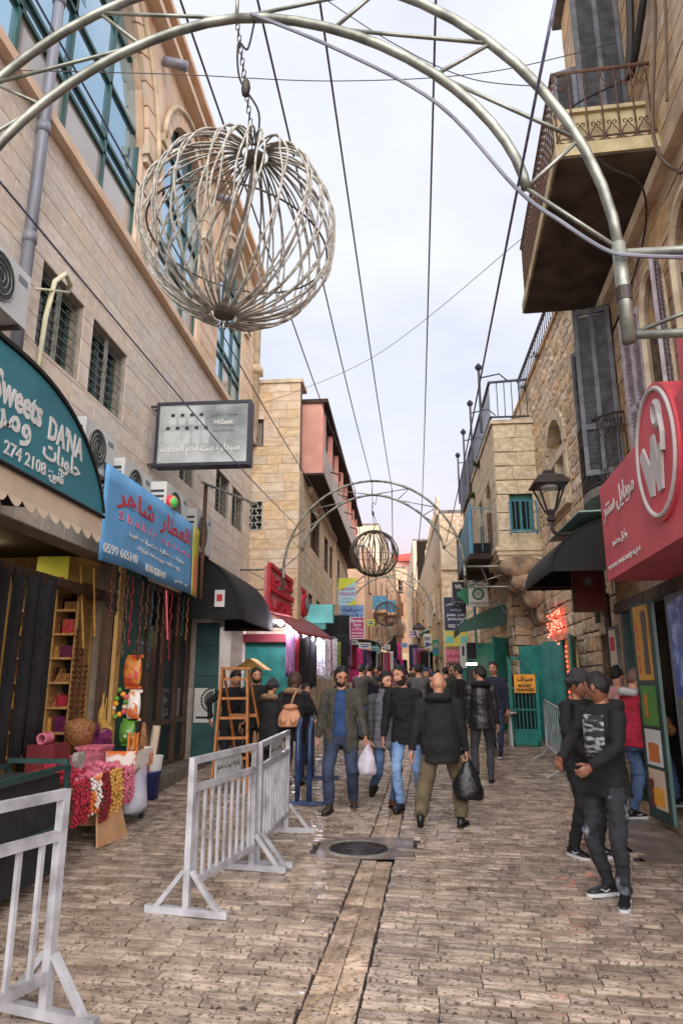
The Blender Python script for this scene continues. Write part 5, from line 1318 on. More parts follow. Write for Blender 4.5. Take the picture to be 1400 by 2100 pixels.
# jewellery boards
def board(name, label, p0, p1, m, texts, y, cat='sign', rim=None, depth=.05, px=True):
    a, c = (at(*p0, Y=y), at(*p1, Y=y)) if px else (V(p0), V(p1))
    T = thing(name, label, cat, ((a.x + c.x) / 2, y, c.z))
    bo = part('board', m, T, lambda b: b.box(a.x, c.x, y, y + depth, c.z, a.z))
    if rim: part('rim', rim, T, lambda b: (b.box(a.x - .02, a.x, y - .01, y + depth, c.z, a.z), b.box(c.x, c.x + .02, y - .01, y + depth, c.z, a.z), b.box(a.x - .02, c.x + .02, y - .01, y + depth, a.z, a.z + .02), b.box(a.x - .02, c.x + .02, y - .01, y + depth, c.z - .02, c.z)))
    for t, (u0, u1, v0, v1), tm in texts:
        lettering(t, (V((a.x, y - .001, c.z)), EX, EZ, FY), (u0 * (c.x - a.x), u1 * (c.x - a.x), v0 * (a.z - c.z), v1 * (a.z - c.z)), tm, bo, bold=.015)
    part('bracket', 'iron_black', T, lambda b: b.tube([((a.x + c.x) / 2, y + .02, a.z), ((a.x + c.x) / 2, y + .02, a.z + .15)], .015, 5))
    return T, bo, a, c
board('jewellery_sign', 'navy jewellery sign with white Arabic and English lettering', (910, 1226), (956, 1292), 'navy_board', [("جمال داعس", (.08, .95, .74, .88), 'letter_white'), ("وأولاده", (.3, .8, .57, .7), 'letter_white'), ("JAMAL DAR", (.08, .95, .40, .50), 'letter_white'), ("JEWELLERY", (.12, .9, .28, .37), 'letter_white'), ("022 741", (.15, .85, .08, .18), 'letter_white')], 20.5, rim='grey_letter')
board('black_shop_sign', 'black sign lettered WL S half hidden behind the coffee sign', (927, 1194), (958, 1234), 'black_print', [("WL S", (.15, .95, .66, .88), 'letter_white'), ("جديد", (.3, .7, .2, .5), 'letter_white')], 20.2, rim='grey_letter')
# left signs farther up
T, bo, a, c = board('restaurant_sign', 'tall lime and pale blue sign lettered FISHAWI on the cream house', (694, 1186), (730, 1241), 'sign_sky', [("الفيشاوي", (.1, .92, .52, .68), 'red_letter'), ("FISHAWI", (.08, .94, .35, .48), 'magenta')], 22)
part('lime_print', 'sign_lime', bo, lambda b: b.prism([(a.x, 21.997, a.z), (c.x, 21.997, a.z), (c.x, 21.997, a.z - .1), (a.x, 21.997, a.z - .42)], (0, -.003, 0)))
part('lime_print', 'sign_lime', bo, lambda b: b.prism([(c.x, 21.997, c.z), (c.x, 21.997, c.z + .22), (c.x - .3, 21.997, c.z)], (0, -.003, 0)))
part('drawing', 'grey_letter', bo, lambda b: [b.tube([((a.x + c.x) / 2 + dx + .09 * math.cos(t * .5), 21.99, c.z + .16 + .07 * math.sin(t * .5)) for t in range(13)], .008, 4, closed=True) for dx in (-.09, .09)])
board('travel_sign', 'pale blue travel agency sign with blue lettering below the lime sign', (697, 1241), (746, 1292), 'sign_blue', [("شختور للسياحة", (.06, .94, .72, .9), 'blue_letter'), ("SHAKHTOUR", (.08, .95, .46, .62), 'blue_letter'), ("02 27", (.1, .5, .1, .3), 'blue_letter')], 23.4)
board('store_sign', 'magenta sign lettered Barakat Store with white writing', (718, 1267), (746, 1309), 'magenta', [("Barakat", (.06, .95, .78, .95), 'letter_white'), ("Store", (.22, .8, .58, .75), 'letter_white'), ("بركات", (.1, .9, .36, .54), 'letter_white'), ("0599-743299", (.08, .92, .2, .29), 'letter_white'), ("0598-511213", (.08, .92, .06, .15), 'letter_white')], 21.5, rim='letter_white')
tb = thing('shade_box', 'turquoise fabric sun box hung on the wall past the red shop', 'awning', (-2.4, 19, 3.2))
ta, tc_ = at(614, 1240, Y=19), at(682, 1277, Y=19)
part('front', 'turquoise', tb, lambda b: b.box(ta.x, tc_.x, 19, 19.4, tc_.z, ta.z))
part('skirt', 'teal_paint', tb, lambda b: b.box(ta.x + .35, tc_.x - .2, 19.02, 19.3, tc_.z - .17, tc_.z - .002))

# money changer gate and sign on the right
# ================================================================ left shop fronts
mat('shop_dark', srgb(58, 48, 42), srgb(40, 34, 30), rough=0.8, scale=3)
mat('shop_cream', srgb(206, 170, 108), srgb(176, 138, 84), rough=0.6, scale=3)
mat('shelf_wood', srgb(196, 158, 104), srgb(160, 122, 76), rough=0.6, scale=5, stretch=(5, 1, 5))
mat('door_brown', srgb(92, 70, 54), srgb(64, 48, 38), rough=0.5, scale=5, stretch=(5, 5, .8))
mat('post_green', srgb(36, 70, 66), srgb(26, 52, 50), rough=0.5, scale=6)
mat('teal_door', srgb(52, 96, 96), srgb(38, 76, 78), rough=0.5, scale=3)
mat('lamp_warm', (1, .78, .42), (1, .78, .42), emit=3.0)
mat('lamp_white', (.92, .88, 1), (.92, .88, 1), emit=22.0)
mat('neon_red', (1, .05, .03), (1, .05, .03), emit=3.5)
mat('ladder_wood', srgb(186, 118, 56), srgb(140, 82, 38), rough=0.55, scale=6, stretch=(6, 6, 1))
mat('barrier_white', srgb(176, 176, 182), srgb(118, 115, 118), rough=0.42, scale=5, bump=.12, detail=8, contrast=(.42, .75))
mat('barrier_blue', srgb(48, 72, 116), srgb(30, 46, 78), rough=0.35, scale=6)
mat('sack_white', srgb(206, 206, 222), srgb(170, 170, 190), rough=0.6, scale=5, bump=.3, bscale=16)
mat('cardboard', srgb(196, 152, 112), srgb(166, 122, 86), rough=0.8, scale=4)
mat('bin_blue', srgb(44, 50, 110), srgb(32, 36, 84), rough=0.4)
mat('plastic_sky', srgb(96, 170, 214), srgb(70, 146, 194), rough=0.35)
mat('straw', srgb(200, 160, 84), srgb(158, 120, 58), rough=0.8, scale=14, stretch=(1, 1, 4), bump=.3)
mat('candy_red', srgb(190, 52, 70), srgb(134, 30, 50), rough=0.35, scale=24, bump=.5, bscale=40)
mat('candy_pink', srgb(220, 130, 150), srgb(188, 84, 112), rough=0.35, scale=24, bump=.5, bscale=40)
mat('candy_gold', srgb(226, 178, 96), srgb(184, 126, 56), rough=0.5, scale=30, bump=.6, bscale=40)
mat('candy_orange', srgb(226, 140, 64), srgb(196, 96, 40), rough=0.4, scale=24, bump=.4)
mat('nuts', srgb(170, 116, 70), srgb(96, 60, 38), rough=0.6, scale=40, bump=.8, bscale=50)
mat('dates', srgb(110, 62, 44), srgb(60, 32, 26), rough=0.35, scale=30, bump=.6, bscale=40)
mat('purple_pack', srgb(120, 50, 96), srgb(80, 30, 66), rough=0.3, scale=20)
mat('foil_green', srgb(112, 160, 64), srgb(62, 120, 52), rough=0.25, scale=8, bump=.3)
mat('foil_orange', srgb(214, 140, 66), srgb(188, 80, 50), rough=0.25, scale=5, bump=.3, contrast=(.45, .55))
mat('foil_white', srgb(232, 226, 220), srgb(220, 120, 60), rough=0.25, scale=4, bump=.3, contrast=(.5, .56))
mat('kerb_stone', srgb(128, 118, 110), srgb(92, 84, 80), rough=0.6, scale=5, bump=.4)
mat('cloth_black', srgb(40, 38, 42), srgb(26, 25, 28), rough=0.9, scale=10, bump=.3)

SH = thing('sweet_shop', 'open sweet shop interior with lit cream shelves behind the goods table', 'shop', (-5.2, 6.8, .15))
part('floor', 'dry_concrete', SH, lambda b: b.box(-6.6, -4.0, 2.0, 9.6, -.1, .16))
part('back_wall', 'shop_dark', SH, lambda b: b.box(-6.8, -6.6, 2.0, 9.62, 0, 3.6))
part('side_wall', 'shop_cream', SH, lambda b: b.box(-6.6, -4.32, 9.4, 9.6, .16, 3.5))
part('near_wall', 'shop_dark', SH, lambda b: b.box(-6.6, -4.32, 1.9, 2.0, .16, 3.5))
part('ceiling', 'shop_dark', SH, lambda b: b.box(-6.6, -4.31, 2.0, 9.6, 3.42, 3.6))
lt = part('ceiling_lamp', 'lamp_warm', SH, lambda b: b.tube([(-5.3, 6.4, 3.32), (-5.3, 8.4, 3.32)], .03, 8))
ld = bpy.data.lights.new('shop_light', 'AREA'); ld.energy = 6; ld.size = .3; ld.size_y = 2.0; ld.shape = 'RECTANGLE'; ld.color = (1, .78, .46)
lo_ = bpy.data.objects.new('shop_light', ld); col.objects.link(lo_); lo_.parent = SH; lo_.location = V((-5.3, 7.4, 3.27)) - SH.location
# shelf unit against the far side wall, facing the street end
sy = 9.0
su = thing('shelf_unit', 'cream wooden shelf unit stacked with sweets inside the shop', 'shelf', (-5.0, sy, .16))
sx0, sx1 = -5.3, -4.42
for x in (sx0, (sx0 + sx1) / 2 + .12, sx1): part('upright', 'shelf_wood', su, lambda b: b.box(x - .02, x + .02, sy, 9.4, .16, 3.0))
szs = [.7, 1.02, 1.34, 1.66, 1.98, 2.3, 2.62]
for z in szs: part('shelf', 'shelf_wood', su, lambda b: b.box(sx0 + .02, sx1 - .02, sy - .02, 9.39, z - .03, z))
part('back', 'shop_dark', su, lambda b: b.box(sx0, sx1, 9.375, 9.395, .16, 3.0))
r_ = random.Random(5)
gi = 0
for zi, z in enumerate(szs[1:]):
    for k in range(4):
        x = sx0 + .05 + k * .2; h = r_.uniform(.1, .2); m_ = ['dates', 'nuts', 'candy_gold', 'purple_pack', 'nuts', 'candy_red'][(zi * 2 + k) % 6]
        if zi in (1, 2, 3):
            part('divider', 'shelf_wood', su, lambda b: b.prism([(x - .01, sy + .02, z), (x - .01, sy + .3, z), (x - .01, sy + .3, z + .18), (x - .01, sy + .16, z + .18)], (.012, 0, 0)))
        part('goods', m_, su, lambda b: b.box(x + .01, x + .17, sy + .06, sy + .3, z + .001, z + h))
for k in range(3):
    zz = 1.0
    xx = sx1 + .06 + k * .07
    part('sweet_strip', 'dates', su, lambda b: [b.sphere((xx, sy - .06 + .02 * k, 1.05 + j * .075), .032, .03, .036, 6, 4) for j in range(18 - 3 * k)])
# jambs, posts and dangling goods at the shop opening
part('jamb', 'door_brown', SH, lambda b: b.box(-4.12, -3.95, 9.1, 9.29, .16, 3.3))
part('jamb_strip', 'shop_cream', SH, lambda b: b.box(-3.94, -3.89, 9.12, 9.29, .16, 3.3))
part('fascia', 'door_brown', SH, lambda b: b.box(-4.3, -4.1, 4.0, 9.3, 2.78, 2.88))
part('poster', 'sign_lime', SH, lambda b: b.box(-4.9, -4.45, 8.7, 8.72, 2.86, 3.3))
part('poster_print', 'red_letter', SH, lambda b: b.box(-4.85, -4.5, 8.69, 8.698, 2.9, 3.02))
for k in range(5):
    y = 6.05 + .31 * k
    tag(part('hanging_cloth', 'cloth_black', None, lambda b: b.sheet(lambda u, v: (V((-4.0 + .03 * math.sin(u * 9 + k), y + .27 * u, .9 + 1.9 * v + .04 * math.sin(u * 5 + k))), EX), 8, 4, .02), True),
        ['dark cloth hanging at the left picture edge in the sweet shop opening', 'second dark cloth from the left edge in the shop opening', 'middle dark cloth of five in the shop opening', 'fourth dark cloth in the shop opening', 'dark cloth hanging next to the lit shelves'][k], 'cloth', 'dark cloths in the shop opening')
pst_ = thing('shop_post', 'dark green post with goods hanging on it between the two shops', 'post', (-3.85, 9.5, .1))
part('shaft', 'post_green', pst_, lambda b: b.box(-4.0, -3.7, 9.36, 9.62, .1, 3.3))
part('foot', 'kerb_stone', pst_, lambda b: b.box(-4.02, -3.66, 9.3, 9.66, 0, .1))
# second shop: brown glazed door front
S2 = thing('glazed_shopfront', 'dark glazed shop front with brown frames under the spice banner', 'shopfront', (-4.0, 11.2, .3))
for y in (9.8, 10.55, 11.3, 12.05, 12.66): part('mullion', 'door_brown', S2, lambda b: b.box(-4.1, -3.98, y - .05, y + .05, .32, 3.2))
for z in (.34, 1.0, 2.5, 3.14): part('rail', 'door_brown', S2, lambda b: b.box(-4.08, -4.0, 9.85, 12.6, z - .04, z + .04))
for k in range(4): part('pane', 'window_dark', S2, lambda b: b.box(-4.06, -4.04, 9.86 + .75 * k, 10.49 + .75 * k, .38, 3.1))
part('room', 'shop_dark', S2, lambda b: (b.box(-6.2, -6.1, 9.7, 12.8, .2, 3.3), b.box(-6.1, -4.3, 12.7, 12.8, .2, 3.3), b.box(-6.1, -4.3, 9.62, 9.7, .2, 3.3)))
part('step', 'kerb_stone', S2, lambda b: b.box(-4.3, -3.62, 9.68, 12.75, 0.0, .3))
kb = tag(part('kerb_step', 'kerb_stone', None, lambda b: b.box(-4.3, -3.62, 4.0, 9.28, -.05, .14)), 'low stone kerb step along the sweet shop', 'kerb')
# teal door with coffee poster
td = thing('teal_door', 'dark teal door leaf carrying a white coffee poster with an arrow', 'door', (-3.75, 12.95, .2))
t0, t1 = at(398, 1400, Y=12.95).x, at(446, 1400, Y=12.95).x
part('leaf', 'teal_door', td, lambda b: b.box(t0, t1, 12.95, 13.0, gz(13) + .02, 2.75))
for z in (.95, 1.75, 2.3): part('panel_line', 'post_green', td, lambda b: b.box(t0 + .02, t1 - .02, 12.945, 12.9498, z, z + .03))
pa, pc = at(400, 1411, Y=12.94), at(437, 1482, Y=12.94)
po = part('poster', 'letter_white', td, lambda b: b.box(pa.x, pc.x, 12.935, 12.944, pc.z, pa.z))
def half_ring(b):
    cx, cz = pc.x - .02, (pa.z + pc.z) / 2 + .09
    for j in range(12):
        a0, a1 = math.pi * (.5 + j / 12), math.pi * (.5 + (j + .8) / 12)
        for r0, r1 in ((.2, .235), (.06, .17)):
            b.prism([(cx + r0 * math.cos(a0), 12.934, cz + r0 * math.sin(a0)), (cx + r1 * math.cos(a0), 12.934, cz + r1 * math.sin(a0)), (cx + r1 * math.cos(a1), 12.934, cz + r1 * math.sin(a1)), (cx + r0 * math.cos(a1), 12.934, cz + r0 * math.sin(a1))], (0, -.003, 0))
part('emblem_print', 'black_print', po, half_ring)
part('arrow_print', 'black_print', po, lambda b: (b.box(pa.x + .04, pc.x - .1, 12.93, 12.934, pc.z + .07, pc.z + .11), b.prism([(pc.x - .1, 12.934, pc.z + .045), (pc.x - .02, 12.934, pc.z + .09), (pc.x - .1, 12.934, pc.z + .135)], (0, -.004, 0))))
# third shop in the corner: red boards, awning with bulbs, turquoise wall
S3 = thing('corner_shop', 'corner shop with red raised letters, red awning and turquoise wall', 'shop', (-3.2, 16.5, .25))
ra_, rb_ = at(548, 1240, Y=16.0), at(622, 1250, Y=18.3)
def rsp(u, z, n=0): 
    d = V((rb_.x - ra_.x, rb_.y - ra_.y, 0)); nn = V((d.y, -d.x, 0)).normalized()
    return V((ra_.x, ra_.y, 0)) + d * u + V((0, 0, z)) + nn * n
dS = V((rb_.x - ra_.x, rb_.y - ra_.y, 0)).normalized(); nS = V((dS.y, -dS.x, 0)); LS = math.hypot(rb_.x - ra_.x, rb_.y - ra_.y)
mat('red_board_pink', srgb(226, 150, 152), srgb(196, 110, 116), rough=.4, scale=3)
sgn_b = part('sign_board', 'red_board_pink', S3, lambda b: b.prism([rsp(0, 3.25), rsp(1, 3.25), rsp(1, 3.95), rsp(0, 4.35)], nS * -.1))
part('sign_rim', 'red_letter', S3, lambda b: (b.beam(rsp(0, 4.38, .03), rsp(1, 3.98, .03), .1, .1), b.beam(rsp(0, 3.82, .05), rsp(.8, 3.62, .05), .1, .12), b.beam(rsp(0, 3.25, .03), rsp(0, 4.4, .03), .08, .08)))
fS = (rsp(0, 0, 0.001), dS, EZ, nS)
lettering("L-SHEITA", fS, (.08, LS - .1, 3.28, 3.56), 'red_letter', sgn_b, bold=.03, th=.07)
lettering("لشيتا", fS, (.15, LS - .5, 3.8, 4.15), 'red_letter', sgn_b, bold=.03, th=.07)
part('round_logo', 'red_letter', S3, lambda b: b.prism([rsp(.93, 3.62, .02) + dS * (.22 * math.cos(t * .35)) + EZ * (.3 * math.sin(t * .35)) for t in range(18)], nS * .12))
part('round_logo_face', 'grey_letter', S3, lambda b: b.prism([rsp(.95, 3.66, .15) + dS * (.12 * math.cos(t * .35)) + EZ * (.17 * math.sin(t * .35)) for t in range(18)], nS * .03))
aw0, aw1 = at(540, 1245, Y=15.6), at(642, 1306, Y=17.6)
part('awning', 'awning_red', S3, lambda b: b.sheet(lambda u, v: (rsp(u * 1.05, 3.24 - .5 * v ** 1.3, .05 + .75 * v) , EZ), 8, 8, .03), True)
for k in range(6):
    p = rsp(.08 + .17 * k, 3.0 - .07 * k, .28 + .04 * k); q = rsp(.05 + .17 * k, 3.12 - .09 * k, .2)
    bu = part('bulb', 'lamp_white', S3, lambda b: b.sphere(p, .075, n=10, k=6), True)
    pl_ = bpy.data.lights.new('bulb_light', 'POINT'); pl_.energy = 5.0; pl_.color = (.85, .8, 1); pl_.shadow_soft_size = .06
    po_ = bpy.data.objects.new('bulb_light', pl_); col.objects.link(po_); po_.parent = S3; po_.location = p + V((.0, 0, -.08)) - S3.location
    part('socket', 'iron_black', S3, lambda b: b.tube([p + V((0, 0, .05)), p + V((0, 0, .14))], .02, 6))
for k in range(3):
    p = at([492, 531, 547][k], [1254, 1276, 1284][k], Y=[14.6, 15.4, 16.2][k])
    part('spot_lamp', 'lamp_white', S3, lambda b: b.lathe([(.1, -.012), (.1, .0)], p, 14))
part('ceiling', 'shop_dark', S3, lambda b: b.box(-4.6, -3.0, 13.2, 17.38, 2.98, 3.08))
part('back_wall', 'teal_paint', S3, lambda b: b.box(-4.0, -2.72, 17.25, 17.35, 1.3, 2.75))
part('red_fascia', 'maroon', S3, lambda b: b.box(-4.0, -2.6, 17.0, 17.08, 2.6, 2.8))
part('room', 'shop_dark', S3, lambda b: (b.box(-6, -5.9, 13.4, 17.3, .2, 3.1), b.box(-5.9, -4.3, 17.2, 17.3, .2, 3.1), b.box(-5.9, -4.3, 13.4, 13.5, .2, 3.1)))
part('counter', 'door_brown', S3, lambda b: b.box(-4.0, -3.3, 15.6, 16.9, gz(16), 1.15))
ct_ = thing('popcorn_cart', 'small wooden cart with a peaked roof at the corner shop', 'cart', (-3.35, 15.2, gz(15)))
part('body', 'cardboard', ct_, lambda b: b.box(-3.6, -3.1, 15.0, 15.5, gz(15), 1.1))
part('roof', 'straw', ct_, lambda b: b.prism([(-3.72, 14.9, 1.9), (-2.98, 14.9, 1.9), (-3.35, 14.9, 2.15)], (0, .7, 0)))
for x in (-3.58, -3.12): part('post', 'door_brown', ct_, lambda b: b.beam((x, 15.05, 1.1), (x, 15.05, 1.92), .04))
# clothes and scarves on rails along the left
def garment(label, p, w, h, m, seed=0, folds=4, taper=.0, group='clothes hung along the left shops', cat='garment', yaw=0.0, nm='hanging_garment'):
    r_ = random.Random(seed); p = V(p); ph = r_.uniform(0, 6)
    ca, sa = math.cos(yaw), math.sin(yaw)
    def fn(u, v):
        ww = w * (1 - taper * v); x = (u - .5) * ww; d = .035 * math.sin(u * folds * 6.28 + ph + v * 1.3) * (1 - .3 * v)
        zz = p.z + h * (v - 1) + .03 * h * math.sin(u * 7 + ph) * (1 - v)
        return (V((p.x + x * ca - d * sa, p.y + x * sa + d * ca, zz)), V((sa, -ca, 0)))
    b = MB(); b.sheet(fn, 16, 8, .025)
    b.tube([p + V((-w * .3 * ca, -w * .3 * sa, -.01)), p + V((0, 0, .05)), p + V((w * .3 * ca, w * .3 * sa, -.01))], .008, 4)
    return tag(b.build(nm, m, None, True), label, cat, group)
mat('keffiyeh', srgb(224, 224, 232), srgb(58, 62, 90), rough=.9, scale=34, contrast=(.5, .58), bump=.2)
mat('scarf_pink', srgb(222, 70, 140), srgb(180, 40, 110), rough=.9, scale=10)
mat('scarf_lime', srgb(150, 160, 80), srgb(100, 110, 60), rough=.9, scale=14)
mat('scarf_navy', srgb(54, 58, 88), srgb(36, 38, 60), rough=.9, scale=14)
mat('scarf_red', srgb(150, 40, 50), srgb(100, 26, 36), rough=.9, scale=14)
mat('scarf_mix', srgb(176, 120, 150), srgb(70, 60, 110), rough=.9, scale=9, stretch=(6, 6, .4), contrast=(.45, .55))
gd = [(655, 1312, 18.2, .3, 1.0, 'keffiyeh'), (668, 1308, 18.6, .3, 1.1, 'keffiyeh'), (676, 1310, 18.9, .14, .95, 'scarf_pink'), (684, 1310, 19.3, .22, .9, 'keffiyeh'), (692, 1316, 20, .2, .8, 'scarf_lime'),
      (700, 1300, 20.6, .4, 1.2, 'cloth_black'), (664, 1272, 20.2, .35, .8, 'cloth_black'), (690, 1262, 21, .4, 1.0, 'cloth_black'), (704, 1262, 22, .4, 1.3, 'cloth_black'), (712, 1312, 22.6, .3, .9, 'scarf_mix'), (722, 1318, 24, .3, .9, 'scarf_red'), (730, 1322, 26, .4, .9, 'cloth_black'),
      (596, 1300, 16.6, .22, 1.0, 'scarf_mix'), (606, 1302, 16.9, .2, 1.1, 'scarf_red'), (618, 1300, 17.2, .25, 1.2, 'cloth_black'), (630, 1302, 17.5, .25, 1.3, 'cloth_black'), (640, 1304, 17.8, .25, 1.3, 'cloth_black')]
glab = ['checked scarf hanging first in the row by the red awning', 'wide checked scarf hanging second in the row', 'narrow pink scarf between the checked scarves', 'last checked scarf in the row by the bearded man', 'olive scarf hanging behind the checked scarves', 'long black coat hanging below the magenta sign', 'black garment under the turquoise box', 'black garment hanging beside the turquoise box', 'longest black coat beside the pale blue sign', 'mixed coloured scarf under the magenta sign', 'dark red scarf past the magenta sign', 'black garment farthest up the left row', 'striped shawl hanging under the string of bulbs', 'dark red shawl under the red awning', 'first black shawl under the end of the red awning', 'second black shawl under the end of the red awning', 'last black shawl beside the checked scarves']
for k, (x, y, Y_, w, h, m_) in enumerate(gd): garment(glab[k], at(x, y, Y=Y_), w, h, m_, seed=k, yaw=.25)
rl = thing('clothes_rail', 'metal rail carrying scarves along the left shops', 'rail', (-2.3, 18, gz(18)))
part('bar', 'grille_grey', rl, lambda b: b.tube([at(645, 1308, Y=17.9), at(715, 1306, Y=23)], .02, 6))
for x, Y_ in ((645, 17.9), (715, 23)): part('post', 'grille_grey', rl, lambda b: b.tube([at(x, 1307, Y=Y_), V((at(x, 1307, Y=Y_).x, Y_, gz(Y_) - .03))], .02, 6))

# ================================================================ goods in front of the sweet shop
gt = thing('goods_table', 'low table on a green frame heaped with sweets before the shop', 'table', (-3.5, 7.6, .12))
part('top', 'shelf_wood', gt, lambda b: b.box(-4.0, -3.22, 6.3, 8.85, .60, .64))
for y in (6.35, 7.6, 8.8):
    for x in (-3.95, -3.27): part('leg', 'post_green', gt, lambda b: b.box(x - .025, x + .025, y - .025, y + .025, .0, .6))
def goods(name, label, m, fn, group=None, cat=None, smooth=False):
    o = part(name, m, None, fn, smooth); tag(o, label, cat or name.replace('_', ' '), group); return o
gr_ = thing('green_frame_stand', 'dark green metal frame stand at the left picture edge', 'stand', (-3.0, 5.5, 0))
for y in (4.2, 6.1):
    for x in (-3.5, -2.95): part('leg', 'post_green', gr_, lambda b: b.box(x - .02, x + .02, y - .02, y + .02, 0, .95))
for z in (.45, .93):
    part('rail', 'post_green', gr_, lambda b: (b.box(-2.97, -2.93, 4.2, 6.1, z, z + .04), b.box(-3.52, -3.48, 4.2, 6.1, z, z + .04), b.box(-3.5, -2.95, 6.08, 6.12, z + .041, z + .08), b.box(-3.5, -2.95, 4.18, 4.22, z + .041, z + .08)))
part('cloth', 'cloth_black', gr_, lambda b: b.box(-3.46, -2.99, 4.25, 6.05, .1, .9))
r_ = random.Random(9)
def heap(b, x0, x1, y0, y1, z, h, n, r, seed):
    q = random.Random(seed)
    for _ in range(n):
        x, y = q.uniform(x0, x1), q.uniform(y0, y1); t = 1 - abs((x - (x0 + x1) / 2) / (x1 - x0)) - abs((y - (y0 + y1) / 2) / (y1 - y0))
        b.sphere((x, y, z + r * .7 + h * max(t, 0) * q.uniform(.3, 1)), r * q.uniform(.7, 1.1), r * q.uniform(.7, 1.2), r * q.uniform(.6, 1), 6, 4)
goods('candy_box', 'white printed box of red sweets at the corner of the goods table', 'foil_white', lambda b: (b.box(-3.55, -3.2, 8.3, 8.9, .645, .66), b.box(-3.22, -3.195, 8.3, 8.9, .66, .86), b.box(-3.55, -3.22, 8.28, 8.299, .66, .86), b.box(-3.55, -3.22, 8.901, 8.92, .66, .86)), cat='box')
goods('sweets', 'heap of red wrapped sweets in the printed box', 'candy_red', lambda b: heap(b, -3.5, -3.26, 8.33, 8.85, .67, .16, 90, .03, 1))['kind'] = 'stuff'
def bead_sheet(b, y0, y1, z0, z1, x, r, seed):
    q = random.Random(seed); ny = max(2, int((y1 - y0) / (r * 1.7))); nz = max(2, int((z1 - z0) / (r * 1.8)))
    for i in range(ny):
        for j in range(nz):
            if q.random() < .93: b.sphere((x + q.uniform(-.012, .012) + .02 * math.sin(j * .4), y0 + (y1 - y0) * (i + .5) / ny + q.uniform(-.008, .008), z0 + (z1 - z0) * (j + .5) / nz + (i % 2) * r * .8), r * q.uniform(.7, 1.1), r * q.uniform(.7, 1.2), r * q.uniform(.7, 1.2), 5, 4)
for nm_, lab_, m_, y0_, y1_, z0_, sd_ in (('sweets', 'gold bagged sweets hanging over the table front', 'candy_gold', 7.62, 7.92, .26, 1), ('sweets', 'pink bagged sweets hanging over the table front beside the gold', 'candy_pink', 7.95, 8.25, .3, 2), ('sweets', 'red bagged sweets draped over the near table front', 'candy_red', 6.75, 7.1, .3, 3), ('sweets', 'candy canes in clear bags draped over the near table front', 'foil_white', 7.12, 7.36, .34, 4), ('sweets', 'dark red bagged sweets hanging beside the gold', 'scarf_red', 7.38, 7.6, .24, 5)):
    goods(nm_, lab_, m_, lambda b: bead_sheet(b, y0_, y1_, z0_, .72, -3.19, .022, sd_))['kind'] = 'stuff'
goods('candy_tub', 'clear pink tub of sweets in the middle of the table', 'candy_pink', lambda b: (b.box(-3.75, -3.52, 7.75, 8.05, .645, .84), b.box(-3.76, -3.51, 7.74, 8.06, .84, .86)), cat='tub')
goods('candy_tub', 'second pink tub behind with a white rim', 'candy_pink', lambda b: (b.box(-3.9, -3.62, 8.25, 8.6, .645, .88), b.box(-3.92, -3.6, 8.23, 8.62, .88, .91)), cat='tub')
goods('sweets', 'loose pink sweets piled on the table', 'candy_pink', lambda b: heap(b, -3.5, -3.24, 7.0, 8.2, .645, .16, 140, .035, 2))['kind'] = 'stuff'
goods('sweets', 'loose red sweets piled on the table', 'candy_red', lambda b: heap(b, -3.8, -3.3, 6.5, 7.6, .645, .2, 140, .04, 3))['kind'] = 'stuff'
goods('liquorice_coil', 'bright pink coil of candy rope at the back of the table', 'candy_pink', lambda b: [b.tube([(-3.85, 7.35 + .02 * k + .002, 1.12 + .07 * 0) + () if False else (-3.85 + .05 * math.cos(t * .5), 7.3 + .025 * k, 1.075 + .05 * math.sin(t * .5)) for t in range(13)], .014, 5, closed=True) for k in range(7)], cat='sweets', smooth=True)
goods('paper_box', 'red cardboard box beneath the candy rope', 'maroon', lambda b: b.box(-3.95, -3.65, 7.2, 7.55, .645, 1.02), cat='box')
goods('breadstick_jar', 'jar of orange sticks at the table corner', 'candy_orange', lambda b: [b.tube([(-3.42 + .045 * math.cos(k * 1.3), 8.75 + .045 * math.sin(k * 1.3), .645), (-3.42 + .06 * math.cos(k * 1.3), 8.75 + .06 * math.sin(k * 1.3), 1.0 + .02 * (k % 3))], .012, 5) for k in range(12)], cat='jar')
goods('nut_cone', 'tall paper cone of nuts beside the orange sticks', 'nuts', lambda b: b.lathe([(.085, .645), (.06, .9), (.02, 1.15)], (-3.36, 8.95, 0), 12), cat='cone', smooth=True)
goods('nut_basket', 'basket of mixed nuts at the back of the table', 'nuts', lambda b: b.lathe([(.16, .9), (.19, 1.15), (.12, 1.2), (.02, 1.22)], (-4.05, 8.6, 0), 14), cat='basket', smooth=True)
goods('purple_packets', 'pile of purple packets behind the table', 'purple_pack', lambda b: heap(b, -4.15, -3.85, 8.75, 9.1, .7, .5, 30, .1, 4), cat='packets')['kind'] = 'stuff'
goods('heart_tin', 'heart shaped silver tin among the sweets', 'grey_glass', lambda b: b.prism([(-3.45, 7.3 + .1 * math.sin(t) ** 3, .86 + .01 * (13 * math.cos(t) - 5 * math.cos(2 * t) - 2 * math.cos(3 * t) - math.cos(4 * t)) * .75) for t in [k * .35 for k in range(18)]], (.06, 0, 0)), cat='tin')
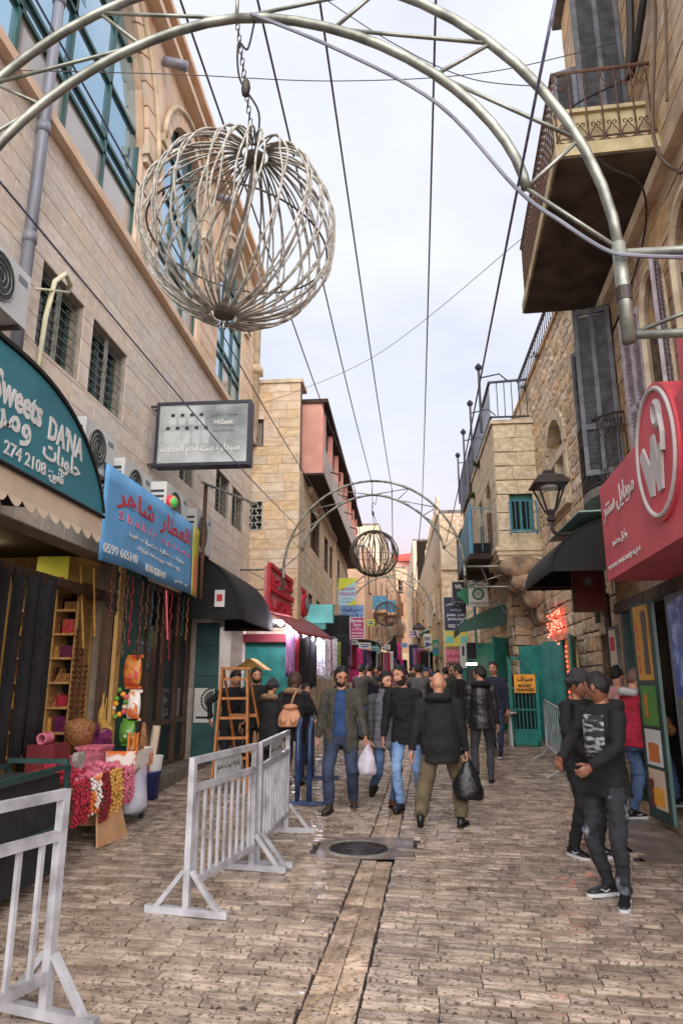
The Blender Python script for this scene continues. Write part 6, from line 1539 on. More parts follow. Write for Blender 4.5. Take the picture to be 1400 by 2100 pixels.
# sack, bins, cardboard
def sack(b):
    rings = []
    prof = [(.0, .05), (.20, .0), (.235, .06), (.225, .2), (.2, .36), (.19, .46), (.165, .56), (.155, .62), (.17, .65), (.15, .655), (.13, .60), (.02, .58)]
    for k, (r, z) in enumerate(prof):
        rings.append([V((-3.32 + r * .75 * math.cos(a) * (1 + .07 * math.sin(3 * a + k)), 8.6 + r * 1.15 * math.sin(a) * (1 + .05 * math.sin(5 * a + k * 2)), .14 + z + .012 * math.sin(4 * a + k))) for a in [2 * math.pi * j / 28 for j in range(28)]])
    b.loft(rings)
goods('grain_sack', 'white woven sack with rolled top standing on the kerb', 'sack_white', sack, cat='sack', smooth=True)
goods('grain', 'brown grain filling the rolled top of the white sack', 'nuts', lambda b: b.lathe([(.12, .0), (.08, .03), (.005, .04)], (-3.32, 8.6, .755), 14, sy=1.3), cat='grain', smooth=True)
goods('storage_bin', 'dark blue bin by the green post', 'bin_blue', lambda b: b.lathe([(.001, 0), (.15, 0), (.17, .38), (.185, .4), (.175, .42), (.15, .40), (.13, .1), (.001, .1)], at(301, 1645, Z=.02), 18), cat='bin', smooth=True)
bc = at(301, 1645, Z=.02)
goods('paper_bag', 'white bag with red lettering in the blue bin', 'letter_white', lambda b: b.loft([[bc + V((.19 * s_ * math.cos(a), .15 * s_ * math.sin(a), z)) for a in [k * math.pi / 8 for k in range(16)]] for s_, z in ((.7, .25), (.95, .45), (1.05, .62 + .0))]), cat='bag')
part('bag_print', 'red_letter', bpy.data.objects['paper_bag'], lambda b: [b.box(bc.x - .09 + .1 * k, bc.x - .03 + .1 * k, bc.y - .175, bc.y - .155, .46, .56) for k in range(2)])
goods('paper_tube', 'cream cardboard tube standing in the blue bin', 'valance', lambda b: b.tube([bc + V((-.02, .05, .3)), bc + V((.05, .08, 1.02))], .06, 12), cat='tube')
sc_ = at(262, 1640, Z=.03)
goods('toy_crate', 'clear box of small toys with sky blue lids', 'plastic_sky', lambda b: (b.box(sc_.x - .16, sc_.x + .12, sc_.y, sc_.y + .3, .02, .07), b.box(sc_.x - .18, sc_.x + .12, sc_.y + .02, sc_.y + .32, .36, .385), b.prism([(sc_.x - .05, sc_.y + .3, .4), (sc_.x + .18, sc_.y + .3, .42), (sc_.x + .2, sc_.y + .36, .62), (sc_.x - .0, sc_.y + .36, .6)], (0, .02, 0))), cat='crate')
goods('toys', 'jumble of small bright toys under the sky blue lids', 'foil_orange', lambda b: heap(b, sc_.x - .14, sc_.x + .1, sc_.y + .03, sc_.y + .27, .07, .2, 50, .035, 6), cat='toys')['kind'] = 'stuff'
goods('cardboard_sheet', 'torn cardboard flap leaning at the foot of the table', 'cardboard', lambda b: b.prism([(-3.16, 7.3, .02), (-3.1, 7.95, .0), (-3.24, 7.9, .5), (-3.27, 7.45, .47)], (.012, .01, 0)), cat='cardboard')
goods('cardboard_box', 'plain cardboard carton under the goods table', 'cardboard', lambda b: b.box(-3.75, -3.28, 7.75, 8.25, .14, .5), cat='box')
goods('litter_tray', 'flat pink and white tray on the ground by the bin', 'foil_white', lambda b: b.box(sc_.x - .1, sc_.x + .35, sc_.y - .22, sc_.y - .05, .0, .05), cat='tray')
# things hanging on the post
hp = lambda x, y: at(x, y, Y=9.3)
def bag(name, label, x0, y0, x1, y1, m, cat='bag', yy=9.28, group='snack bags hung on the post'):
    a, c = at(x0, y0, Y=yy), at(x1, y1, Y=yy); n = 7; rings = []
    for k in range(n):
        t = k / (n - 1); d = .012 + .045 * math.sin(math.pi * t); w = (c.x - a.x) / 2 * (.82 + .18 * math.sin(math.pi * t)); z = c.z + (a.z - c.z) * t; cx = (a.x + c.x) / 2
        rings.append([V((cx + w * math.cos(q), yy + d * math.sin(q) * (1 + .2 * math.sin(5 * q + k)), z + .008 * math.sin(3 * q + k))) for q in [2 * math.pi * j / 14 for j in range(14)]])
    b = MB(); b.loft(rings); b.tube([V(((a.x + c.x) / 2, yy, a.z)), V(((a.x + c.x) / 2, yy, a.z + .1))], .004, 4)
    return tag(b.build(name, m, None, True), label, cat, group)
for lab_, x0, y0, x1, y1, m_, pr_ in (('orange and red snack bag hanging highest on the post', 256, 1348, 289, 1408, 'foil_orange', 'wn_red'), ('white and orange snack bag hanging below the orange one', 261, 1420, 287, 1474, 'foil_white', 'poster_orange_'), ('lime green snack bag hanging lowest on the post', 246, 1480, 277, 1526, 'foil_green', 'ac_white'), ('small green packet tied near the top of the post', 216, 1342, 232, 1380, 'foil_green', 'ac_white')):
    o_ = bag('snack_bag', lab_, x0, y0, x1, y1, m_)
    a_, c_ = at(x0, y0, Y=9.21), at(x1, y1, Y=9.21); w_, h_ = c_.x - a_.x, a_.z - c_.z
    part('crimp', m_, o_, lambda b: (b.box(a_.x + w_ * .06, c_.x - w_ * .06, 9.272, 9.288, a_.z - .004, a_.z + .035), b.box(a_.x + w_ * .06, c_.x - w_ * .06, 9.272, 9.288, c_.z - .03, c_.z + .004)))
    part('print', pr_ if pr_ in MATS else 'banner_orange', o_, lambda b: b.prism([(a_.x + w_ * u, 9.226, c_.z + h_ * v) for u, v in ((.25, .3), (.75, .25), (.7, .5), (.5, .62), (.3, .5))], (0, .02, 0)))
nk = thing('bead_necklace', 'big bead necklace of green, yellow and red balls hanging on the post', 'necklace', tuple(at(245, 1470, Y=9.2)))
for k, (x, y, m_) in enumerate(((245, 1415, 'foil_green'), (253, 1424, 'sign_amber'), (240, 1433, 'foil_green'), (238, 1443, 'sign_amber'), (259, 1430, 'wn_red'), (258, 1440, 'foil_green'), (256, 1450, 'valance'), (233, 1452, 'valance'), (230, 1462, 'sign_amber'), (236, 1470, 'foil_green'), (245, 1465, 'sign_amber'), (254, 1460, 'wn_red'))):
    p = at(x, y, Y=9.2)
    part('bead', m_, nk, lambda b: b.sphere(p, .036, n=10, k=7), True)
part('string', 'cable_black', nk, lambda b: b.tube([at(245, 1375, Y=9.2), at(246, 1412, Y=9.2)], .004, 4))
fanc = at(213, 1500, Y=9.0)
goods('straw_fan', 'diamond shaped straw fan hanging by the post', 'straw', lambda b: (b.prism([fanc + V((-.12, 0, 0)), fanc + V((0, 0, .16)), fanc + V((.12, 0, .02)), fanc + V((.02, 0, -.16))], (0, .03, 0)), b.tube([fanc + V((0, 0, .16)), fanc + V((.01, 0, .42))], .008, 5), b.tube([fanc + V((.01, 0, -.15)), fanc + V((.02, 0, -.4))], .014, 5)), cat='fan')
goods('straw_whisk', 'straw whisk hanging behind the straw fan', 'straw', lambda b: b.lathe([(.06, 0), (.05, .18), (.015, .3), (.012, .42)], at(208, 1490, Y=9.05), 10), cat='whisk', smooth=True)
for k, (x0, y0, x1, y1, m_) in enumerate(((166, 1160, 172, 1330, 'straw'), (193, 1165, 195, 1305, 'straw'), (250, 1180, 268, 1320, 'scarf_pink'), (272, 1180, 280, 1320, 'scarf_pink'), (341, 1210, 344, 1312, 'wn_red'), (228, 1180, 214, 1300, 'shop_cream'))):
    goods('cane', ['wooden cane hanging before the shelves', 'second wooden cane hanging before the shelves', 'pink striped cane hanging left of the shop front', 'second pink striped cane beside it', 'red cane hanging before the glazed front', 'pale strip beside the post'][k], m_, lambda b: b.tube([at(x0, y0, Y=8.6 if k < 2 else 9.7), at(x1, y1, Y=8.6 if k < 2 else 9.7)], .014, 6), group='canes hung from the awning', cat='cane')
q_ = random.Random(31)
for k in range(16):
    x = 236 + k * 10 + q_.uniform(-3, 3); yt = 1168 + (x - 236) * .38; L = q_.uniform(.5, 1.25); p = at(x, yt, X=-3.55)
    m_ = q_.choice(['door_brown', 'cloth_black', 'brown_wood', 'post_green', 'nuts', 'dates', 'dates', 'scarf_red'])
    goods('hanging_strip', {'door_brown': 'brown', 'cloth_black': 'black', 'brown_wood': 'chestnut', 'post_green': 'dark green', 'nuts': 'nut brown', 'dates': 'date brown', 'scarf_red': 'red', 'straw': 'straw yellow'}[m_] + ' strip of packed goods, ' + ['first', 'second', 'third', 'fourth', 'fifth', 'sixth', 'seventh', 'eighth', 'ninth', 'tenth', 'eleventh', 'twelfth', 'thirteenth', 'fourteenth', 'fifteenth', 'last'][k] + ' from the left under the spice banner', m_, lambda b: [b.sphere((p.x + .01 * math.sin(j * 2 + k), p.y + .01 * math.cos(j * 3), p.z - .04 - L * j / 12), .018, .02, L / 19, 6, 5) for j in range(12)], group='strips of goods hung under the spice banner', cat='goods', smooth=True)
pc_ = at(281, 1290, Y=9.75)
goods('price_card', 'small pale card hanging between the pink canes', 'valance', lambda b: b.box(pc_.x - .06, pc_.x + .06, 9.74, 9.745, pc_.z - .13, pc_.z + .1), cat='card')

# ================================================================ barriers, ladder
def barrier(label, p0, p1, h=1.1, bars=9, plate=True, group='white crowd barriers', feet=(True, True)):
    p0, p1 = V(p0), V(p1); d = (p1 - p0).normalized(); n = V((-d.y, d.x, 0)); L = (p1 - p0).length
    z0 = lambda t: gz(p0.y + (p1.y - p0.y) * t)
    B = thing('crowd_barrier', label, 'barrier', (p0.x, p0.y, z0(0)), group)
    Q = lambda t, z: V((p0.x + (p1.x - p0.x) * t, p0.y + (p1.y - p0.y) * t, z0(t) + z))
    e = .025 / L
    for z, nm in ((h - .025, 'top_rail'), (h - .23, 'mid_rail'), (.2, 'bottom_rail')): part(nm, 'barrier_white', B, lambda b: b.beam(Q(0 if z > 1 else e, z), Q(1 if z > 1 else 1 - e, z), .045, .05))
    for t in (e, 1 - e): part('post', 'barrier_white', B, lambda b: b.beam(Q(t, .03), Q(t, h - .05), .048, .048, up=d))
    for k in range(bars):
        t = (k + 1) / (bars + 1)
        part('bar', 'barrier_white', B, lambda b: b.beam(Q(t, .22), Q(t, h - .25), .024, .024, up=d))
    if plate:
        pl = part('plate', 'sign_grey', B, lambda b: b.prism([Q(.32, h - .205) - n * .006, Q(.72, h - .205) - n * .006, Q(.72, h - .05) - n * .006, Q(.32, h - .05) - n * .006], n * .01))
        for sgn in (1, -1):
            o_ = Q(.34 if sgn < 0 else .70, h - .19) + n * (.004 + .002) * sgn * 1.0
            lettering("بلدية بيت لحم", (o_, d * (-sgn), EZ, n * sgn), (0, .36 * L, .02, .11), 'black_print', pl, th=.001)
    for t, on in ((e, feet[0]), (1 - e, feet[1])):
        if not on: continue
        ft = part('foot', 'barrier_white', B, lambda b: b.beam(Q(t, .028) - n * .33, Q(t, .028) + n * .33, .05, .05))
        for sg in (-1, 1): part('strut', 'barrier_white', ft, lambda b: b.beam(Q(t, .04) + n * (.25 * sg), Q(t, .3) + n * (.03 * sg), .035, .035))
    return B
pA, pB, pC = at(378, 1880, Z=0), at(520, 1782, Z=0), at(588, 1706, Z=.02)
barrier('white crowd barrier with a name plate standing nearest the middle', (pA.x, pA.y, 0), (pB.x, pB.y - .03, 0))
barrier('white crowd barrier joined behind the nearer one, bars closer in view', (pB.x + .02, pB.y + .04, 0), (pC.x, pC.y, 0), bars=10)
pL = at(98, 2086, Z=0)
barrier('white crowd barrier cut off by the left picture edge', (pL.x, pL.y, 0), (pL.x - .42, pL.y - 1.45, 0), bars=9)
def tie(p): return V(p)
bl = thing('blue_barrier', 'dark blue tubular barrier seen end on behind the white ones', 'barrier', tuple(at(605, 1655, Z=.05)))
q0 = at(612, 1652, Z=.06); q1 = q0 + V((q0.x, q0.y, 0)).normalized() * 1.5
for k in range(2):
    dx = V((.16 * k - .02, 0, 0))
    part('frame', 'barrier_blue', bl, lambda b: b.tube([V((q0.x, q0.y, .1)) + dx, V((q0.x, q0.y, 1.0)) + dx, V((q0.x + .01, q0.y + .12, 1.1)) + dx, V((q1.x, q1.y + .3, 1.12)) + dx, V((q1.x, q1.y + .5, 1.0)) + dx, V((q1.x, q1.y + .5, .15)) + dx], .035, 8), True)
    for j in range(5): part('bar', 'barrier_blue', bl, lambda b: b.tube([V((q0.x + (q1.x - q0.x) * (j + 1) / 6, q0.y + (q1.y + .5 - q0.y) * (j + 1) / 6, .25)) + dx, V((q0.x + (q1.x - q0.x) * (j + 1) / 6, q0.y + (q1.y + .5 - q0.y) * (j + 1) / 6, 1.08)) + dx], .014, 6))
for y, z in ((q0.y, gz(q0.y)), (q1.y + .5, gz(q1.y + .5))): part('foot', 'barrier_blue', bl, lambda b: b.beam((q0.x - .38, y, z + .035), (q0.x + .36, y, z + .035), .06, .05))
def tube_barrier(label, p0, p1, n=9, m='barrier_white'):
    p0, p1 = V(p0), V(p1); B = thing('tube_barrier', label, 'barrier', (p0.x, p0.y, gz(p0.y)), 'grey tubular barriers')
    G = lambda t, z: V((p0.x + (p1.x - p0.x) * t, p0.y + (p1.y - p0.y) * t, gz(p0.y + (p1.y - p0.y) * t) + z))
    part('frame', m, B, lambda b: b.tube([G(0, .25), G(0, 1.0), G(.04, 1.08), G(.96, 1.08), G(1, 1.0), G(1, .25)], .02, 7, closed=True), True)
    for k in range(n): part('bar', m, B, lambda b: b.tube([G((k + 1) / (n + 1), .25), G((k + 1) / (n + 1), 1.08)], .009, 5))
    nn = V((-(p1 - p0).y, (p1 - p0).x, 0)).normalized()
    for t in (.1, .9): part('foot', m, B, lambda b: b.tube([G(t, .27), G(t, .12) + nn * .1, G(t, .015) + nn * .3], .016, 6)); part('foot', m, B, lambda b: b.tube([G(t, .27), G(t, .12) - nn * .1, G(t, .015) - nn * .3], .016, 6))
g0, g1 = ground_at(1165, 1604), ground_at(1118, 1560)
tube_barrier('grey tubular barrier behind the man in the beanie', (g0.x, g0.y, 0), (g1.x + .1, g1.y + .3, 0))
g0 = ground_at(664, 1588)
tube_barrier('grey tubular barrier half hidden behind the man in the blue sweater', (g0.x, g0.y, 0), (g0.x + .05, g0.y + 1.3, 0), 6)
# wooden step ladder
la, lb_ = at(432, 1640, Z=.03), at(520, 1628, Z=.03)
la = V((la.x, la.y, gz(la.y))); lb_ = V((lb_.x, la.y + .15, gz(la.y)))
ltl, ltr = at(457, 1372, Y=la.y + .42), at(508, 1372, Y=la.y + .5)
LD = thing('step_ladder', 'orange wooden step ladder standing open before the teal door', 'ladder', tuple(la))
for p, q in ((la, ltl), (lb_, ltr)): part('rail', 'ladder_wood', LD, lambda b: b.beam(p, q, .035, .08, up=(0, 1, 0)))
rba, rbb = V((la.x + .15, la.y + 1.15, gz(la.y + 1.1))), V((lb_.x + .12, la.y + 1.2, gz(la.y + 1.1)))
for p, q in ((rba, ltl), (rbb, ltr)): part('rear_leg', 'ladder_wood', LD, lambda b: b.beam(p, q + V((0, .06, -.02)), .03, .05, up=(0, 1, 0)))
for k in range(6):
    t = (k + .5) / 6.3 + .04
    part('step', 'ladder_wood', LD, lambda b: b.beam(la.lerp(ltl, t) + V((.02, 0, 0)), lb_.lerp(ltr, t) - V((.02, 0, 0)), .1, .035))
    if k in (1, 3): part('rear_brace', 'ladder_wood', LD, lambda b: b.beam(rba.lerp(ltl, t), rbb.lerp(ltr, t), .03, .05))
part('top_cap', 'ladder_wood', LD, lambda b: b.beam(ltl + V((-.04, .03, .01)), ltr + V((.04, .03, .01)), .16, .04))

# ================================================================ right shop fronts
def shutter_leaf(parent, hinge, dirv, w, z0, z1, m='teal_paint', name='shutter'):
    dv = V(dirv).normalized(); nv = dv.cross(EZ).normalized(); h = V(hinge)
    P = lambda a, z, t=0: V((h.x, h.y, 0)) + dv * a + EZ * z + nv * t
    s_ = part(name, m, parent, lambda b: b.prism([P(0, z0), P(w, z0), P(w, z1), P(0, z1)], nv * .03))
    for a, c in ((.05, w / 2 - .02), (w / 2 + .02, w - .05)):
        for t in (-.008, .03): part('panel', m, s_, lambda b: b.prism([P(a, z0 + .1, t), P(c, z0 + .1, t), P(c, z1 - .1, t), P(a, z1 - .1, t)], nv * .008))
    return s_
SW = thing('teal_shuttered_shop', 'small shop with open teal shutters in the rough stone wall', 'shopfront', (3.3, 14.8, .3))
part('interior', 'shop_dark', SW, lambda b: (b.box(4.3, 4.4, 13.4, 16.3, .2, 2.6), b.box(3.66, 4.3, 16.12, 16.2, .2, 2.6), b.box(3.66, 4.3, 13.5, 13.58, .2, 2.6)))
part('floor', 'dry_concrete', SW, lambda b: b.box(3.2, 4.4, 13.5, 16.2, .1, .3))
part('door_post', 'shop_cream', SW, lambda b: b.box(3.3, 3.6, 14.4, 14.7, .3, 2.5))
shutter_leaf(SW, (3.24, 13.6, 0), (-.35, -1, 0), .75, .4, 2.5)
shutter_leaf(SW, (3.24, 14.75, 0), (-.4, .9, 0), .7, .4, 2.48)
shutter_leaf(SW, (3.24, 16.1, 0), (-.75, .6, 0), .75, .4, 2.45)
shutter_leaf(SW, (2.80, 19.3, 0), (-.5, -.8, 0), .9, .4, 2.8)
shutter_leaf(SW, (2.80, 21.6, 0), (-.9, .3, 0), .8, .4, 2.8)
shutter_leaf(SW, (2.80, 24.3, 0), (-.9, .1, 0), .9, .4, 2.9)
ld_ = thing('red_light_string', 'tangle of lit red fairy lights on the stone wall above the teal shutters', 'lights', (3.2, 14.6, 2.9))
r_ = random.Random(21)
ra0 = at(1122, 1260, X=3.2); ra1 = at(1152, 1295, X=3.2)
for k in range(46): part('bulb', 'neon_red', ld_, lambda b: b.sphere((3.2 + r_.uniform(-.04, .02), r_.uniform(ra1.y, ra0.y), r_.uniform(ra1.z, ra0.z) - (.25 * (k % 5 == 0))), .02, n=6, k=4))
for k in range(14): part('bulb', 'neon_red', ld_, lambda b: b.sphere((3.28, 14.55 + .03 * math.sin(k), 2.35 - .1 * k), .014, n=6, k=4))
part('cable', 'cable_black', ld_, lambda b: wire(b, [(3.23, ra1.y - .5, ra0.z + .1), (3.2, ra1.y, ra0.z + .05), (3.2, ra0.y, ra0.z), (3.22, ra0.y + .5, ra0.z + .1)], .01))
# money changer gate with amber board
mg0, mg1 = ground_at(1050, 1527), ground_at(1108, 1524)
MGY = 15.9
ga, gc = at(1040, 1347, Y=MGY), at(1109, 1526, Y=MGY)
MG = thing('money_changer_gate', 'teal metal gate leaf standing open with an amber money changer board', 'gate', (ga.x, MGY, gz(MGY)))
gx0, gx1, gz0, gz1 = ga.x + .02, gc.x - .02, gz(MGY) + .02, ga.z
part('frame', 'teal_paint', MG, lambda b: (b.beam((gx0, MGY, gz0), (gx0, MGY, gz1), .07), b.beam((gx0, MGY, gz1 - .035), (gx1 - .32, MGY, gz1 - .035), .07), b.beam((gx1 - .34, MGY, gz1 - .03), (gx1, MGY, gz1 - .42), .07), b.beam((gx1, MGY, gz1 - .4), (gx1, MGY, gz0), .07), b.beam((gx0, MGY, gz0 + .04), (gx1, MGY, gz0 + .04), .07)))
part('kick_panel', 'teal_paint', MG, lambda b: b.box(gx0 + .03, gx1 - .03, MGY - .01, MGY + .01, gz0 + .05, gz0 + .3))
for z in (gz0 + .32, gz0 + .75, gz1 - .68): part('rail', 'teal_paint', MG, lambda b: b.beam((gx0, MGY, z), (gx1, MGY, z), .04))
for k in range(6): part('bar', 'teal_paint', MG, lambda b: b.beam((gx0 + (gx1 - gx0) * (k + 1) / 7, MGY, gz0 + .32), (gx0 + (gx1 - gx0) * (k + 1) / 7, MGY, gz1 - .68), .02))
part('glass', 'window_dark', MG, lambda b: b.box(gx0 + .03, gx1 - .05, MGY + .02, MGY + .03, gz0 + .3, gz1 - .4))
sa, sc2 = at(1052, 1383, Y=MGY - .05), at(1098, 1421, Y=MGY - .05)
mb_ = part('amber_board', 'sign_amber', MG, lambda b: b.box(sa.x, sc2.x, MGY - .07, MGY - .05, sc2.z, sa.z))
fM = (V((sa.x, MGY - .071, sc2.z)), EX, EZ, FY); W2, H2 = sc2.x - sa.x, sa.z - sc2.z
lettering("صراف", fM, (.15 * W2, .88 * W2, .56 * H2, .92 * H2), 'black_print', mb_, bold=.02)
lettering("MONEY", fM, (.2 * W2, .82 * W2, .30 * H2, .47 * H2), 'black_print', mb_, bold=.03)
lettering("CHANGER", fM, (.08 * W2, .93 * W2, .08 * H2, .25 * H2), 'black_print', mb_, bold=.03)
ptb = ground_at(1035, 1530)
pt_ = thing('plastic_table', 'white plastic table beside the money changer gate', 'table', (ptb.x, ptb.y, gz(ptb.y)))
part('top', 'white', pt_, lambda b: b.lathe([(.28, .68), (.3, .7), (.3, .72), (.01, .73)], (ptb.x, ptb.y, gz(ptb.y)), 18))
for k in range(4): part('leg', 'white', pt_, lambda b: b.beam((ptb.x + .2 * math.cos(k * 1.57 + .8), ptb.y + .2 * math.sin(k * 1.57 + .8), gz(ptb.y)), (ptb.x + .17 * math.cos(k * 1.57 + .8), ptb.y + .17 * math.sin(k * 1.57 + .8), gz(ptb.y) + .69), .035))
prs = thing('round_price_board', 'round topped orange and green board leaning behind the plastic table', 'board', (ptb.x + .1, ptb.y + .3, gz(ptb.y)))
part('panel', 'foil_orange', prs, lambda b: b.prism([(ptb.x - .25, ptb.y + .35, .75)] + [(ptb.x + .05 - .3 * math.cos(math.pi * k / 10), ptb.y + .35, 1.35 + .3 * math.sin(math.pi * k / 10)) for k in range(11)] + [(ptb.x + .35, ptb.y + .35, .75)], (0, .03, 0)))
part('leg', 'iron_black', prs, lambda b: (b.beam((ptb.x - .15, ptb.y + .37, gz(ptb.y)), (ptb.x - .15, ptb.y + .37, .78), .03), b.beam((ptb.x + .25, ptb.y + .37, gz(ptb.y)), (ptb.x + .25, ptb.y + .37, .78), .03)))
# green awning below the coffee sign
gw = thing('green_awning', 'dark green canvas awning below the coffee sign', 'awning', (2.4, 20, 2.95))
def gaw(u, v):
    x = 2.85 + (1.52 - 2.85) * v; z = 3.72 - .55 * v ** 1.5; y = 19.3 + 2.0 * u
    return (V((x, y, z)), EZ)
part('canopy', 'awning_green', gw, lambda b: b.sheet(gaw, 6, 8, .025), True)
part('valance', 'awning_green', gw, lambda b: b.sheet(lambda u, v: (V((1.515 + .02 * math.sin(u * 20), 19.3 + 2.0 * u, 2.92 + .25 * v)), -EX), 10, 2, .012), True)
part('side', 'awning_green', gw, lambda b: b.prism([gaw(0, k / 8)[0] + V((0, -.012, 0)) for k in range(9)] + [V((1.52, 19.288, 2.95)), V((2.8, 19.288, 3.15))], (0, .01, 0)))
part('stay', 'awning_edge', gw, lambda b: b.tube([(1.55, 19.25, 3.2), (2.0, 19.25, 3.66), (2.85, 19.25, 3.74)], .018, 5))
# lit menu boards and teal wall farther up on the right
def pboard(name, label, x0, y0, x1, y1, Y_, m, cat='board', prints=()):
    a, c = at(x0, y0, Y=Y_), at(x1, y1, Y=Y_); T = thing(name, label, cat, ((a.x + c.x) / 2, Y_, c.z))
    bo = part('panel', m, T, lambda b: b.box(a.x, c.x, Y_, Y_ + .05, c.z, a.z))
    for (u0, v0, u1, v1, pm) in prints: part('print', pm, bo, lambda b: b.box(a.x + (c.x - a.x) * u0, a.x + (c.x - a.x) * u1, Y_ - .004, Y_ - .001, c.z + (a.z - c.z) * v0, c.z + (a.z - c.z) * v1))
    part('hook', 'iron_black', T, lambda b: b.box((a.x + c.x) / 2 - .02, (a.x + c.x) / 2 + .02, Y_ + .051, Y_ + .3, a.z - .1, a.z - .05))
    return T
pboard('menu_board', 'pale yellow board with teal pictures under the navy sign', 911, 1292, 960, 1325, 26.6, 'banner_yellow', prints=((.05, .2, .35, .6, 'turquoise'), (.68, .2, .95, .6, 'turquoise'), (.35, .7, .65, .9, 'sign_amber')))
pboard('pink_board', 'pink board with dark red dots on the wall ahead', 913, 1332, 951, 1356, 26.6, 'candy_pink', prints=[(.1 + .14 * k, .3 + .1 * (k % 2), .17 + .14 * k, .5 + .1 * (k % 2), 'maroon') for k in range(6)])
pboard('brown_board', 'brown arrow board with white lines below the pink one', 914, 1360, 950, 1374, 26.6, 'maroon', prints=((.08, .2, .92, .35, 'letter_white'), (.08, .6, .92, .75, 'letter_white')))
pboard('black_box', 'black speaker box mounted by the bright shop window', 957, 1318, 977, 1352, 20.8, 'black_print', 'box')
pboard('white_machine', 'pale drinks cabinet beside the black box', 942, 1320, 957, 1370, 23, 'ac_white', 'cabinet', prints=((.3, .5, .7, .9, 'ac_dark'),))
lb2 = thing('lit_counter', 'bright lit counter under the black box', 'counter', (2.3, 21, gz(21)))
lc0, lc1 = at(957, 1356, Y=20.8), at(978, 1368, Y=20.8)
part('lamp', 'lamp_warm', lb2, lambda b: b.box(lc0.x, lc1.x, 20.8, 21.2, lc1.z + .06, lc1.z + .12))
part('case', 'ac_dark', lb2, lambda b: b.box(lc0.x, lc1.x, 20.8, 21.2, gz(21) - .02, lc1.z - .05))
# poster door and display frame at the near right
PF = thing('poster_door', 'open teal framed door covered in food posters at the right edge', 'door', tuple(rp(8.6, .1, .05)))
def pq(t, z, n=0): # the leaf stands slightly open
    a, c = rp(8.98, 0, .16), rp(8.36, 0, .08); d = c - a; nn = V((d.y, -d.x, 0)).normalized()
    if nn.x > 0: nn = -nn
    return a + d * t + EZ * z + nn * n
part('leaf', 'post_green', PF, lambda b: b.prism([pq(0, .12), pq(1, .12), pq(1, 2.6), pq(0, 2.6)], (pq(0, 0, .04) - pq(0, 0, 0))))
def poster(z0, z1, m, prints=()):
    o = part('poster', m, PF, lambda b: b.prism([pq(.16, z0, .042), pq(.84, z0, .042), pq(.84, z1, .042), pq(.16, z1, .042)], (pq(0, 0, .004) - pq(0, 0, 0))))
    for u0, v0, u1, v1, pm in prints: part('print', pm, o, lambda b: b.prism([pq(.16 + .68 * u, z0 + (z1 - z0) * v, .047) for u, v in ((u0, v0), (u1, v0), (u1 - .03, (v0 + v1) / 2), (u1, v1), ((u0 + u1) / 2, v1 + .04), (u0, v1), (u0 + .03, (v0 + v1) / 2))], (pq(0, 0, .002) - pq(0, 0, 0))))
flat('poster_amber', 204, 154, 60); flat('poster_green', 84, 140, 62); flat('poster_orange', 206, 118, 58)
poster(1.68, 2.56, 'poster_amber', ((.5, .08, .85, .9, 'door_brown'), (.12, .1, .22, .3, 'red_letter'), (.12, .4, .22, .6, 'red_letter'), (.12, .66, .22, .8, 'red_letter')))
poster(1.16, 1.62, 'poster_green', ((.2, .2, .4, .75, 'poster_orange'),))
poster(.72, 1.12, 'ac_white', ((.15, .1, .85, .6, 'poster_orange'),))
poster(.25, .68, 'valance', ((.2, .08, .9, .5, 'sign_amber'), (.0, .0, .3, .7, 'maroon')))
PN = thing('poster_wall', 'grey door panel with blue and white posters at the right edge', 'door', tuple(rp(7.2, .1, .03)))
part('leaf', 'shutter_grey', PN, lambda b: b.prism([rp(5.2, .12, .02), rp(8.0, .12, .02), rp(8.0, 2.7, .02), rp(5.2, 2.7, .02)], RW_ * .05))
mat('poster_blue', srgb(40, 80, 170), srgb(150, 180, 230), rough=.4, scale=5, contrast=(.5, .66))
part('poster', 'poster_blue', PN, lambda b: b.prism([rp(7.35, 1.55, .072), rp(7.9, 1.5, .072), rp(7.9, 2.5, .072), rp(7.35, 2.55, .072)], RW_ * .004))
part('poster', 'ac_white', PN, lambda b: b.prism([rp(6.85, 1.6, .072), rp(7.3, 1.7, .072), rp(7.3, 2.55, .072), rp(6.85, 2.6, .072)], RW_ * .004))
part('sticker', 'valance', PN, lambda b: b.prism([rp(7.6, 1.38, .072), rp(7.75, 1.38, .072), rp(7.75, 1.48, .072), rp(7.6, 1.48, .072)], RW_ * .003))
part('lintel', 'grimy_concrete', PN, lambda b: b.prism([rp(4.6, 2.6, -.02), rp(10.2, 2.6, -.02), rp(10.2, 2.74, -.02), rp(4.6, 2.74, -.02)], RW_ * .12))
DR = thing('dark_doorway', 'dark shop doorway behind the man in the red jacket', 'doorway', tuple(rp(9.6, .15, -.2)))
part('room', 'window_dark', DR, lambda b: b.prism([rp(8.1, .15, -.33), rp(10.0, .15, -.33), rp(10.0, 2.7, -.33), rp(8.1, 2.7, -.33)], RW_ * .03))
part('goods', 'nuts', DR, lambda b: heap(b, 2.98, 3.2, 9.0, 9.7, 1.0, .8, 40, .1, 12))
part('frame', 'post_green', DR, lambda b: (b.prism([rp(9.9, .15, -.05), rp(10.02, .15, -.05), rp(10.02, 2.6, -.05), rp(9.9, 2.6, -.05)], RW_ * .12)))
dp_ = tag(part('iron_post', 'iron_black', None, lambda b: b.tube([(3.15, 11.0, 0.1), (3.15, 11.0, 3.0)], .05, 8)), 'black iron post on the wall by the framed board', 'post')
nb_ = thing('notice_frame', 'narrow notice frame with red lettering on the stone wall', 'notice', (3.1, 10.7, 1.6))
part('frame', 'shutter_grey', nb_, lambda b: b.box(3.06, 3.1, 10.35, 10.75, 1.3, 2.45))
part('sheet', 'valance', nb_, lambda b: b.box(3.05, 3.058, 10.4, 10.7, 1.36, 2.4))
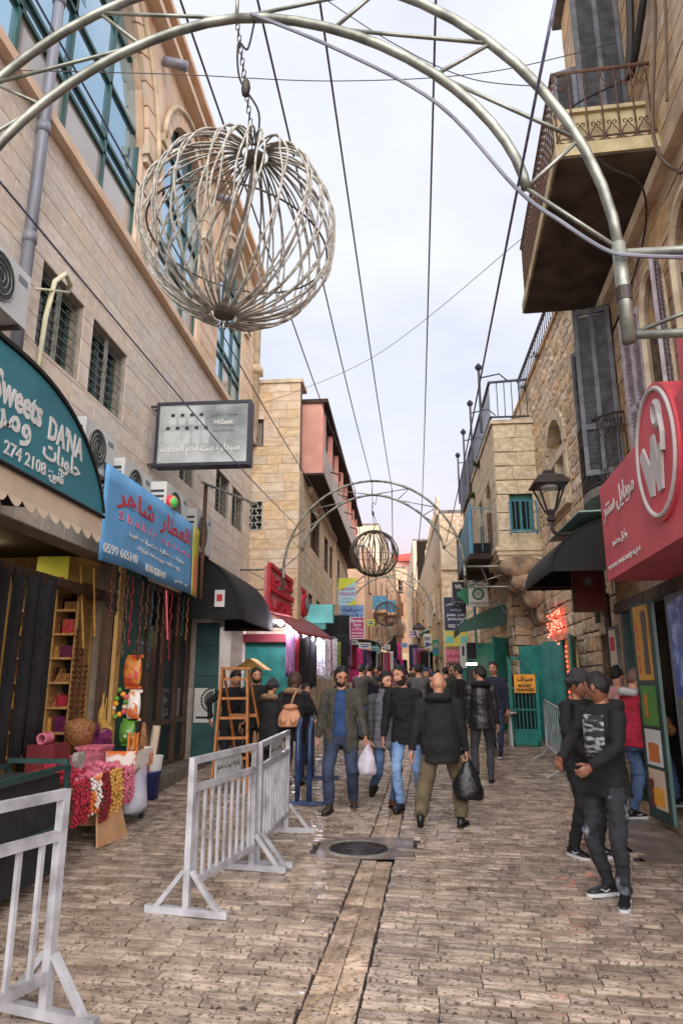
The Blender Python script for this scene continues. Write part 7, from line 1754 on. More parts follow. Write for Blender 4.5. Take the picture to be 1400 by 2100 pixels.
part('print', 'red_letter', nb_, lambda b: b.box(3.046, 3.049, 10.44, 10.66, 2.1, 2.3))
# canopies and stock farther up the street (both sides)
for k, (x0, x1, y0, y1, z, m_, lab) in enumerate(((-2.6, -1.0, 27, 30.5, 3.3, 'iron_navy', 'dark canopy over the left stalls far up the street'), (-2.1, -.9, 32, 37, 3.3, 'white', 'pale canopy over the left stalls farther up'), (.7, 1.6, 36, 39, 4.2, 'turquoise', 'turquoise canopy on the right near the steps'), (1.0, 1.9, 30, 31.5, 3.0, 'awning_green', 'green canopy on the right by the far lantern'))):
    T = thing('stall_canopy', lab, 'canopy', ((x0 + x1) / 2, y0, gz(y0)), 'stall canopies up the street')
    part('sheet', m_, T, lambda b: b.sheet(lambda u, v: (V((x0 + (x1 - x0) * u, y0 + (y1 - y0) * v, z + (.35 if x0 < 0 else -.35) * (.5 - u))), EZ), 4, 4, .04))
    for (px_, py_) in ((x1 - .05 if x0 < 0 else x0 + .05, y0 + .1), (x1 - .05 if x0 < 0 else x0 + .05, y1 - .1)): part('post', 'grille_grey', T, lambda b: b.beam((px_, py_, gz(py_)), (px_, py_, z + .02), .05))
gfar = [(-1.7, 28, 'scarf_mix'), (-1.6, 29.2, 'cloth_black'), (-1.55, 30.4, 'keffiyeh'), (-1.4, 33, 'scarf_red'), (-1.3, 34.5, 'scarf_pink'), (-.9, 46, 'scarf_mix'), (-.7, 48, 'scarf_navy'), (-.5, 50, 'scarf_pink'), (1.2, 37, 'scarf_red'), (1.15, 38, 'scarf_mix'), (1.3, 34.5, 'cloth_black'), (1.35, 35.5, 'scarf_navy'), (-.35, 52, 'scarf_navy'), (-.2, 54, 'cloth_black')]
fl_ = ['mixed shawl under the far dark canopy', 'black garment under the far dark canopy', 'checked scarf under the far dark canopy', 'red shawl under the far pale canopy', 'pink shawl under the far pale canopy', 'first mixed shawl near the steps', 'navy shawl near the steps', 'pink shawl near the steps', 'red shawl under the far turquoise canopy', 'mixed shawl under the far turquoise canopy', 'black shawl on the far right wall', 'navy shawl on the far right wall', 'navy coat close to the steps', 'black coat close to the steps']
for k, (x, y, m_) in enumerate(gfar): garment(fl_[k], (x, y, gz(y) + 2.4), .8, 1.6, m_, seed=40 + k, group='clothes hung far up the street')
os_ = thing('lit_doorway', 'glowing orange shop doorway far up on the left', 'doorway', (-1.3, 38.5, gz(38)))
part('glow', 'lamp_warm', os_, lambda b: b.box(-1.6, -1.15, 38.4, 38.45, gz(38), gz(38) + 2.2))
# small boards and stock that crowd the far end
fb = [(752, 1270, 768, 1283, 30, 'sign_lime', 'small lime board far up on the left'), (735, 1318, 760, 1330, 26, 'ac_white', 'white fascia board over the far left stalls'), (762, 1326, 778, 1340, 31, 'turquoise', 'turquoise board over the far left stalls'), (786, 1322, 800, 1332, 38, 'valance', 'cream board over the lit doorway'), (838, 1292, 858, 1306, 36, 'pink_shirt_board', 'pale pink sign far up on the right'), (868, 1300, 884, 1330, 31, 'ac_white', 'tall white sign far up on the right wall'), (886, 1312, 900, 1346, 28.5, 'dark_green', 'dark green board on the right wall'), (822, 1318, 836, 1328, 46, 'sign_blue', 'small blue sign before the steps'), (720, 1312, 733, 1322, 23.6, 'white', 'white price board under the magenta sign')]
flat('pink_shirt_board', 224, 196, 196)
for x0, y0, x1, y1, Y_, m_, lab in fb: pboard('small_sign', lab, x0, y0, x1, y1, Y_, m_, 'sign', prints=((.12, .55, .88, .8, 'grey_letter'), (.2, .2, .8, .42, 'blue_letter')))
gf2 = [(728, 1330, 25, 'scarf_pink'), (737, 1332, 27, 'scarf_navy'), (748, 1334, 28.5, 'keffiyeh'), (790, 1338, 42, 'scarf_red'), (797, 1336, 44, 'keffiyeh'), (806, 1322, 46, 'scarf_navy'), (812, 1318, 47, 'scarf_pink'), (858, 1330, 33, 'scarf_mix'), (866, 1334, 32, 'scarf_red'), (874, 1336, 31, 'cloth_black'), (848, 1322, 38, 'scarf_navy'), (804, 1304, 45, 'cloth_black')]
gl2 = ['pink scarf beyond the magenta sign', 'navy garment beyond the magenta sign', 'checked scarf at the far dark canopy', 'red dress by the lit doorway', 'checked scarf past the lit doorway', 'navy coat hung high before the steps', 'pink coat hung high before the steps', 'striped dress on the far right stall', 'red dress on the far right stall', 'black coat on the far right stall', 'navy dress under the turquoise canopy', 'black coat hung highest before the steps']
for k, (x, y, Y_, m_) in enumerate(gf2): garment(gl2[k], at(x, y, Y=Y_), .55, 1.2, m_, seed=70 + k, group='clothes hung far up the street')

# ================================================================ people
def cloth(name, r, g, b, rough=.85, bump=.5, scale=9, dark=.62, **k):
    c = srgb(r, g, b); return mat(name, c, tuple(x * dark for x in c), rough=rough, scale=scale, bump=bump, bscale=k.pop('bscale', 26), **k)
mat('skin', srgb(198, 146, 118), srgb(176, 122, 98), rough=.5, scale=9)
mat('skin_dark', srgb(150, 100, 78), srgb(124, 80, 62), rough=.45, scale=9)
mat('eye_white', srgb(196, 186, 178), rough=.3); mat('eye_iris', srgb(36, 24, 20), rough=.2); mat('lips', srgb(170, 100, 90), rough=.5)
mat('hair_black', srgb(30, 25, 24), srgb(18, 15, 15), rough=.6, scale=40, bump=.6, bscale=90, stretch=(1, 1, .3))
mat('beard_hair', srgb(58, 44, 38), srgb(38, 29, 26), rough=.8, scale=60, bump=.5, bscale=120)
mat('hair_brown', srgb(86, 58, 44), srgb(56, 36, 28), rough=.6, scale=40, bump=.6, bscale=90, stretch=(1, 1, .3))
mat('hair_shaved', srgb(118, 88, 74), srgb(92, 68, 58), rough=.6, scale=60)
cloth('olive_jacket', 72, 70, 62); cloth('blue_sweater', 40, 72, 122, scale=30); cloth('black_coat', 26, 25, 27); cloth('black_knit', 20, 20, 22); cloth('grey_puffer', 98, 96, 104, bump=.15); cloth('grey_puffer_arm', 70, 70, 72)
cloth('leather_black', 34, 33, 34, rough=.38, bump=.12, scale=5, dark=.8); cloth('navy_coat', 34, 40, 60); cloth('green_coat', 52, 64, 54); cloth('red_jacket', 178, 34, 62); cloth('brown_coat', 84, 66, 54); cloth('purple_coat', 90, 60, 96); cloth('pink_shirt', 206, 150, 150)
cloth('blue_coat', 46, 74, 170); cloth('white_coat', 206, 204, 206); cloth('grey_coat', 96, 94, 96)
mat('jeans_mid', srgb(78, 102, 138), srgb(44, 60, 90), rough=.85, scale=2.2, bump=.25, bscale=28)
mat('jeans_dark', srgb(54, 66, 92), srgb(34, 42, 62), rough=.85, scale=2.4, bump=.25, bscale=28)
mat('jeans_light', srgb(130, 162, 204), srgb(84, 116, 164), rough=.85, scale=2.2, bump=.25, bscale=28)
mat('jeans_charcoal', srgb(70, 70, 78), srgb(48, 48, 54), rough=.85, scale=3, bump=.25, bscale=28)
mat('jeans_ripped', srgb(36, 38, 44), srgb(136, 142, 158), rough=.85, scale=5.5, bump=.25, contrast=(.57, .66), stretch=(1, 1, .7))
cloth('khaki', 104, 92, 70); cloth('black_jeans', 30, 30, 33)
mat('camo_print', srgb(40, 40, 44), srgb(170, 172, 180), rough=.8, scale=14, stretch=(.6, .6, 2.2), contrast=(.5, .62))
mat('boot_brown', srgb(112, 66, 48), srgb(80, 46, 34), rough=.45, scale=8); mat('boot_dark', srgb(70, 56, 50), rough=.5); mat('shoe_black', srgb(26, 26, 28), rough=.4); mat('sole_white', srgb(214, 214, 220), rough=.5); mat('sole_black', srgb(20, 20, 21), rough=.6)
mat('wool_grey', srgb(62, 60, 66), srgb(44, 42, 48), rough=.95, scale=30, bump=.6, bscale=60)
mat('fur', srgb(176, 142, 110), srgb(120, 92, 70), rough=.95, scale=30, bump=1.0, bscale=50)

def remesh_mb(mb, voxel, smooth=4, wrinkle=0.0, wfreq=11.0, quilt=0.0, qn=14, seed=0):
    me = bpy.data.meshes.new('form'); me.from_pydata(mb.v, [], mb.f); me.update()
    o = bpy.data.objects.new('form', me); tmp_sc.collection.objects.link(o)
    m1 = o.modifiers.new('r', 'REMESH'); m1.mode = 'VOXEL'; m1.voxel_size = voxel; m1.use_smooth_shade = True
    m2 = o.modifiers.new('s', 'SMOOTH'); m2.iterations = smooth; m2.factor = .5
    out = bpy.data.meshes.new_from_object(o.evaluated_get(bench_graph()))
    bpy.data.objects.remove(o); bpy.data.meshes.remove(me)
    if wrinkle or quilt:
        n_ = len(out.vertices); co = np.empty(n_ * 3, np.float32); no = np.empty(n_ * 3, np.float32)
        out.vertices.foreach_get('co', co); out.vertices.foreach_get('normal', no)
        co = co.reshape(-1, 3); no = no.reshape(-1, 3); d = np.zeros(n_, np.float32)
        if wrinkle:
            q = np.random.RandomState(seed + n_ % 97)
            for k in range(9):
                f_ = wfreq * (1.6 + k * .55); w_ = q.normal(size=3); w_ /= np.linalg.norm(w_); w_[2] *= 1.5
                d += wrinkle * (.30 / (1 + .2 * k)) * np.sin((co @ w_) * f_ + q.uniform(0, 6.28) + 1.7 * np.sin((co @ q.normal(size=3)) * wfreq * .8))
        if quilt: d += quilt * (np.abs(np.sin(co[:, 2] * math.pi * qn)) ** .6 - .6)
        out.vertices.foreach_set('co', (co + no * d[:, None]).ravel()); out.update()
    out.polygons.foreach_set('use_smooth', [True] * len(out.polygons))
    return out
def ell(c, rx, ry, ax=None, ay=None, n=16, sq=1.0, front=0.0):
    ax = ax or V((1, 0, 0)); ay = ay or V((0, 1, 0)); out = []
    for j in range(n):
        a = 2 * math.pi * j / n; ca, sa = math.cos(a), math.sin(a)
        ca = math.copysign(abs(ca) ** sq, ca); sa = math.copysign(abs(sa) ** sq, sa)
        out.append(V(c) + ax * (rx * ca) + ay * (ry * sa))
    return out
def ik(a, b, l1, l2, pole):
    a, b, pole = V(a), V(b), V(pole); d = b - a; L = min(d.length, (l1 + l2) * .999); d.normalize()
    x = (l1 * l1 - l2 * l2 + L * L) / (2 * L); h = math.sqrt(max(l1 * l1 - x * x, 0))
    p = pole - d * pole.dot(d); p = p.normalized() if p.length > 1e-5 else d.orthogonal().normalized()
    return a + d * x + p * h, a + d * L
def limb(b, pts, rads, n=12, mi=0, flat_=1.0):
    P = []; Rr = []
    for i in range(len(pts) - 1):
        k = 4
        for j in range(k): P.append(V(pts[i]).lerp(V(pts[i + 1]), j / k)); Rr.append(rads[i] + (rads[i + 1] - rads[i]) * j / k)
    P.append(V(pts[-1])); Rr.append(rads[-1]); b.tube(P, Rr, n, mi)
def head_point(th, ph):
    sx, sy, sz = math.sin(th) * math.cos(ph), math.sin(th) * math.sin(ph), math.cos(th)
    x, y, z = .0755 * sx, .097 * sy, .119 * sz
    if sz < 0:
        t = -sz; x *= 1 - .30 * t ** 1.7
        y *= (1 - .45 * t) if y > 0 else (1 - .06 * t)
    if y < 0:
        g = lambda cx, cz, wx, wz: math.exp(-((x - cx) / wx) ** 2 - ((z - cz) / wz) ** 2)
        x0 = x
        dy = -.024 * g(0, -.028, .0125, .018) - .012 * g(0, -.006, .009, .022) - .005 * g(0, .024, .05, .011)
        dy += .010 * (g(.031, .001, .017, .012) + g(-.031, .001, .017, .012))
        dy += -.006 * g(0, -.058, .022, .008) + .003 * g(0, -.072, .02, .006) - .008 * g(0, -.098, .024, .016) - .004 * (g(.045, -.03, .018, .02) + g(-.045, -.03, .018, .02))
        y += dy
    return V((x, y, z))
def head_grid(b, T, nu=40, nv=34, mask=None, off=0.0, mi=0, noise_=0.0, mz=1.0):
    pts = []; keep = []
    for j in range(nv + 1):
        th = math.pi * (.012 + .976 * j / nv)
        for i in range(nu):
            ph = 2 * math.pi * i / nu
            p = head_point(th, ph); k = 1.0
            if mask:
                k = mask(p); n = p.normalized()
                q = p + n * (off * (k * 1.15 - .15) + (noise_ * mnoise.noise(p * 70) if k > .3 else 0)) if k > 0 else p - n * .004
                p = V((q.x, q.y, q.z * (mz if q.z > 0 else 1)))
            pts.append(T @ p); keep.append(k)
    fs = []
    for j in range(nv):
        for i in range(nu):
            f = (j * nu + i, j * nu + (i + 1) % nu, (j + 1) * nu + (i + 1) % nu, (j + 1) * nu + i)
            if not mask or max(keep[q] for q in f) > .01: fs.append(tuple(reversed(f)))
    if not mask: fs.append(tuple(range(nu)))
    b.add(pts, fs, mi)
def sstep(a, b, x):
    t = min(max((x - a) / (b - a), 0), 1); return t * t * (3 - 2 * t)
def hair_mask(style):
    def m(p):
        fr = sstep(.02, -.06, p.y)                      # 1 at the face
        line = (.068 + .012 * math.cos(p.x * 60)) * fr + (-.02) * (1 - fr) - .035 * sstep(.055, .07, abs(p.x)) * sstep(-.05, -.02, p.y) * sstep(.012, -.006, p.y)
        if p.y > .03: line = -.012 - .055 * sstep(.03, .08, p.y)
        if style == 'long': line = .062 * fr - .2 * (1 - fr)
        if style == 'shaved': pass
        return sstep(line - .008, line + .022, p.z)
    return m
def beard_mask(full):
    def m(p):
        if p.y > .02: return 0
        lip = math.exp(-(p.x / .024) ** 2 - ((p.z + .06) / .010) ** 2)
        side = sstep(.052, .066, abs(p.x)) * sstep(.0, -.02, p.z)
        low = sstep(-.046, -.058, p.z) * (1 if full else sstep(-.05, -.08, p.z) + .6)
        k = max(low * sstep(.03, .0, p.y), side * sstep(.02, -.01, p.y) * .8)
        return min(max(k - lip * .9, 0), 1)
    return m
def cap_mask(p):
    fr = sstep(.02, -.06, p.y); line = .034 * fr - .004 * (1 - fr)
    return sstep(line - .004, line + .004, p.z)
def hand_geo(b, wrist, d, palm_n, thumb_side, curl=.5, s=1.0, mi=0, spread=.0):
    """Palm, four unequal fingers with two bends and a thumb leaving the side of the palm."""
    d = V(d).normalized(); n = V(palm_n); n = (n - d * n.dot(d)).normalized(); t = d.cross(n).normalized() * thumb_side
    w = V(wrist)
    rings = []
    for k, (a, rw, rt) in enumerate(((-.02, .027, .021), (.02, .036, .018), (.05, .042, .016), (.08, .041, .014), (.094, .034, .009))):
        rings.append([w + d * (a * s) + t * (rw * s * math.cos(q)) + n * (rt * s * math.sin(q)) for q in [2 * math.pi * j / 12 for j in range(12)]])
    b.loft(rings, mi)
    for k, (off, L) in enumerate(((.028, .070), (.010, .080), (-.009, .074), (-.027, .058))):
        p = w + d * (.082 * s) + t * (off * s); pts = [p]; ang = curl * .55
        for seg, fr in enumerate((.45, .32, .23)):
            q = d * math.cos(ang) + n * math.sin(ang) + t * (spread * off * 6)
            pts.append(pts[-1] + q.normalized() * (L * s * fr * 1.05)); ang += curl * .95
        b.tube(pts, [.0095 * s, .009 * s, .008 * s, .0065 * s], 7, mi)
    p = w + d * (.022 * s) + t * (.03 * s)
    q = (t * .75 + d * .75 + n * .3).normalized(); q2 = (t * .2 + d * .9 + n * (.2 + .5 * curl)).normalized()
    b.tube([p - q * .01, p + q * (.036 * s), p + q * (.036 * s) + q2 * (.028 * s), p + q * (.036 * s) + q2 * (.05 * s)], [.014 * s, .0115 * s, .0095 * s, .007 * s], 7, mi)

def person(label, pos, yaw, H=1.75, feet=None, hands=None, lean=(0, 0), head=(0, 0, 0), bulk=1.0, top='black_coat', top_kind='jacket', sleeve=None, hem=.80, inner=None, legs='jeans_dark', slim=1.0, shoe='shoe_black', sole='sole_black',
           hair='hair_black', hairstyle='short', beard=None, skin='skin', hat=None, hood=None, vox=.012, detail=1, grp='people walking in the street', pel=(0, 0, 0), curl=(.5, .5), quilt=0, stand=0.0, collar=.0, glasses=False, front_panel=None, palms=(None, None), wrinkle=.011):
    s = H / 1.75
    P = thing('person', label, 'person', (0, 0, 0), grp)
    feet = feet or {'L': (.10, -.02, 0, 0, 8), 'R': (-.10, .02, 0, 0, -8)}
    hip_c = V((pel[0], pel[1], .93 + pel[2])) * s
    leanv = V((lean[0], lean[1], 0)) * s
    def sp(z): t = max((z - .93) / .57, 0); return V((pel[0] * s, pel[1] * s, 0)) + leanv * (t ** 1.15) + V((0, 0, (z + pel[2]) * s))
    LB_ = {}
    for k, sg in (('L', 1), ('R', -1)):
        fx, fy, fz, fp, fyaw = feet[k]
        hip = hip_c + V((.088 * sg * s, 0, -.03 * s))
        pit = R(fp); fw = Matrix.Rotation(R(fyaw), 3, 'Z') @ V((0, -1, 0))
        ank = V((fx, fy, fz + .085)) * s + V((0, 0, math.sin(max(pit, 0)) * .14 * s))
        knee, ank = ik(hip, ank, .43 * s, .425 * s, fw + V((.06 * sg, 0, 0)))
        LB_[k] = (hip, knee, ank, fw, pit)
    ARM = {}
    hands = hands or {}
    for k, sg in (('L', 1), ('R', -1)):
        sh = sp(1.425) + V((.178 * sg * s * (bulk ** .5), 0, 0))
        hp_ = hands.get(k, (.26 * sg, -.03, .80))
        wrist = V(hp_[:3]) * s + V((pel[0] * s, pel[1] * s, pel[2] * s)) + leanv * .3
        pole = hp_[3] if len(hp_) > 3 else (.35 * sg, .9, -.2)
        el, wrist = ik(sh, wrist, .285 * s, .255 * s, pole)
        ARM[k] = (sh, el, wrist)
    hc = sp(1.50) + V((0, -.025, .142)) * s + leanv * .16
    HM = Matrix.Translation(hc) @ Matrix.Rotation(R(head[0]), 4, 'Z') @ Matrix.Rotation(R(head[1]), 4, 'X') @ Matrix.Rotation(R(head[2]), 4, 'Y') @ Matrix.Scale(s * 1.12, 4)
    # body: one continuous surface, plus face and fingers
    b = MB()
    tor = [(.83, .10, .085), (.88, .155, .105), (.95, .165, .112), (1.08, .142 * bulk, .098 * bulk), (1.22, .155 * bulk, .108 * bulk), (1.34, .165, .112), (1.42, .155, .098), (1.47, .11, .075), (1.50, .062, .062), (1.56, .056, .058), (1.60, .054, .056)]
    b.loft([ell(sp(z) + V((0, .012 * s if z > 1.45 else 0, 0)), rx * s * (.84 if z < 1.45 else 1), ry * s * (.84 if z < 1.45 else 1)) for z, rx, ry in tor])
    for k in 'LR':
        sh, el, wr = ARM[k]; limb(b, [sh, el, wr], [.046 * s, .037 * s, .027 * s])
        hip, kn, an, fw, pit = LB_[k]; limb(b, [hip, kn, an], [.072 * s, .047 * s, .034 * s])
    me = remesh_mb(b, vox * 1.1, 3)
    bm_ = MB(); bm_.v = [tuple(v.co) for v in me.vertices]; bm_.f = [tuple(p.vertices) for p in me.polygons]; bm_.m = [0] * len(bm_.f)
    bpy.data.meshes.remove(me)
    nu, nv = (44, 38) if detail else (24, 20)
    head_grid(bm_, HM, nu, nv)
    for sg in (-1, 1):
        bm_.add([HM @ V((sg * .075 + .011 * math.cos(a) * math.sin(t), .012 + .02 * math.sin(a) * math.sin(t), -.008 + .033 * math.cos(t))) for t in [math.pi * q / 5 for q in range(6)] for a in [2 * math.pi * w / 8 for w in range(8)]], [(q * 8 + w, q * 8 + (w + 1) % 8, (q + 1) * 8 + (w + 1) % 8, (q + 1) * 8 + w) for q in range(5) for w in range(8)], 0)
        e = MB(); e.sphere((sg * .031, -.0735, .001), .0122, .012, .0085, n=10, k=6); bm_.add([HM @ V(v) for v in e.v], e.f, 1)
        e = MB(); e.sphere((sg * .031, -.0812, .0015), .0062, n=8, k=5); bm_.add([HM @ V(v) for v in e.v], e.f, 2)
        e = MB(); e.tube([(sg * .014, -.094, .021), (sg * .031, -.093, .026), (sg * .048, -.081, .021)], [.0035, .0055, .0025], 5); bm_.add([HM @ V(v) for v in e.v], e.f, 4)
    e = MB(); e.tube([(-.02, -.0905, -.058), (0, -.099, -.057), (.02, -.0905, -.058)], [.002, .0045, .002], 6); bm_.add([HM @ V(v) for v in e.v], e.f, 3)
    for k, sg, i in (('L', 1, 0), ('R', -1, 1)):
        sh, el, wr = ARM[k]; d = (wr - el).normalized()
        pn = palms[i] or V((-sg, .1, 0))
        hand_geo(bm_, wr + d * (.012 * s), d, pn, 1 if (d.cross(V(pn))).dot(V((0, -1, 0))) > 0 else -1, curl[i], s)
    body = bm_.build('body', [skin, 'eye_white', 'eye_iris', 'lips', 'hair_black'], P, True)
    # trousers
    b = MB()
    b.loft([ell(sp(z), rx * s, ry * s) for z, rx, ry in ((.80, .12, .10), (.86, .168, .118), (.95, .178, .124), (1.04, .165 * bulk ** .5, .114 * bulk ** .5), (1.06, .15, .10))])
    for k in 'LR':
        hip, kn, an, fw, pit = LB_[k]
        limb(b, [hip + V((0, 0, .03 * s)), kn, kn.lerp(an, .55), an + V((0, 0, .012 * s))], [.100 * s, .073 * s * slim, .066 * s * slim, .057 * s * slim])
    me = remesh_mb(b, vox, 4, wrinkle * 1.1, 12, seed=3); me.materials.append(MATS[legs]); link('trousers', me, P)
    # shoes
    for k, sg in (('L', 1), ('R', -1)):
        hip, kn, an, fw, pit = LB_[k]; side = V((-fw.y, fw.x, 0)); upv = V((0, 0, 1))
        Mx = Matrix.Rotation(-pit, 3, side)
        f2 = Mx @ fw; u2 = Mx @ upv
        base = an - u2 * (.085 * s)
        def ring(t, w, h, z0=.0): return [base + f2 * (t * s) + side * (w * s * math.cos(a)) + u2 * ((z0 + (h - z0) * (.5 + .5 * math.sin(a)) ** .8) * s) for a in [2 * math.pi * j / 14 for j in range(14)]]
        sb = MB(); sb.loft([ring(-.075, .018, .06, .02), ring(-.065, .032, .085, .018), ring(-.03, .038, .125, .018), ring(.02, .039, .12, .018), ring(.06, .041, .085, .018), ring(.11, .046, .066, .018), ring(.155, .043, .054, .018), ring(.185, .028, .042, .02), ring(.195, .012, .034, .022)])
        so = sb.build('shoe', shoe, P, True)
        sb = MB(); pr = [(-.08, .016), (-.07, .034), (-.02, .038), (.06, .043), (.11, .049), (.16, .045), (.19, .028), (.2, .01)]
        out = [(t, w) for t, w in pr] + [(t, -w) for t, w in reversed(pr)]
        sb.prism([base + f2 * (t * s) + side * (w * s) for t, w in out], u2 * (.024 * s))
        sb.build('sole', sole, so)
        if sole == 'sole_white' and detail:
            for sg2 in (-1, 1):
                tk = MB(); tk.tube([base + f2 * (.02 * s) + side * (.040 * sg2 * s) + u2 * (.055 * s), base + f2 * (.055 * s) + side * (.0435 * sg2 * s) + u2 * (.04 * s), base + f2 * (.10 * s) + side * (.043 * sg2 * s) + u2 * (.06 * s)], [.003 * s, .006 * s, .0025 * s], 5); tk.build('stripe', 'sole_white', so)
    # upper clothing
    tt = []
    g = .022
    for z, rx, ry in ((hem, .212, .162), (hem + .06, .210, .160), (.95, .203 * bulk ** .7, .150 * bulk ** .7), (1.08, .172 * bulk, .128 * bulk), (1.22, .178 * bulk, .132 * bulk), (1.34, .182 * bulk ** .5, .13 * bulk ** .5), (1.42, .175, .116), (1.465, .135, .095), (1.495, .085, .08)):
        if z >= hem: tt.append((z, rx, ry))
    tt = sorted(set(tt))
    def sleeves(b, gap=0.0):
        for k, sg in (('L', 1), ('R', -1)):
            sh, el, wr = ARM[k]
            limb(b, [sh + V((-.05 * sg * s, 0, -.01 * s)), sh + V((.005 * sg * s, 0, .0)), el, wr + (wr - el).normalized() * (.0 * s)], [.066 * s * bulk ** .5, .072 * s * bulk ** .5, .058 * s * bulk ** .5, .043 * s])
    def shell(b, a0, a1, th):
        n = 22; rings = []
        for z, rx, ry in tt:
            o_ = []; i_ = []
            for j in range(n + 1):
                a = a0 + (a1 - a0) * j / n; ca, sa = math.cos(a), math.sin(a)
                fl = 1.06 if z < 1.1 else 1.0
                o_.append(sp(z) + V((rx * ca * fl, ry * sa * fl, 0)) * s); i_.append(sp(z) + V(((rx - th) * ca * fl, (ry - th) * sa * fl, 0)) * s)
            rings.append(o_ + list(reversed(i_)))
        b.loft(rings)
    b = MB()
    if top_kind == 'open':
        shell(b, R(-90 + 24), R(270 - 24), .03)
        sleeves(b)
        # stand collar with lapels
        me = remesh_mb(b, vox, 3, wrinkle, 10, seed=5); me.materials.append(MATS[top]); jk = link('jacket', me, P)
        b = MB(); b.loft([ell(sp(z), (rx - .03) * s, (ry - .024) * s) for z, rx, ry in [(max(hem - .02, .86), .178, .13)] + [t for t in tt if t[0] > hem + .08 and t[0] < 1.45] + [(1.46, .125, .10), (1.485, .10, .09)]])
        me = remesh_mb(b, vox, 3, wrinkle * .6, 14); me.materials.append(MATS[inner or 'blue_sweater']); link('sweater', me, P)
        b = MB(); n = 20; rings = []
        for (dz, k_) in ((-.02, 1.0), (.05, 1.04), (.075, 1.2), (.03, 1.42), (-.01, 1.5)):
            rings.append([sp(1.49 + dz - .03 * (1 - abs(j / n * 2 - 1) ** 2 * 0)) + V((.088 * k_ * math.cos(R(-50) + R(280) * j / n), .085 * k_ * math.sin(R(-50) + R(280) * j / n) , -.05 * (abs(j / n * 2 - 1) ** 4))) * s for j in range(n + 1)])
        b.loft(rings, closed_ring=False); co = b.build('collar', top, jk, True)
    else:
        b.loft([ell(sp(z), rx * s, ry * s) for z, rx, ry in tt]); 
        if top_kind != 'vest': sleeves(b)
        me = remesh_mb(b, vox, 3, wrinkle, 10, quilt=quilt, qn=13, seed=5); me.materials.append(MATS[top]); jk = link('jacket', me, P)
        if top_kind == 'vest':
            b = MB(); sleeves(b); me = remesh_mb(b, vox, 3, wrinkle, 10, quilt=quilt * .7, qn=13); me.materials.append(MATS[sleeve or top]); link('sleeves', me, P)
        if collar:
            part('collar', top, jk, lambda q: q.loft([[sp(1.475 + dz) + V((.084 * k_ * math.cos(a), .084 * k_ * math.sin(a) + .005, 0)) * s for a in [2 * math.pi * j / 18 for j in range(18)]] for dz, k_ in ((-.01, 1.15), (.03, 1.02), (collar, .98), (collar + .005, .88), (.0, .8))]), True)
        if front_panel:
            def fp_(q):
                Pn = []
                for z, rx, ry in tt:
                    if 1.0 <= z <= 1.43: Pn.append((z, rx * 1.03 + .006, ry * 1.03 + .008))
                q.loft([[sp(z) + V((rx * math.cos(a), ry * math.sin(a), 0)) * s for a in [R(-165) + R(120) * j / 10 for j in range(11)]] + [sp(z) + V(((rx - .012) * math.cos(a), (ry - .012) * math.sin(a), 0)) * s for a in [R(-45) - R(120) * j / 10 for j in range(11)]] for z, rx, ry in Pn])
            part('chest_print', front_panel, jk, fp_, True)
    for k in 'LR':                                                    # ribbed cuffs
        sh, el, wr = ARM[k]; d = (wr - el).normalized()
        part('cuff', sleeve or top, jk, lambda q: q.tube([wr - d * (.03 * s), wr - d * (.01 * s), wr + d * (.008 * s)], [.045 * s, .046 * s, .041 * s], 12), True)
    if hood:
        part('hood', hood, jk, lambda q: q.loft([[sp(1.45 + dz) + V((r1 * math.cos(a), r2 * math.sin(a) + yo, .02 * math.sin(a) + (.012 * mnoise.noise(V((a * 3, dz * 40, 1))) if hood == 'fur' else 0))) * s for a in [2 * math.pi * j / 20 for j in range(20)]] for dz, r1, r2, yo in ((-.02, .15, .11, .05), (.02, .165, .135, .06), (.06, .15, .13, .06), (.075, .115, .10, .05), (.05, .09, .08, .04))]), True)
    # hair, beard, hat
    if hair and hairstyle != 'bald':
        hb_ = MB(); head_grid(hb_, HM, nu, nv, hair_mask(hairstyle), .011 if hairstyle == 'short' else .028 if hairstyle == 'long' else .004, 0, .009 if hairstyle != 'shaved' else .001)
        hb_.build('hair', hair, P, True)
        if hairstyle == 'long':
            lb3 = MB(); lb3.loft([[HM @ V((rx * math.cos(a), .03 + ry * math.sin(a), z)) for a in [2 * math.pi * j / 16 for j in range(16)]] for z, rx, ry in ((.06, .07, .07), (-.02, .085, .07), (-.12, .09, .06), (-.2, .085, .05), (-.26, .06, .03))]); lb3.build('hair_length', hair, P, True)
    if beard:
        bb_ = MB(); head_grid(bb_, HM, nu, nv, beard_mask(beard == 'full'), .0045 if beard == 'full' else .0015, 0, .003); bb_.build('beard', 'beard_hair', P, True)
    if hat == 'beanie':
        kb_ = MB(); head_grid(kb_, HM, nu, nv, cap_mask, .022, 0, .002, 1.12); hb2 = kb_.build('beanie', 'wool_grey', P, True)
        part('brim', 'wool_grey', hb2, lambda q: q.loft([[HM @ V(((.0755 + o) * math.cos(a) * 1.06, (.097 + o) * math.sin(a) * 1.04, z + .014 * math.sin(-a) * 1.0 + .012)) for a in [2 * math.pi * j / 24 for j in range(24)]] for o, z in ((.002, .0), (.02, .004), (.024, .03), (.016, .042), (.002, .04))]), True)
    if hat == 'scarf':
        kb_ = MB(); head_grid(kb_, HM, nu, nv, lambda p: sstep(.048, .06, p.z) if p.y < -.02 else 1.0, .02, 0, .003); kb_.build('head_scarf', 'scarf_navy', P, True)
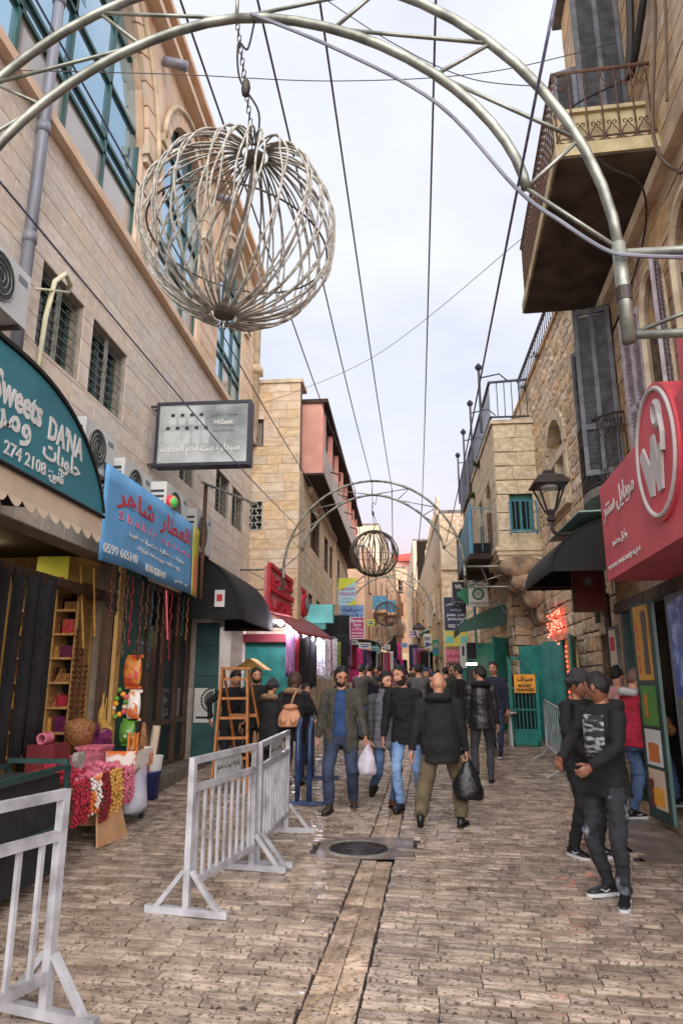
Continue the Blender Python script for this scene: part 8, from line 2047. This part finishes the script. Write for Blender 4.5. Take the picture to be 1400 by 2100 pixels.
    if glasses:
        gl = MB()
        for sg in (-1, 1):
            gl.tube([HM @ V((sg * .032 + .022 * math.cos(t * .45), -.101, .001 + .015 * math.sin(t * .45))) for t in range(14)], .0022 * s, 5, closed=True)
            gl.tube([HM @ V((sg * .054, -.099, .006)), HM @ V((sg * .078, .01, .008))], .0022 * s, 4)
        gl.tube([HM @ V((-.01, -.102, .004)), HM @ V((.01, -.102, .004))], .0022 * s, 4)
        gl.build('glasses', 'black_print', P)
    P.location = (pos[0], pos[1], gz(pos[1])); P.rotation_euler = (0, 0, R(yaw))
    P['_arm'] = 0
    del P['_arm']
    wm = Matrix.Translation(P.location) @ Matrix.Rotation(R(yaw), 4, 'Z')
    return P, {k: wm @ (ARM[k][2] + (ARM[k][2] - ARM[k][1]).normalized() * .09 * s) for k in 'LR'}, wm @ hc
def gp_(x, y): p = ground_at(x, y); return (p.x, p.y)

m1, h1, _ = person('man with beard and glasses in open olive jacket over a blue sweater', gp_(700, 1662), -6, 1.80, feet={'L': (.13, .12, 0, 8, 14), 'R': (-.12, -.16, 0, 0, -10)}, pel=(0, 0, -.015), hands={'L': (.34, -.14, .90, (.6, .8, -.2)), 'R': (-.33, -.02, .78, (-.5, .8, -.1))}, head=(24, 14, 4), bulk=1.12, top='olive_jacket', top_kind='open', inner='blue_sweater', hem=.72, legs='jeans_dark', slim=1.1, shoe='boot_dark', beard='full', glasses=True, curl=(1.1, .4))
m2, h2, _ = person('young man in a grey quilted jacket with brown boots', gp_(792, 1655), 22, 1.74, feet={'L': (.05, -.1, 0, 0, 4), 'R': (-.10, .30, .02, 38, -2)}, pel=(0, 0, -.03), hands={'L': (.24, -.06, .84, (.6, .8, 0)), 'R': (-.25, -.08, .86, (-.6, .8, 0))}, head=(18, 2, 3), top='grey_puffer', top_kind='vest', sleeve='grey_puffer_arm', hem=.78, legs='jeans_mid', slim=.88, shoe='boot_brown', beard='stubble', quilt=.011, collar=.07)
m3, h3, _ = person('bearded man in black sweater and pale blue jeans leaning to his friend', gp_(838, 1662), -14, 1.80, feet={'L': (.12, .2, 0, 14, 8), 'R': (-.08, -.1, 0, 2, -6)}, hands={'L': (.28, .02, .82, (.6, .8, 0)), 'R': (-.30, -.06, .76, (-.5, .8, -.1))}, lean=(-.05, -.03), head=(-26, 6, -8), top='black_knit', hem=.80, legs='jeans_light', slim=.92, shoe='shoe_black', beard='full', curl=(.5, .5))
m4, h4, _ = person('bald heavy man seen from behind in black coat and khaki trousers', gp_(908, 1700), 172, 1.77, feet={'L': (.21, .36, .0, 46, 6), 'R': (-.20, -.14, 0, 0, -14)}, pel=(0, 0, -.05), hands={'L': (.34, .10, .80, (.6, .8, 0)), 'R': (-.30, -.10, .80, (-.6, .9, 0))}, head=(-8, 4, 0), bulk=1.25, top='black_coat', hem=.76, legs='khaki', slim=1.3, shoe='shoe_black', hair='hair_shaved', hairstyle='bald', hood='black_coat', curl=(.6, 1.2), wrinkle=.008)
m5, h5, _ = person('man in black leather jacket seen from behind with head turned aside', gp_(994, 1606), 176, 1.76, feet={'L': (.13, .18, 0, 22, 6), 'R': (-.10, -.08, 0, 0, -6)}, hands={'L': (.24, -.06, .84, (.6, .8, 0)), 'R': (-.24, -.06, .86, (-.6, .8, 0))}, head=(46, 2, 0), top='leather_black', hem=.80, legs='jeans_charcoal', slim=.95, hairstyle='short', hood='black_knit', wrinkle=.007)
m6, h6, _ = person('young man in dark jacket walking in from the teal shops facing the camera', gp_(1020, 1552), -20, 1.78, feet={'L': (.10, -.16, 0, 2, 6), 'R': (-.10, .2, 0, 24, -4)}, head=(0, 0, 0), top='navy_coat', hem=.80, legs='jeans_dark', slim=.92, sole='sole_white')
m7, h7, _ = person('man in a grey knitted beanie and black jacket facing his friend', gp_(1200, 1752), 42, 1.74, feet={'L': (.06, -.12, 0, 0, 10), 'R': (-.16, .02, 0, 0, -10)}, hands={'L': (.16, -.30, 1.0, (.8, .5, -.3)), 'R': (-.22, -.24, .98, (-.9, .5, -.2))}, lean=(0, -.04), head=(16, 6, 0), top='black_coat', hem=.78, bulk=1.1, legs='black_jeans', slim=.95, skin='skin_dark', sole='sole_white', hat='beanie', curl=(.9, 1.0), grp='men standing on the right')
m8, h8, _ = person('man standing nearest in black hoodie with grey chest print and ripped jeans', gp_(1266, 1846), -66, 1.73, feet={'L': (.14, -.04, 0, 0, 44), 'R': (-.13, .03, 0, 0, -8)}, hands={'L': (.20, -.30, 1.04, (.8, .6, -.2)), 'R': (-.16, -.32, 1.06, (-.9, .5, -.2))}, head=(-72, 8, 0), top='black_knit', hem=.78, legs='jeans_ripped', slim=.92, skin='skin_dark', sole='sole_white', hood='black_knit', hairstyle='shaved', curl=(1.0, 1.0), vox=.010, front_panel='camo_print', grp='men standing on the right')
m9, h9, _ = person('man in a red jacket with cropped hair stepping up into the doorway', gp_(1312, 1682), 104, 1.76, feet={'L': (.10, .02, 0, 0, 6), 'R': (-.12, -.42, .16, 0, 0)}, hands={'L': (.2, -.25, 1.0, (.8, .5, -.2)), 'R': (-.24, -.2, .95, (-.8, .5, -.2))}, lean=(0, -.08), head=(10, 6, 0), top='red_jacket', hem=.84, legs='jeans_mid', slim=1.05, sole='sole_white', hair='hair_shaved', hairstyle='shaved', beard='stubble', hood='white_coat', grp='men standing on the right')
m10, h10, _ = person('dark haired man in a pink shirt behind the red jacket', gp_(1288, 1640), 150, 1.78, head=(-20, 4, 0), top='pink_shirt', legs='jeans_dark', grp='men standing on the right')
w1, hw1, _ = person('woman in black coat with fur trimmed hood seen from behind carrying a peach backpack', gp_(600, 1612), 168, 1.66, feet={'L': (.10, .05, 0, 0, 4), 'R': (-.10, -.03, 0, 0, -4)}, hands={'L': (.25, -.15, .95, (.6, .8, 0)), 'R': (-.2, -.25, 1.0, (-.6, .8, 0))}, head=(-10, 12, 0), bulk=1.15, top='black_coat', hem=.70, legs='jeans_dark', slim=.9, hair='hair_brown', hairstyle='long', hood='fur')
w2, hw2, _ = person('person in black coat and grey hat beside the fur hood', gp_(552, 1612), 160, 1.56, head=(0, 14, 0), top='black_coat', hem=.6, bulk=1.15, legs='black_jeans', hat='beanie', hood='fur')
m11, h11, _ = person('man in dark jacket behind the ladder facing the street', gp_(520, 1600), 10, 1.74, head=(12, 4, 0), top='black_coat', legs='black_jeans', beard='full', detail=0, vox=.016)
m12, h12, _ = person('person in black bending behind the ladder by the coffee poster', gp_(468, 1600), 30, 1.70, hands={'R': (-.36, .02, 1.0, (-1, .2, 0)), 'L': (.2, -.2, 1.0, (.8, .5, 0))}, lean=(0, -.16), head=(0, 30, 0), top='black_coat', legs='black_jeans', detail=0, vox=.016)
m13, h13, _ = person('boy in dark clothes reaching toward the stall goods', gp_(622, 1568), 70, 1.42, hands={'L': (.16, -.35, .95, (.8, .5, 0)), 'R': (-.16, -.35, .95, (-.8, .5, 0))}, head=(0, 8, 0), top='black_coat', legs='black_jeans', detail=0, vox=.016)
# the crowd farther up
LOW = dict(detail=0, vox=.024, wrinkle=.006, grp='crowd farther up the street')
def crowd_pos(x, yh, H, Y_): p = at(x, yh, Y=Y_); return (p.x, Y_)
protoA, _, _ = person('man in navy coat standing past the checked scarves', crowd_pos(757, 1375, 1.75, 17.5), 185, 1.76, top='navy_coat', legs='black_jeans', **LOW)
protoB, _, _ = person('man in olive coat holding up a phone beside the navy coat', crowd_pos(741, 1378, 1.75, 17.0), 150, 1.74, hands={'L': (.14, -.3, 1.4, (.8, .4, -.5)), 'R': (-.14, -.3, 1.4, (-.8, .4, -.5))}, top='olive_jacket', legs='jeans_mid', **LOW)
protoC, _, _ = person('person in a long black coat and head scarf left of the bald man', crowd_pos(873, 1395, 1.66, 16.5), 10, 1.64, top='black_coat', hem=.5, bulk=1.1, legs='black_jeans', hat='scarf', **LOW)
protoD, _, _ = person('young man in dark coat with short hair seen in profile past the bald man', crowd_pos(940, 1385, 1.74, 14.5), 240, 1.72, top='black_coat', legs='jeans_charcoal', **LOW)
allp = [(protoA, 'navy_coat'), (protoB, 'olive_jacket'), (protoC, 'black_coat'), (protoD, 'black_coat')]
cr_ = [(1, 858, 1398, 15.5, 190, 'grey_coat', 'person in grey walking away behind the bearded man'), (2, 888, 1388, 21, 170, 'purple_coat', 'person in purple coat farther up past the bald man'), (0, 913, 1380, 19.5, 190, 'green_coat', 'man with green shoulder below the pink board'), (3, 925, 1392, 23, 20, 'brown_coat', 'person in brown below the brown arrow board'),
       (1, 770, 1388, 24, 10, 'black_coat', 'person in black under the far left stalls'), (0, 779, 1382, 27, 200, 'red_jacket', 'small person in red far up on the left'), (2, 830, 1372, 32, 5, 'black_coat', 'person in long dark coat far up the middle'), (3, 842, 1368, 36, 180, 'grey_coat', 'person in grey far up by the clothes'), (0, 852, 1370, 30, 15, 'brown_coat', 'person in brown far up near the turquoise canopy'), (1, 866, 1374, 27, 170, 'navy_coat', 'person in navy far up on the right'), (2, 880, 1378, 25, 0, 'black_coat', 'dark scarfed person far up on the right'), (3, 897, 1384, 29, 185, 'black_coat', 'dark figure beside the right wall far up'), (0, 820, 1360, 44, 0, 'red_jacket', 'person in red near the foot of the steps'), (1, 830, 1358, 50, 180, 'black_coat', 'dark person near the foot of the steps'), (2, 812, 1364, 40, 10, 'purple_coat', 'person in purple close to the far stalls'), (3, 760, 1372, 33, 190, 'blue_coat', 'person in bright blue at the far left stalls'), (0, 745, 1380, 21, 160, 'blue_coat', 'person in blue jacket beyond the phone holder'), (1, 868, 1392, 19.5, 40, 'white_coat', 'person in white jacket in the middle of the crowd')]
for pi, x, yh, Y_, yw, m_, lab in cr_:
    src, base = allp[pi]; p = at(x, yh, Y=Y_)
    hgt = .94 + .1 * random.Random(int(x)).random()
    dup(src, (p.x, Y_, gz(Y_)), R(yw), lab, scale=hgt, swap={base: m_})
# things carried
def carry_bag(name, label, hand, w, h, m, alpha=None, sd=0):
    b = MB(); rings = []; top = V(hand); r_ = random.Random(sd)
    for k in range(9):
        t = k / 8; rw = w * (.10 + .42 * math.sin(min(t * 1.9, 1.57)) ** 1.2 - .16 * max(t - .8, 0) * 5 * .4); z = top.z - .02 - h * t
        rings.append([V((top.x + rw * math.cos(a) * (1 + .08 * math.sin(3 * a + k)), top.y + rw * .55 * math.sin(a) * (1 + .1 * math.sin(4 * a + k * 2)), z + .008 * math.sin(5 * a + k))) for a in [2 * math.pi * j / 18 for j in range(18)]])
    b.loft(rings); b.tube([top + V((-.03, 0, -.06)), top + V((-.02, 0, .02)), top + V((.02, 0, .02)), top + V((.03, 0, -.06))], .008, 5)
    return tag(b.build(name, m, None, True), label, 'bag')
mat('bag_clear', srgb(214, 208, 222), srgb(180, 170, 190), rough=.25, scale=9, bump=.4, alpha=.82)
mat('bag_black', srgb(30, 30, 32), rough=.28, scale=7, bump=.5)
carry_bag('plastic_bag', 'thin white plastic bag held by the man in the olive jacket', h1['L'], .24, .36, 'bag_clear')
carry_bag('plastic_bag', 'shiny black plastic bag held by the bald man', h4['R'], .34, .44, 'bag_black', sd=2)
mat('peach_leather', srgb(214, 158, 122), srgb(180, 122, 90), rough=.5, scale=6, bump=.2)
bpc = at(592, 1468, Y=gp_(600, 1612)[1] - .30)
bk = thing('backpack', 'peach leather backpack slung on the woman in the fur hood', 'backpack', tuple(bpc))
def bpk(b):
    rings = []
    for k in range(9):
        t = k / 8; w = .15 + .05 * math.sin(math.pi * min(t * 1.1, 1)) - .07 * t; d = .085 - .03 * t
        rings.append([bpc + V((w * math.copysign(abs(math.cos(a)) ** .6, math.cos(a)) + .03 * t, d * math.copysign(abs(math.sin(a)) ** .6, math.sin(a)), -.16 + .33 * t)) for a in [2 * math.pi * j / 20 for j in range(20)]])
    b.loft(rings)
part('pouch', 'peach_leather', bk, bpk, True)
for dx in (-.07, .08): part('pocket', 'peach_leather', bk, lambda b: b.sphere(bpc + V((dx, -.085, -.06)), .055, .03, .06, 10, 6), True)
part('flap', 'peach_leather', bk, lambda b: b.sphere(bpc + V((.03, -.04, .13)), .12, .07, .05, 12, 6), True)
part('strap', 'peach_leather', bk, lambda b: wire(b, [bpc + V((.04, -.03, .16)), bpc + V((.07, .0, .28)), bpc + V((.1, .1, .36))], .012, 6))
# phone and wallet between the two men on the right
mid = (V(h7['L']) + V(h8['L'])) / 2
tag(part('wallet', 'maroon', None, lambda b: b.beam(h7['R'] + V((.0, -.03, -.01)), h7['R'] + V((.2, -.05, -.03)), .1, .03)), 'dark red wallet in the hands of the man in the beanie', 'wallet')
bpy.data.scenes.remove(tmp_sc)
